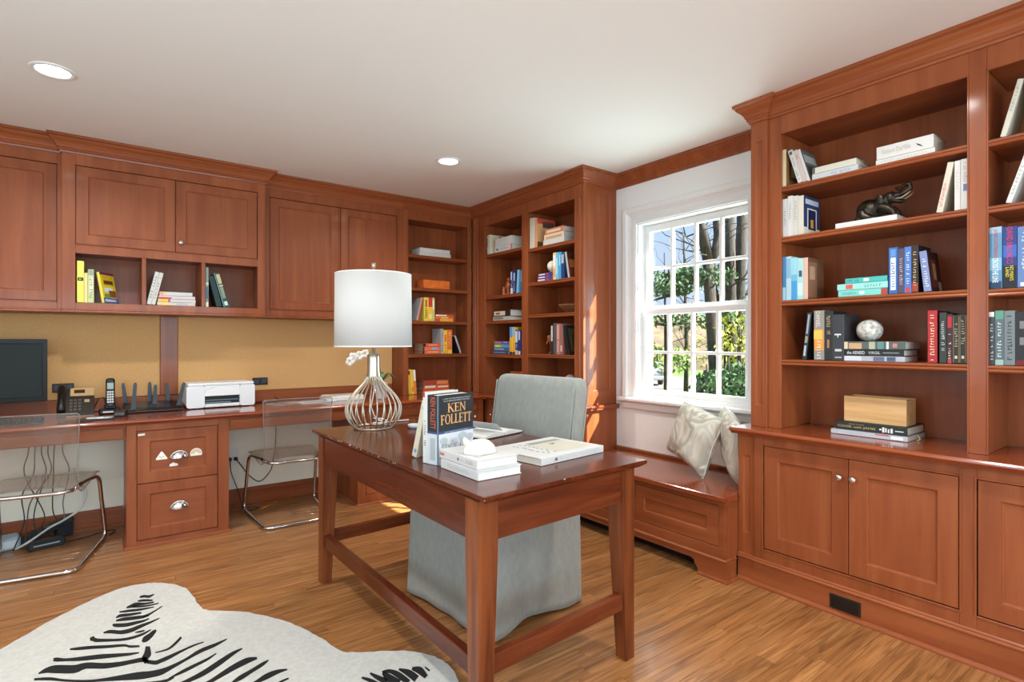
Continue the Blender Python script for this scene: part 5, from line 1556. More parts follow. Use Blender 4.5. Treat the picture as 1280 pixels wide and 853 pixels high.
# ---------------------------- books on the writing desk
dz = .7706
gk = 'books on the writing desk'
KR = R(-75)
kf = book('thick thriller standing upright on the desk, black above and misty white below', (.954, 1.800, dz), .060, .254, .185, (38, 44, 48), rotz=KR, group=gk, page=(240, 238, 230),
          bands=((.0, .44, (196, 202, 208), .0, 1.0), (.44, .47, (58, 78, 120), .0, 1.0), (.0, 1.0, (96, 116, 136), .86, 1.0), (.06, .38, (166, 172, 176), .25, .7)))
def cover_poly(polys, col, nm, parent, w, lift):
    g = G()
    for p in polys:
        g.add([(w + lift, a, b) for a, b in p], [tuple(range(len(p)))])
    obj(nm, g, mat(col, .5), parent)
kw = .060
cover_poly([[(0, 0), (.185, 0), (.185, .112), (0, .112)]], (206, 212, 218), 'cover_print', kf, kw, .0003)
cover_poly([[(0, .112), (.185, .112), (.185, .121), (0, .121)]], (58, 78, 120), 'cover_print', kf, kw, .0003)
for cx, cz_, s in ((.025, .083, .020), (.125, .090, .024), (.165, .085, .018)):
    cover_poly([[(cx + s * math.cos(a) * (1 + .2 * math.sin(3 * a)), cz_ + s * .8 * math.sin(a)) for a in [i * PI / 6 for i in range(12)]]], (176, 186, 192), 'cover_print', kf, kw, .0005)
cover_poly([[(.060, .062), (.100, .062), (.100, .090), (.060, .090)]], (190, 196, 206), 'cover_print', kf, kw, .0004)
# serif capitals drawn as outlines on a unit cell
def S(*r): return list(r)
LET = {
 'K': [[(.08, 0), (.24, 0), (.24, 1), (.08, 1)], [(0, 0), (.34, 0), (.34, .05), (0, .05)], [(0, .95), (.34, .95), (.34, 1), (0, 1)], [(.24, .40), (.74, .96), (.84, .96), (.24, .52)], [(.34, .52), (.46, .64), (.98, .02), (.78, .02)], [(.66, .95), (.96, .95), (.96, 1), (.66, 1)], [(.68, 0), (1.04, 0), (1.04, .05), (.68, .05)]],
 'E': [[(.10, 0), (.28, 0), (.28, 1), (.10, 1)], [(0, 0), (.74, 0), (.74, .06), (0, .06)], [(0, .94), (.72, .94), (.72, 1), (0, 1)], [(.28, .48), (.60, .48), (.60, .54), (.28, .54)], [(.66, .94), (.72, .94), (.72, .80), (.69, .80)], [(.70, .06), (.76, .24), (.79, .24), (.76, 0), (.70, 0)], [(.57, .40), (.61, .40), (.61, .62), (.57, .62)]],
 'N': [[(.10, 0), (.18, 0), (.18, 1), (.10, 1)], [(.80, 0), (.88, 0), (.88, 1), (.80, 1)], [(.06, 1), (.22, 1), (.88, .10), (.88, 0), (.80, 0)], [(0, 0), (.28, 0), (.28, .05), (0, .05)], [(.70, .95), (.98, .95), (.98, 1), (.70, 1)], [(0, .95), (.2, .95), (.2, 1), (0, 1)]],
 'F': [[(.10, 0), (.28, 0), (.28, 1), (.10, 1)], [(0, 0), (.40, 0), (.40, .05), (0, .05)], [(0, .94), (.72, .94), (.72, 1), (0, 1)], [(.28, .48), (.58, .48), (.58, .54), (.28, .54)], [(.66, .94), (.72, .94), (.74, .78), (.70, .78)], [(.55, .40), (.59, .40), (.59, .62), (.55, .62)]],
 'L': [[(.10, 0), (.28, 0), (.28, 1), (.10, 1)], [(0, 0), (.72, 0), (.72, .06), (0, .06)], [(0, .95), (.40, .95), (.40, 1), (0, 1)], [(.66, .06), (.74, .26), (.77, .26), (.74, 0), (.66, 0)]],
 'T': [[(.31, 0), (.49, 0), (.49, 1), (.31, 1)], [(.20, 0), (.60, 0), (.60, .05), (.20, .05)], [(0, .94), (.80, .94), (.80, 1), (0, 1)], [(0, .94), (.06, .94), (.03, .76), (-.01, .76)], [(.74, .94), (.80, .94), (.81, .76), (.77, .76)]],
 'D': [[(.10, 0), (.26, 0), (.26, 1), (.10, 1)], [(0, 0), (.3, 0), (.3, .05), (0, .05)], [(0, .95), (.3, .95), (.3, 1), (0, 1)]],
 'G': [[(.66, .06), (.80, .10), (.80, .44), (.66, .44)], [(.56, .40), (.90, .40), (.90, .45), (.56, .45)], [(.76, .72), (.80, .72), (.80, .98), (.77, .98)]],
 'O': [],
}
def arcq(cx, cz_, ro, rzo, ri, rzi, a0, a1, n):
    return [[(cx + ro * math.cos(a), cz_ + rzo * math.sin(a)), (cx + ro * math.cos(b), cz_ + rzo * math.sin(b)), (cx + ri * math.cos(b), cz_ + rzi * math.sin(b)), (cx + ri * math.cos(a), cz_ + rzi * math.sin(a))]
            for a, b in ((a0 + (a1 - a0) * k / n, a0 + (a1 - a0) * (k + 1) / n) for k in range(n))]
LET['O'] = arcq(.50, .5, .50, .52, .33, .46, 0, 2 * PI, 20)
LET['D'] += arcq(.26, .5, .64, .50, .47, .45, -PI / 2, PI / 2, 12)
LET['G'] += arcq(.48, .5, .48, .52, .31, .46, PI * .22, PI * 1.82, 16)
WID = {'K': 1.0, 'E': .82, 'N': 1.0, 'F': .80, 'O': 1.04, 'L': .80, 'T': .84, 'D': .95, 'G': .95, ' ': .5}
def serif_word(word, y0, z0, width, height, col, nm, parent, w, thin=1.0):
    tot = sum(WID[c] for c in word)
    s = width / tot
    polys, x = [], y0
    for c in word:
        if c != ' ':
            for p in LET[c]:
                polys.append([(x + a * s * .95, z0 + b_ * height) for a, b_ in p])
        x += WID[c] * s
    cover_poly(polys, col, nm, parent, w, .0007)
serif_word('KEN', .046, .189, .098, .033, (232, 178, 116), 'cover_title', kf, kw)
serif_word('FOLLETT', .010, .146, .165, .035, (232, 178, 116), 'cover_title', kf, kw)
serif_word('EDGE OF', .014, .050, .140, .022, (120, 128, 138), 'cover_title', kf, kw)
for tx, y0, z0, w_, h_, cc in (('#1 NEW YORK TIMES BESTSELLING AUTHOR OF', .020, .2370, .148, .0048, (206, 210, 212)), ('FALL OF GIANTS AND WINTER OF THE WORLD', .024, .2290, .140, .0048, (206, 210, 212)),
                               ('BOOK THREE OF THE CENTURY TRILOGY', .030, .1140, .125, .0048, (190, 200, 220)), ('THE', .062, .076, .018, .008, (150, 156, 166))):
    obj('cover_lettering', lettering(tx, (kw + .0008, y0, z0), (0, 1, 0), (0, 0, 1), w_, h_), mat(cc, .5), kf)
obj('spine_title', lettering('KEN FOLLETT', (kw * .30, -.0008, .246), (0, 0, -1), (1, 0, 0), .115, kw * .42), mat((206, 96, 52), .5), kf)
for i, (wdt, hgt, col_, lb) in enumerate(((.024, .262, (240, 240, 236), 'white hardback standing directly behind the thick thriller on the desk'),)):
    o = book(lb, (.954 - .2588 * (wdt + .001), 1.800 + .9659 * (wdt + .001), dz), wdt, hgt, .165, col_, rotz=KR, group=gk, marks=((60, 62, 66), .25, .62, 12), bands=((.93, 1, (170, 60, 50), .0, .5),))
book('cream paperback leaning against the upright books on the desk', (.958, 1.936, dz), .026, .226, .150, (236, 230, 206), rotz=KR, group=gk, lean=15, soft=True, page=(238, 234, 218), bands=((.08, .14, (110, 140, 190), .3, .8), (.86, .93, (110, 140, 190), .4, .8)))
SR = R(-90)
book('white hardback at the bottom of the pair under the shell', (.962, 1.714, dz), .032, .243, .178, (236, 236, 234), rotz=SR, group=gk, flat=True, page=(250, 249, 246), marks=((190, 190, 190), .08, .8, 16))
o = book('white hardback with red title letters directly under the shell', (.966, 1.730, dz + .0332), .031, .248, .168, (240, 240, 238), rotz=SR, group=gk, flat=True, page=(250, 249, 246), bands=((.02, .14, (206, 110, 110), .35, .65), (.50, .54, (120, 60, 50), .35, .65)), marks=((170, 170, 170), .58, .95, 10))
def flat_top(parent, polys, col, nm='cover_print', lift=.0005):     # print on the upper board of a lying book (local x = 0 side)
    g = G()
    for p in polys:
        g.add([(-lift, a, b) for a, b in p], [tuple(range(len(p)))])
    obj(nm, g, mat(col, .5), parent)
flat_top(o, [[(.045 + .0 * k, .085 + .020 * k), (.075, .085 + .020 * k), (.075, .098 + .020 * k), (.045, .098 + .020 * k)] for k in range(6)], (196, 90, 84))
flat_top(o, [[(.115, .04), (.128, .04), (.128, .10), (.115, .10)], [(.02, .19), (.03, .19), (.03, .225), (.02, .225)]], (176, 196, 206))
wb = book('large white picture book lying flat near the right corner of the desk', (1.262, 1.512, dz), .027, .372, .283, (240, 241, 238), rotz=R(7.0), group=gk, flat=True, page=(236, 232, 220), marks=((196, 198, 198), .18, .92, 26), bands=((.20, .235, (70, 74, 74), .3, .7),))
flat_top(wb, [[(.045, .150), (.240, .150), (.240, .345), (.045, .345)]], (200, 196, 180))
flat_top(wb, [[(.205, .155), (.238, .155), (.238, .340), (.205, .340)]], (146, 148, 142), lift=.0007)
flat_top(wb, [[(.16, .236), (.178, .232), (.176, .262), (.164, .258)]], (96, 92, 84), lift=.0008)
rw = random.Random(8)
flat_top(wb, [[(yy, zz), (yy + .014, zz + .002), (yy + .013, zz + .008), (yy, zz + .006)] for yy, zz in ((.05 + .022 * (i % 9) + rw.uniform(-.003, .003), .075 + .040 * (i // 9) + rw.uniform(0, .02)) for i in range(18))], (56, 62, 70))
sh = thing('sea_shell', 'white domed sea shell on the pair of white books', 'shell', (1.045, 1.585, dz + .0652), R(20))
vs, fs = [], []
nu, nv = 40, 10
for j in range(nv + 1):
    t = j / nv * PI / 2
    for i in range(nu):
        a = 2 * PI * i / nu
        rr_ = (.060 + .004 * math.cos(5 * a)) * math.cos(t) ** .75
        rr_ *= 1 + .05 * math.cos(5 * a) * math.sin(2 * t)
        vs.append((rr_ * math.cos(a) * 1.05, rr_ * math.sin(a) * .85, .046 * math.sin(t) * (1 - .06 * math.cos(5 * a) * math.cos(t)) + .0))
for j in range(nv):
    for i in range(nu):
        k = (i + 1) % nu
        fs.append((j * nu + i, j * nu + k, (j + 1) * nu + k, (j + 1) * nu + i))
fs.append(tuple(range(nu)))
obj('dome', G().add(vs, fs, True), SHELLM, sh)
obj('tip', G().tube([(-.030, .020, .028), (-.042, .028, .038), (-.047, .032, .050), (-.043, .035, .055)], [.014, .012, .008, .003], 10), mat((222, 214, 200), .6), sh)
# open notebook and small things at the far side of the desk
nb_ = thing('notebook', 'open white notebook with a dark cover lying behind the upright books', 'notebook', (1.505, 2.205, dz), R(14))
obj('cover', G().box(-.145, .145, -.105, .105, 0, .004), mat((50, 54, 52), .6), nb_)
for s in (-1, 1):
    pts = [(s * .002, .004), (s * .002, .016), (s * .03, .024), (s * .08, .021), (s * .138, .011), (s * .139, .0045)]
    obj('page_block', G().prism(pts, -.100, .100, 'y'), PAGEW, nb_)
obj('turned_page', G().prism([(-.004, .0245), (-.05, .062), (-.09, .070), (-.0895, .0712), (-.05, .0632), (-.004, .0260)], -.095, .095, 'y'), PAGEW, nb_)
td = thing('small_dish', 'small pale glass dish at the far left of the upright books', 'dish', (1.295, 2.585, dz), 0)
obj('bowl', G().lathe([(.0005, 0), (.022, 0), (.032, .010), (.036, .020), (.034, .020), (.030, .011), (.020, .004), (.0005, .0035)], 24), mat((206, 214, 218), .15), td)

# ================================================================== ORNAMENTS
def remesh(name, g, vox, m, parent=None, smooth_it=4):
    """fuse overlapping shells into one continuous skin"""
    me = g.mesh(name + '_tmp')
    o = bpy.data.objects.new(name + '_tmp', me); COL.objects.link(o)
    md = o.modifiers.new('fuse', 'REMESH'); md.mode = 'VOXEL'; md.voxel_size = vox; md.use_smooth_shade = True
    sm = o.modifiers.new('soft', 'SMOOTH'); sm.factor = .5; sm.iterations = smooth_it
    dg = bpy.context.evaluated_depsgraph_get()
    nm = bpy.data.meshes.new_from_object(o.evaluated_get(dg))
    bpy.data.objects.remove(o)
    for p in nm.polygons: p.use_smooth = True
    nm.name = name
    nm.materials.clear(); nm.materials.append(m)
    r = bpy.data.objects.new(name, nm); COL.objects.link(r)
    if parent is not None: r.parent = parent
    return r

el = thing('elephant_figurine', 'dark bronze elephant figurine with raised curled trunk, on the flat white book', 'figurine', (2.80, 1.063, 1.7712), RX)
g = G()
g.ball((.050, 0, .052), .054, .042, .050, 12)
g.ball((.086, 0, .060), .042, .036, .042, 12)
g.ball((.132, 0, .093), .027, .024, .028, 12)
g.ball((.112, 0, .082), .026, .024, .028, 10)
g.ball((.150, 0, .086), .016, .015, .018, 10)
g.tube([(.148, 0, .094), (.168, 0, .097), (.190, 0, .106), (.207, 0, .120), (.204, 0, .136), (.190, 0, .141), (.178, .002, .132), (.166, .004, .122), (.154, .006, .130), (.150, .006, .136)], [.017, .0145, .0125, .011, .010, .0095, .0085, .0075, .0065, .005], 10)
g.tube([(.150, 0, .078), (.172, 0, .068), (.190, 0, .072)], [.014, .010, .004], 10)
for s in (-1, 1):
    g.tube([(.100, s * .022, .052), (.134, s * .027, .040), (.150, s * .028, .024), (.156, s * .028, .006)], [.024, .018, .014, .014], 10)
    g.ball((.160, s * .028, .008), .014, .012, .008, 8)
    g.tube([(.030, s * .026, .036), (.040, s * .034, .020), (.066, s * .036, .010)], [.028, .022, .013], 10)
    g.ball((.072, s * .036, .008), .014, .012, .008, 8)
g.tube([(.002, 0, .040), (-.012, 0, .020), (-.020, .004, .006), (-.034, .010, .004)], [.006, .005, .004, .003], 8)
for s in (-1, 1):
    g.ball((.098, s * .031, .086), .019, .0065, .025, 10)
remesh('body', g, .0026, BRONZE, el)
for s in (-1, 1):
    obj('tusk', G().tube([(.156, s * .013, .082), (.178, s * .018, .080), (.200, s * .019, .092), (.212, s * .018, .102)], [.0045, .004, .003, .001], 8), mat((150, 136, 112), .4), el)
eg = obj('stone_egg', G().ball((0, 0, 0), .056, .052, .051, 18), MARBLE)
tag(eg, 'speckled grey and white stone egg on the stack of three books', 'ornament'); eg.location = (2.80, 1.014, 1.1342 + .0884 + .0510); eg.rotation_euler = (0, R(4), 0)

fg = thing('carved_figurine', 'reddish carved wood figurines beside the blue paperbacks in the corner bookcase', 'figurine', (2.80, 3.80, FZ1[1] + .0015), RX)
g = G()
g.lathe([(.0005, 0), (.030, 0), (.030, .010), (.014, .014), (.016, .05), (.024, .08), (.020, .105), (.009, .118), (.0005, .119)], 14)
g.ball((0.004, 0, .134), .016, .015, .019, 10)
g.tube([(.018, 0, .095), (.034, -.012, .070), (.022, -.022, .055)], [.007, .006, .005], 8)
g.tube([(-.018, 0, .095), (-.034, -.010, .070), (-.022, -.022, .050)], [.007, .006, .005], 8)
g.lathe([(.0005, 0), (.022, 0), (.020, .012), (.014, .030), (.018, .048), (.010, .060), (.0005, .062)], 12, Matrix.Translation((-.058, -.005, 0)))
g.ball((-.058, -.008, .068), .012, .012, .013, 8)
g.box(-.07, .02, -.015, .02, 0, .006)
remesh('body', g, .003, CARVED, fg)
f2g = thing('carved_bust', 'carved wooden figure with a broad head on a thin stem, beside the black lettered book', 'figurine', (2.785, 3.215, FZ2[3] + .0015), RX)
g = G()
g.lathe([(.0005, 0), (.022, 0), (.020, .010), (.010, .018), (.008, .055), (.010, .075), (.020, .095), (.030, .110), (.034, .130), (.030, .146), (.012, .150), (.0005, .150)], 16)
g.tube([(-.028, 0, .112), (-.036, -.012, .092), (-.034, -.020, .078)], [.009, .008, .004], 8)
g.tube([(.026, -.004, .126), (.040, -.006, .134), (.046, -.004, .118)], [.008, .008, .005], 8)
remesh('body', g, .003, CARVED, f2g)
bo = obj('wooden_bowl', G().lathe([(.0005, .004), (.045, .003), (.05, 0), (.055, .002), (.085, .024), (.122, .058), (.127, .064), (.122, .066), (.080, .034), (.040, .014), (.0005, .012)], 40), BOWL)
tag(bo, 'shallow turned wooden bowl on the third shelf of the corner bookcase', 'bowl'); bo.location = (2.875, 3.045, FZ2[2] + .0008)
gl = thing('white_globe', 'small white globe on top of the little purple books', 'globe', (2.80, 3.215, FZ2[1] + .0665), 0)
obj('ball', G().ball((0, 0, .052), .044, .044, .044, 14), noisy('globe_paper', (214, 206, 190), (240, 236, 226), 22, .4), gl)
obj('foot', G().lathe([(.0005, 0), (.026, 0), (.022, .006), (.008, .010), (.0005, .011)], 18), mat((206, 196, 176), .4), gl)
jr = thing('white_jar', 'round white ceramic jar on the corner counter, its lid just above the chair back', 'jar', (2.87, 3.09, .7665), 0)
obj('body', G().lathe([(.0005, 0), (.04, 0), (.062, .04), (.068, .09), (.058, .14), (.042, .165), (.0005, .166)], 28), WHITEP, jr)
obj('lid', G().lathe([(.0005, .166), (.043, .1665), (.040, .180), (.026, .196), (.010, .204), (.0005, .205)], 28), WHITEP, jr)
rbx = thing('red_brown_box', 'red-brown wooden box on the corner counter behind the grey chair', 'box', (2.79, 3.755, .7665), RX)
obj('body', G().box(0, .205, 0, .13, 0, .165, .002), CARVED, rbx)
obj('lid', G().box(-.003, .208, -.003, .133, .1655, .205, .004), CARVED, rbx)

# ================================================================== THINGS ON THE DESK COUNTER
CZ = .7660
mo = thing('monitor', 'black flat computer monitor at the left edge of the photo', 'monitor', (-.54, 4.26, CZ), R(2))
obj('housing', G().box(-.26, .26, 0, .032, .105, .470, .004), BLACKP, mo)
obj('bezel', G().ring(-.262, .262, .103, .472, .022, -.006, .0005, .004, .003, .026), mat((14, 12, 13), .3, spec=.2), mo)
obj('screen', G().box(-.237, .237, -.0035, -.0005, .131, .444, 0), mat((40, 47, 47), .55, spec=.15), mo)
obj('neck', G().box(-.03, .03, .012, .04, .02, .11), BLACKP, mo)
obj('foot', G().lathe([(.0005, 0), (.12, 0), (.12, .006), (.08, .014), (.03, .020), (.0005, .021)], 32), mat((20, 20, 22), .2), mo)
kb = thing('keyboard', 'black computer keyboard in front of the monitor', 'keyboard', (-.50, 4.045, CZ), R(3))
obj('tray', G().prism([(-.07, 0), (.075, 0), (.075, .022), (-.07, .010)], -.22, .22, 'x'), BLACKP, kb)
g = G()
for r_ in range(6):
    for c_ in range(20):
        x0 = -.212 + c_ * .0213; y0 = -.062 + r_ * .022
        zz = .010 + (y0 + .07) / .145 * .012
        g.box(x0, x0 + .0185, y0, y0 + .0185, zz, zz + .006, .002)
obj('keys', g, mat((38, 42, 46), .5), kb, kind='stuff')
ph = thing('desk_phone', 'black corded desk phone with a gilt display strip beside the monitor', 'phone', (-.235, 4.215, CZ), 0)
obj('base', G().prism([(0, 0), (.15, 0), (.15, .150), (.13, .162), (.0, .022)], .0, .178, 'x'), mat((38, 32, 26), .35), ph)
obj('trim', G().prism([(-.003, 0), (.005, 0), (.005, .010), (-.003, .008)], .045, .182, 'x'), mat((150, 118, 80), .35), ph)
tl = Matrix.Translation((0, 0.0, .022)) @ Matrix.Rotation(math.atan2(.140, .13), 4, 'X')
obj('display_panel', G().box(.060, .180, .128, .190, .0005, .014, .004, tl), mat((186, 152, 108), .35), ph, 'gilt display housing')
obj('display', G().box(.080, .132, .146, .172, .0142, .0152, 0, tl), mat((60, 44, 30), .2), ph)
obj('navigation_key', G().box(.130, .156, .082, .104, .0005, .006, .004, tl), mat((206, 186, 150), .3, .6), ph)
for r_ in range(4):
    for c_ in range(3):
        obj('key', G().box(.060 + c_ * .021, .073 + c_ * .021, .022 + r_ * .024, .036 + r_ * .024, .0005, .004, .0015, tl), mat((92, 84, 74), .4), ph)
obj('handset', G().tube([(.022, -.004, .034), (.022, .004, .060), (.022, .060, .110), (.022, .110, .172), (.022, .128, .178)], [.020, .022, .016, .022, .019], 12), mat((24, 22, 22), .3), ph)
obj('cord', G().tube([(.175, .17, .03), (.20, .20, .09), (.225, .20, .095), (.24, .19, .05), (.245, .17, .006)], .003, 6), BLACKM, ph)
co = thing('cordless_phone', 'cordless phone upright on its black charging base', 'phone', (-.035, 4.265, CZ), 0)
obj('charging_base', G().box(0, .115, 0, .10, 0, .030, .008).box(.03, .09, .045, .095, .030, .060, .006), BLACKP, co)
tl = Matrix.Translation((.060, .050, .036)) @ Matrix.Rotation(R(-12), 4, 'X')
obj('handset', G().box(-.024, .024, -.012, .014, 0, .190, .010, tl), mat((26, 26, 28), .35), co)
obj('display', G().box(-.017, .017, -.0135, -.0122, .118, .158, .001, tl), mat((150, 168, 166), .2), co)
for r_ in range(5):
    for c_ in range(3):
        obj('key', G().box(-.018 + c_ * .0125, -.0075 + c_ * .0125, -.0145, -.0122, .030 + r_ * .016, .041 + r_ * .016, .001, tl), mat((206, 210, 208), .4), co)
obj('label_strip', G().box(.022, .075, -.0012, .0, .010, .020, 0), mat((206, 210, 212), .4), co)
mp_ = obj('mouse_pad', G().box(-.085, .085, -.075, .075, 0, .003, .001), mat((52, 58, 68), .8)); tag(mp_, 'dark blue mouse pad on the counter below the desk phone', 'mouse pad'); mp_.location = (-.045, 4.035, CZ); mp_.rotation_euler = (0, 0, R(6))
ms = thing('computer_mouse', 'small black computer mouse in front of the router', 'mouse', (.078, 4.115, CZ), R(-14))
obj('shell', G().prism([(-.045, 0), (.045, 0), (.048, .014), (.030, .032), (0, .038), (-.035, .026), (-.047, .010)], -.026, .026, 'x'), mat((42, 44, 48), .3), ms)
obj('wheel', G().tube([(-.003, .036, .030), (.003, .036, .030)], .007, 12), mat((120, 124, 128), .3), ms)
cl_ = obj('earphone_cable', G().tube(catmull([(.0, 0, .003), (.05, .012, .003), (.07, -.01, .003), (.04, -.03, .003), (-.02, -.024, .004), (-.05, 0, .003), (-.03, .026, .004), (.03, .020, .0045)], 6, False), .0022, 6), WHITEP)
tag(cl_, 'white cable loop lying on the dark mouse pad', 'cable'); cl_.location = (-.04, 4.04, CZ + .003)
ro = thing('wifi_router', 'black router with six upright antennas between the phones and the printer', 'router', (.095, 4.215, CZ), R(1))
obj('body', G().prism([(0, .006), (.012, 0), (.19, 0), (.20, .010), (.20, .040), (.18, .052), (.014, .018), (.0, .012)], 0, .318, 'x'), mat((26, 27, 29), .35), ro)
obj('top_plate', G().prism([(.06, .0278), (.185, .0535), (.185, .0550), (.06, .0293)], .06, .255, 'x'), mat((52, 58, 66), .25), ro)
obj('red_strip', G().box(.10, .30, .2005, .206, .015, .034), mat((120, 40, 34), .4), ro)
for (ax, ay, bz, h_, le, yw) in ((.018, .20, .02, .165, -6, 0), (.046, .028, .01, .185, 4, 0), (.148, .20, .03, .155, 0, 0), (.170, .12, .03, .140, 2, 0), (.255, .20, .03, .145, -4, 0), (.300, .07, .02, .165, 12, 0)):
    T = Matrix.Translation((ax, ay, bz)) @ Matrix.Rotation(R(le), 4, 'Y')
    obj('antenna', G().prism([(-.013, 0), (.013, 0), (.010, h_ * .9), (.006, h_), (-.006, h_), (-.010, h_ * .9)], -.004, .004, 'y', T), mat((48, 54, 60), .35), ro)
pn = thing('printer', 'white inkjet printer on the counter under the pinboard', 'printer', (.436, 4.235, CZ), R(.5))
pw_, ph_ = .424, .170
PW = mat((232, 235, 236), .4)
def rr2(x0, x1, z0, z1, r, n=5):
    return [(x0 + r + (x1 - x0 - 2 * r) * (0 if q in (1, 2) else 1) + r * math.cos(R(a0 + 90 * i / n)), z0 + r + (z1 - z0 - 2 * r) * (1 if q in (0, 1) else 0) + r * math.sin(R(a0 + 90 * i / n))) for q, a0 in ((0, 0), (1, 90), (2, 180), (3, 270)) for i in range(n + 1)]
obj('body', G().prism(rr2(0, pw_, .006, ph_ - .012, .022), .032, .235, 'y'), PW, pn)
obj('side_block', G().prism(rr2(0, .108, .006, ph_ - .014, .016), 0, .0318, 'y'), PW, pn)
obj('side_block', G().prism(rr2(.326, pw_, .006, ph_ - .014, .016), 0, .0318, 'y'), PW, pn)
obj('tray_rail', G().box(.1085, .3255, .002, .0318, .006, .028, .003), PW, pn)
arch_ = [(.1085, .084), (.3255, .084)] + [(.3255 - .217 * i / 14, .118 + .034 * math.sin(PI * i / 14)) for i in range(15)]
obj('arched_cover', G().prism(arch_, -.003, .0318, 'y'), mat((240, 242, 242), .35), pn)
obj('top_band', G().prism([(.1085, .156), (.3255, .156)] + [(.3255 - .217 * i / 14, .1195 + .034 * math.sin(PI * i / 14)) for i in range(15)], .004, .0318, 'y'), PW, pn)
obj('paper_slot', G().box(.1085, .3255, .024, .0319, .0285, .0835, 0), mat((28, 32, 34), .5), pn)
obj('slot_rail', G().box(.115, .318, .012, .024, .050, .056, .001).box(.115, .27, .008, .024, .032, .040, .001), mat((120, 130, 134), .4), pn)
obj('scanner_lid', G().prism(rr2(.006, pw_ - .006, ph_ - .011, ph_ + .004, .006), .004, .235, 'y'), mat((238, 240, 240), .35), pn)
obj('foot', G().box(.03, .06, .02, .06, 0, .0058), BLACKM, pn); obj('foot', G().box(.36, .39, .02, .06, 0, .0058), BLACKM, pn)
def plate(label, x, z, w=.108, h=.056):
    t = thing('outlet_plate', label, 'outlet', (x, 4.478, z), 0)
    obj('plate', G().box(-w / 2, w / 2, -.006, 0, -h / 2, h / 2, .002), mat((26, 20, 18), .4), t)
    for s in (-1, 1):
        obj('socket', G().box(s * .027 - .018, s * .027 + .018, -.0085, -.006, -.016, .016, .001), mat((52, 56, 64), .35), t)
    return t
plate('black outlet plate on the pinboard behind the desk phone', -.215, .930)
plate('black outlet plate on the pinboard right of the printer', .945, .922)
cb = obj('black_cord', G().tube(catmull([(.865, 4.40, CZ + .004), (.93, 4.36, CZ + .004), (1.02, 4.37, CZ + .004), (1.07, 4.42, CZ + .004), (1.05, 4.46, CZ + .03)], 6, False), .0035, 6), BLACKM)
tag(cb, 'black power cord curling on the counter right of the printer', 'cord')
def booklet(label, loc, w, d, t, rot, col, spots=()):
    o = obj('booklet', G().box(-w / 2, w / 2, -d / 2, d / 2, 0, t, .0006), mat(col, .5))
    tag(o, label, 'paper'); o.location = loc; o.rotation_euler = (0, 0, R(rot))
    for x0, x1, y0, y1, c in spots:
        obj('cover_print', G().add([(x0, y0, t + .0004), (x1, y0, t + .0004), (x1, y1, t + .0004), (x0, y1, t + .0004)], [(0, 1, 2, 3)]), mat(c, .5), o)
booklet('grey-covered magazine on the counter behind the clear chair, left of the pair', (1.055, 4.215, CZ), .21, .15, .004, 12, (170, 160, 156), ((-.08, .02, -.05, .04, (120, 110, 110)),))
booklet('white and blue magazine on the counter behind the clear chair, right of the pair', (1.275, 4.20, CZ), .26, .17, .005, 8, (214, 220, 228), ((-.10, .10, -.06, .02, (176, 190, 206)),))
booklet('wide white folder at the bottom of the pair behind the lamp', (1.51, 4.29, CZ), .29, .22, .020, -4, (226, 226, 222))
booklet('slightly smaller white folder at the top of the pair behind the lamp', (1.515, 4.29, CZ + .0206), .27, .20, .014, 3, (238, 236, 230))
op = thing('orchid', 'potted white orchid seen through the wires of the lamp base', 'plant', (1.775, 4.13, CZ), 0)
obj('pot', G().lathe([(.0005, 0), (.036, 0), (.040, .004), (.052, .128), (.054, .132), (.048, .132), (.044, .118), (.0005, .116)], 28), WHITEP, op)
obj('soil', G().lathe([(.0005, .120), (.0445, .119)], 20, cap=False), mat((70, 52, 38), .95), op)
GRN = noisy('orchid_leaf', (40, 92, 58), (70, 126, 78), 14, .4)
for a, l_, zt in ((10, .15, .16), (-40, .12, .18), (170, .13, .17), (230, .11, .15), (80, .10, .19)):
    vs, fs = [], []
    n = 8
    for i in range(n + 1):
        t = i / n
        wd = .024 * math.sin(PI * (.12 + .86 * t)) + .001
        zc = .125 + (zt - .125) * math.sin(PI * .5 * min(1, t * 1.6)) + .03 * math.sin(PI * t) - .03 * t * t
        vs += [(l_ * t, -wd, zc + .006), (l_ * t, 0, zc), (l_ * t, wd, zc + .006)]
    for i in range(n):
        fs += [(i * 3, i * 3 + 1, i * 3 + 4, i * 3 + 3), (i * 3 + 1, i * 3 + 2, i * 3 + 5, i * 3 + 4)]
    obj('leaf', G().add(vs, fs, True, Matrix.Rotation(R(a), 4, 'Z')), GRN, op)
obj('stem', G().tube(catmull([(0, 0, .12), (-.005, .02, .25), (-.05, .03, .34), (-.12, .02, .375), (-.20, .0, .36)], 5, False), .003, 6), mat((90, 130, 70), .5), op)
for (fx, fy, fz_, s_) in ((-.235, -.01, .335, 1.0), (-.185, -.02, .352, .9), (-.265, -.015, .305, .85), (-.14, -.01, .365, .8)):
    fl = obj('flower', G().ball((0, 0, 0), .007 * s_, .010 * s_, .007 * s_, 6), mat((226, 206, 130), .5), op)
    fl.location = (fx, fy, fz_)
    for k in range(5):
        a = 2 * PI * k / 5 + .3
        vs = [(0, 0, 0)]
        L_, wv = .042 * s_, .020 * s_
        pt = [(0, 0), (.35, .9), (.7, 1), (1, .35), (1, -.35), (.7, -1), (.35, -.9)]
        q = [(L_ * u, -.010 * u, wv * v) for u, v in pt]
        q += [(x, y + .0012, z) for x, y, z in q]
        fs = [tuple(range(7)), tuple(range(7, 14))] + [(i, (i + 1) % 7, 7 + (i + 1) % 7, 7 + i) for i in range(7)]
        obj('petal', G().add(q, fs, True, Matrix.Rotation(a, 4, 'Y')), mat((246, 244, 240), .6), fl)

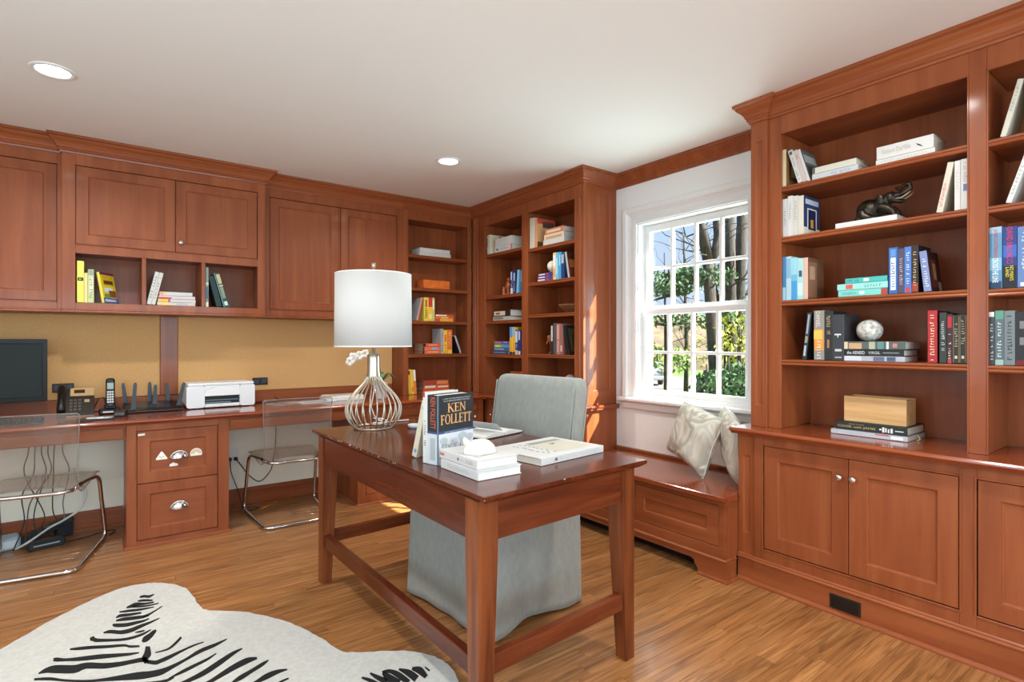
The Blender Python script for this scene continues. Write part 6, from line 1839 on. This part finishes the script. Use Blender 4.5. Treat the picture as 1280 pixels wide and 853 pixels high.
# ================================================================== KNEE SPACE: outlet, cords, adapters
wo = thing('wall_outlet', 'white wall outlet under the counter with two plugs', 'outlet', (.757, 4.4995, .365), 0)
obj('plate', G().box(-.040, .040, -.006, 0, -.060, .060, .002), WHITEP, wo)
for s in (-1, 1):
    obj('plug', G().box(s * .020 - .013, s * .020 + .013, -.036, -.006, -.026, -.002, .004), BLACKP, wo)
c1 = obj('black_cord', G().tube(catmull([(1.032, 4.40, .725), (1.045, 4.42, .49), (1.024, 4.42, .31), (1.0, 4.42, .232), (.929, 4.42, .172), (.855, 4.42, .230), (.81, 4.43, .30), (.777, 4.455, .352)], 8, False), .0035, 6), BLACKM)
tag(c1, 'black cord hanging in a loop below the counter to the white outlet', 'cord')
c2 = obj('black_cord', G().tube(catmull([(.737, 4.455, .34), (.74, 4.43, .26), (.78, 4.38, .12), (.80, 4.33, .010), (.86, 4.28, .006), (.90, 4.32, .006), (.84, 4.36, .006), (.78, 4.33, .007)], 8, False), .003, 6), BLACKM)
tag(c2, 'thin black cord falling from the outlet and coiling on the floor', 'cord')
pe = thing('pencil', 'orange pencil lying on the floor under the counter', 'pencil', (.985, 4.345, .0045), R(44))
obj('shaft', G().tube([(-.095, 0, 0), (.085, 0, 0)], .0042, 6), mat((232, 150, 46), .4), pe)
obj('point', G().tube([(.085, 0, 0), (.104, 0, 0)], [.0042, .0006], 6), mat((206, 170, 120), .6), pe)
obj('eraser', G().tube([(-.108, 0, 0), (-.0955, 0, 0)], .0040, 8), mat((206, 120, 110), .7), pe)
ad = thing('power_adapter', 'black power adapter brick on the floor below the left clear chair', 'adapter', (-.285, 4.255, 0), R(14))
obj('case', G().box(-.085, .085, -.032, .032, 0, .045, .006), mat((36, 42, 48), .4), ad)
obj('label_strip', G().box(-.06, .06, -.0335, -.032, .022, .028, 0), mat((176, 184, 190), .5), ad)
ps = thing('power_strip', 'dark power strip tilted against the baseboard at the lower left', 'power strip', (-.295, 4.405, 0), R(22))
tl = Matrix.Rotation(R(-18), 4, 'Y') @ Matrix.Translation((0, 0, .002))
obj('case', G().box(-.12, .16, -.028, .028, .036, .076, .005, tl), mat((44, 50, 56), .45), ps)
obj('stand', G().box(.05, .13, -.028, .028, 0, .080, .003), mat((40, 44, 50), .45), ps)
for i in range(5):
    obj('socket', G().box(-.105 + i * .05, -.072 + i * .05, -.016, .016, .0762, .0775, 0, tl), mat((22, 24, 26), .5), ps)
md_ = thing('modem', 'pale blue-grey modem box on the floor at the left edge, under the counter', 'modem', (-.50, 4.36, 0), R(10))
obj('case', G().box(-.09, .09, -.06, .06, 0, .070, .008), mat((168, 190, 206), .4), md_)
obj('front_panel', G().box(-.075, .075, -.0625, -.060, .015, .055, 0), mat((206, 214, 218), .4), md_)
wc = obj('white_cable', G().tube(catmull([(-.42, 4.27, .012), (-.36, 4.22, .055), (-.27, 4.30, .10), (-.20, 4.30, .135), (-.125, 4.30, .19), (-.098, 4.31, .265), (-.105, 4.32, .31), (-.14, 4.36, .345), (-.16, 4.42, .42)], 8, False), .0065, 8), mat((206, 210, 210), .4))
tag(wc, 'thick white cable arching below the left clear chair', 'cable')
rw = random.Random(21)
for i, (px_, zt, mx, mz, ex, ey, lb) in enumerate(((-.33, .72, -.40, .30, -.43, 4.27, 'thin black cable hanging at the far left of the cable bundle'), (-.30, .72, -.34, .22, -.30, 4.30, 'thin black cable hanging straight down in the middle of the cable bundle'),
                                                   (-.24, .72, -.26, .20, -.36, 4.34, 'thin black cable at the right of the bundle, bending left to the power strip'), (-.20, .72, -.21, .24, -.30, 4.38, 'rightmost thin grey cable of the hanging bundle'),
                                                   (-.27, .72, -.36, .26, -.385, 4.335, 'thin brown cable slanting left within the hanging bundle'), (-.36, .72, -.30, .18, -.24, 4.36, 'thin dark cable crossing the others in the hanging bundle'))):
    o = obj('hanging_cable', G().tube(catmull([(px_, 4.41, zt), (px_ - .015, 4.40, .55), (px_ + rw.uniform(-.03, .03), 4.38, .42), (mx, 4.36, mz), (mx + rw.uniform(-.03, .03), 4.34, mz * .5), (ex, ey, .085 if i in (2, 3) else .006)], 6, False), .0032, 6), mat([(28, 30, 32), (26, 27, 30), (34, 36, 40), (110, 110, 108), (84, 66, 50), (40, 40, 44)][i], .5))
    tag(o, lb, 'cable', 'cable bundle under the left counter')
o = obj('floor_cable', G().tube(catmull([(-.20, 4.27, .008), (-.10, 4.30, .006), (0.0, 4.36, .006), (.05, 4.34, .006), (.02, 4.26, .006)], 6, False), .0035, 6), BLACKM)
tag(o, 'black cable on the floor running from the adapter towards the file pedestal', 'cable')

# ================================================================== PILLOWS
def pillow(label, c, n, phi, s, T, tilt):
    t = thing('throw_pillow', label, 'pillow', c, 0)
    N = 22
    vs, fs = [], []
    for side in (1, -1):
        for j in range(N + 1):
            for i in range(N + 1):
                u, v = -1 + 2 * i / N, -1 + 2 * j / N
                pin = 1 - .07 * (1 - u * u) * 0 - .10 * (1 - abs(u)) * abs(v) ** 2 - .0
                pin2 = 1 - .10 * (1 - abs(v)) * abs(u) ** 2
                h = max(0, (1 - u ** 4) * (1 - v ** 4)) ** .55
                wr_ = .012 * math.sin(5 * u + 3 * v) * math.sin(4 * v - 2 * u) * h
                vs.append((u * s * pin2, side * (T * h + wr_ * .6) * -1, v * s * pin - .085 * max(0, -u) ** 1.5 * max(0, v + .3) * s * 2))
    M1 = (N + 1) ** 2
    for q in (0, 1):
        for j in range(N):
            for i in range(N):
                a = q * M1 + j * (N + 1) + i
                fs.append((a, a + 1, a + N + 2, a + N + 1))
    yaw = math.atan2(n[1], n[0]) + R(90)
    Mx = Matrix.Rotation(yaw, 4, 'Z') @ Matrix.Rotation(R(-tilt), 4, 'X') @ Matrix.Rotation(R(phi), 4, 'Y')
    g = G().add(vs, fs, True, Mx)
    me = g.mesh('cover'); bm = bmesh.new(); bm.from_mesh(me); bmesh.ops.remove_doubles(bm, verts=bm.verts[:], dist=1e-4); bmesh.ops.recalc_face_normals(bm, faces=bm.faces[:]); bm.to_mesh(me); bm.free()
    o = obj('cover', me, PILLOW, t)
    ed = []
    for k in range(80):
        q = k / 80 * 4; e = int(q); f = -1 + 2 * (q - e)
        u, v = [(f, -1), (1, f), (-f, 1), (-1, -f)][e]
        ed.append(Mx @ Vector((u * s * (1 - .10 * (1 - abs(v)) * abs(u) ** 2), 0, v * s * (1 - .10 * (1 - abs(u)) * abs(v) ** 2) - .085 * max(0, -u) ** 1.5 * max(0, v + .3) * s * 2)))
    obj('edge_seam', G().tube(ed, .0028, 6, True), mat((226, 224, 214), .9), t)
    zmin = min((Mx @ Vector(p)).z for p in vs)
    t.location = (c[0], c[1], .4387 - zmin + .0015)
    return t
pillow('agate-patterned grey pillow, the left one on the window seat', (2.80, 1.940, 0), (-.965, .26), 17, .182, .066, 10)
pillow('agate-patterned grey pillow, the right one, wedged against the right bookcase', (2.82, 1.712, 0), (-.66, .75), 14, .182, .052, -5)

# ================================================================== OUTDOORS
LAWN = noisy('lawn_grass', (62, 94, 40), (102, 132, 60), 3.0, .95, 0.3, 8)
struct('ground', G().add([(3.25, -30, -.55), (9, -30, -1.0), (120, -30, -1.2), (120, 120, -1.2), (9, 120, -1.0), (3.25, 120, -.55)], [(0, 1, 4, 5), (1, 2, 3, 4)]), LAWN, 'sunlit lawn outside the window')
struct('driveway', G().box(14, 30, 14.0, 26, -1.2, -1.02, 0), mat((116, 113, 110), .9), 'grey driveway outside the window')
HILL = noisy('leafless_hillside', (76, 68, 52), (120, 108, 86), .55, .95, 0.4, 10)
vs, fs = [], []
n = 60
rw = random.Random(2)
for i in range(n + 1):
    a = R(8 + 74 * i / n)
    for (d_, z_) in ((46, -1.3), (50, 1.2 + rw.uniform(-.3, .3)), (58, 3.6 + rw.uniform(-.6, .6)), (66, 4.4 + rw.uniform(-.8, .8)), (70, -1)):
        vs.append((d_ * math.cos(a), d_ * math.sin(a), z_))
for i in range(n):
    for j in range(4):
        fs.append((i * 5 + j, (i + 1) * 5 + j, (i + 1) * 5 + j + 1, i * 5 + j + 1))
struct('hillside', G().add(vs, fs, True), HILL, 'brown spring hillside far beyond the window')
BARK = noisy('tree_bark', (38, 35, 33), (70, 65, 60), 9, .95, .6, 8, (3, 3, .6), .02)
LEAF = {k: noisy('foliage_' + k, a, b, 2.5, .8, 0, 4) for k, a, b in (('pine', (38, 66, 38), (82, 116, 72)), ('green', (84, 118, 48), (128, 156, 76)), ('yellow', (160, 158, 44), (198, 192, 84)), ('bud', (116, 102, 72), (156, 140, 106)))}
def leaves(parent, centres, m, n, size, seed, droop=.3):
    r = random.Random(seed)
    vs, fs = [], []
    for (cx, cy, cz_, rx, ry, rz_) in centres:
        for _ in range(n):
            while True:
                p = (r.uniform(-1, 1), r.uniform(-1, 1), r.uniform(-1, 1))
                if p[0] ** 2 + p[1] ** 2 + p[2] ** 2 < 1: break
            c = Vector((cx + p[0] * rx, cy + p[1] * ry, cz_ + p[2] * rz_))
            a = Vector((r.uniform(-1, 1), r.uniform(-1, 1), r.uniform(-1, 1) - droop)).normalized()
            b = a.orthogonal().normalized()
            b = (Matrix.Rotation(r.uniform(0, 6.28), 3, a) @ b)
            s = size * r.uniform(.6, 1.4)
            k = len(vs)
            vs += [c - a * s * .5, c + b * s * .22, c + a * s * .5, c - b * s * .22]
            fs.append((k, k + 1, k + 2, k + 3))
    return obj('foliage', G().add(vs, fs), m, parent, kind='stuff')
def tree(name, label, loc, trunk, branches, fol=None, group=None):
    t = thing(name, label, 'tree', loc, 0, group)
    obj('trunk', G().tube(trunk[0], trunk[1], 10), BARK, t)
    for pts, rs in branches:
        obj('branch', G().tube(pts, rs, 7), BARK, t)
    for f in (fol or ()):
        leaves(t, *f)
    return t
def rel(base, pts): return [(p[0] - base[0], p[1] - base[1], p[2] - base[2]) for p in pts]
def twigs(start, direction, n, L, r0, seed, up=.4):
    r = random.Random(seed); out = []
    for _ in range(n):
        p = Vector(start) + Vector(direction) * r.random()
        d = Vector((r.uniform(-1, 1), r.uniform(-1, 1), r.uniform(-.3, 1) * up)).normalized()
        pts, rs = [p], [r0]
        for k in range(4):
            d = (d + Vector((r.uniform(-.4, .4), r.uniform(-.4, .4), r.uniform(-.2, .4)))).normalized()
            p = p + d * L / 4
            pts.append(p.copy()); rs.append(r0 * (1 - (k + 1) / 5))
        out.append((pts, rs))
    return out
# forked tree in the third column of panes
B3 = (9.0, 5.75, -1.0)
tree('forked_tree', 'dark forked tree leaning left, in the middle right panes of the window', B3,
     (rel(B3, [(9.0, 5.75, -1.0), (8.95, 5.75, .6), (8.90, 5.78, 1.4), (8.87, 5.85, 2.74)]), [.12, .11, .105, .10]),
     [(rel(B3, [(8.87, 5.85, 2.74), (8.78, 5.93, 3.3), (8.69, 5.99, 3.66), (8.62, 6.02, 4.6)]), [.11, .095, .085, .06]),
      (rel(B3, [(8.87, 5.85, 2.70), (8.95, 5.76, 2.84), (9.0, 5.74, 3.2), (8.98, 5.77, 3.66), (8.92, 5.78, 4.6)]), [.09, .08, .075, .07, .05]),
      (rel(B3, [(8.88, 5.84, 2.5), (8.7, 6.0, 2.4), (8.37, 6.23, 2.10), (8.0, 6.6, 1.95)]), [.05, .04, .03, .015]),
      (rel(B3, [(8.75, 5.95, 3.4), (8.5, 6.2, 3.5), (8.1, 6.7, 3.45)]), [.04, .03, .015]),
      (rel(B3, [(8.70, 5.99, 3.55), (8.4, 6.3, 3.35), (7.9, 6.9, 3.38)]), [.04, .03, .012])] + twigs((-.1, .1, 3.8), (-.6, .6, .8), 20, 1.3, .012, 4),
     [([(-.25, .3, 3.45, .55, .55, .16), (-.6, .6, 3.2, .4, .5, .14)], LEAF['pine'], 420, .10, 5)])
B1 = (11.96, 7.29, -1.0)
tree('tall_tree', 'thick dark trunk in the upper right panes, left of the pair', B1, ([(0, 0, 0), (0, 0, 3), (-.03, .02, 6.5)], [.17, .14, .11]),
     twigs((0, 0, 3.2), (0, 0, 1.5), 5, .9, .02, 9), [([(-.2, .3, 2.0, .8, .8, .45)], LEAF['yellow'], 160, .10, 6)])
B2 = (12.5, 7.40, -1.0)
tree('tall_tree', 'thick dark trunk at the right edge of the upper panes, right of the pair', B2, ([(0, 0, 0), (-.05, .03, 2.6), (-.02, -.02, 3.6), (.10, -.12, 6.5)], [.21, .18, .15, .11]),
     [([(-.05, .03, 2.5), (-.35, .35, 3.2), (-.5, .6, 4.6)], [.10, .08, .05])] + twigs((0, 0, 3.2), (0, 0, 1.6), 5, .9, .02, 12), [([(.1, -.1, 1.9, .9, .9, .5)], LEAF['yellow'], 220, .10, 8)])
def pinetree(label, base, clumps, seed, h=5.0, n=420, m='pine', name='pine_tree', sz=.11):
    tree(name, label, base, ([(0, 0, 0), (.02, 0, h * .5), (0, .02, h)], [.05, .035, .012]), [([(0, 0, c[2] - .1), (c[0] * .6, c[1] * .6, c[2]), (c[0], c[1], c[2] - .05)], [.035, .022, .008]) for c in clumps], [(clumps, LEAF[m], n, sz, seed)])
pinetree('dark pine whose boughs hang in the upper left pane of the window', (10.0, 9.3, -1.0), [(-.35, -.35, 4.4, 1.0, 1.0, .30), (.2, .3, 4.8, 1.1, 1.1, .3), (-.6, -.7, 4.1, .6, .7, .20), (0, .0, 5.5, .6, .6, .3), (.3, -.2, 3.0, .45, .45, .18)], 31, 6.0, 520)
pinetree('pine bough tree in the middle of the window behind the meeting rail', (9.9, 7.6, -1.0), [(-.5, .2, 3.55, .8, .75, .22), (.5, -.6, 3.65, .7, .8, .26), (-.8, .8, 2.7, 1.0, 1.0, .22), (.2, -.3, 2.75, 1.2, 1.0, .26), (1.1, -1.2, 2.7, .9, .9, .26)], 32, 4.2, 520)
pinetree('dense green shrub in the lower middle panes of the window', (8.1, 5.35, -.85), [(0, 0, .7, .55, .55, .55), (.2, -.1, 1.25, .5, .5, .4), (-.2, .2, .35, .5, .5, .3)], 33, 1.7, 1100, 'pine', 'green_shrub', .12)
pinetree('dark green shrub in the lower right panes of the window', (7.45, 4.55, -.8), [(0, 0, .7, .55, .6, .6), (.15, -.1, 1.3, .5, .5, .4)], 34, 1.8, 1300, 'pine', 'green_shrub', .12)
pinetree('yellow-flowering shrub in the right panes of the window', (8.6, 5.05, -.9), [(0, 0, 2.2, .5, .45, .42), (.2, -.3, 1.6, .4, .4, .3)], 35, 2.4, 240, 'yellow', 'yellow_shrub', .10)
pinetree('light green bushy tree in the lower left panes of the window', (12.2, 10.6, -1.0), [(0, 0, 1.9, 1.0, 1.0, .45), (-.7, .5, 1.5, .7, .7, .4), (.6, -.9, 1.7, .8, .8, .4)], 36, 2.6, 300, 'green', 'leafy_tree', .16)
for i, (bx_, by_, lb) in enumerate(((16.5, 15.5, 'bare spring tree behind the left panes of the window'), (18.5, 13.2, 'bare spring tree behind the second column of panes'), (17.0, 10.0, 'bare spring tree behind the third column of panes'), (24.0, 14.0, 'bare spring tree far behind the car'))):
    tree('bare_tree', lb, (bx_, by_, -1.05), ([(0, 0, 0), (.05, 0, 2.2), (.0, .1, 6.5)], [.10, .08, .03]), twigs((0, 0, 1.4), (0, 0, 4.6), 34, 2.0, .016, 50 + i, .9), [([(0, 0, 4.2, 1.3, 1.3, 1.8)], LEAF['bud'], 120, .10, 60 + i)])
cr = thing('parked_car', 'silver parked car seen from behind through the lower left pane', 'car', (22.4, 18.2, -1.02), R(-38))
SILV = mat((150, 156, 164), .3, .3, .4)
# local: y away from the viewer is forward, rear face at y = 0
body = [(0, .28), (0, .62), (.06, .80), (.22, .86), (.9, .90), (3.2, .86), (4.2, .72), (4.4, .55), (4.4, .28)]
obj('body', G().prism(body, -.87, .87, 'x'), SILV, cr)
obj('cabin', G().add([(-.78, .25, .86), (.78, .25, .86), (.78, 3.2, .86), (-.78, 3.2, .86), (-.62, .75, 1.42), (.62, .75, 1.42), (.62, 2.2, 1.42), (-.62, 2.2, 1.42)], [(0, 1, 5, 4), (1, 2, 6, 5), (2, 3, 7, 6), (3, 0, 4, 7), (4, 5, 6, 7), (0, 3, 2, 1)]), SILV, cr)
obj('rear_window', G().add([(-.66, .31, .93), (.66, .31, .93), (.56, .70, 1.36), (-.56, .70, 1.36)], [(0, 1, 2, 3)]), mat((40, 48, 54), .1), cr)
for s in (-1, 1):
    obj('side_window', G().add([(s * .765, .5, .93), (s * .765, 2.9, .93), (s * .64, 2.15, 1.36), (s * .64, .85, 1.36)], [(0, 1, 2, 3)]), mat((40, 48, 54), .1), cr)
    obj('tail_light', G().box(s * .84 - .18 * (s > 0), s * .84 + .18 * (s < 0), -.02, .05, .60, .80, .01), mat((206, 40, 40), .3), cr)
    for yy in (.85, 3.6):
        obj('wheel', G().tube([(s * .70, yy, .31), (s * .88, yy, .31)], .31, 20), mat((26, 26, 28), .7), cr)
obj('bumper', G().box(-.86, .86, -.08, .05, .30, .48, .03), mat((170, 176, 184), .4), cr)
obj('licence_plate', G().box(-.25, .25, -.025, -.001, .55, .67, .005), mat((226, 226, 222), .5), cr)
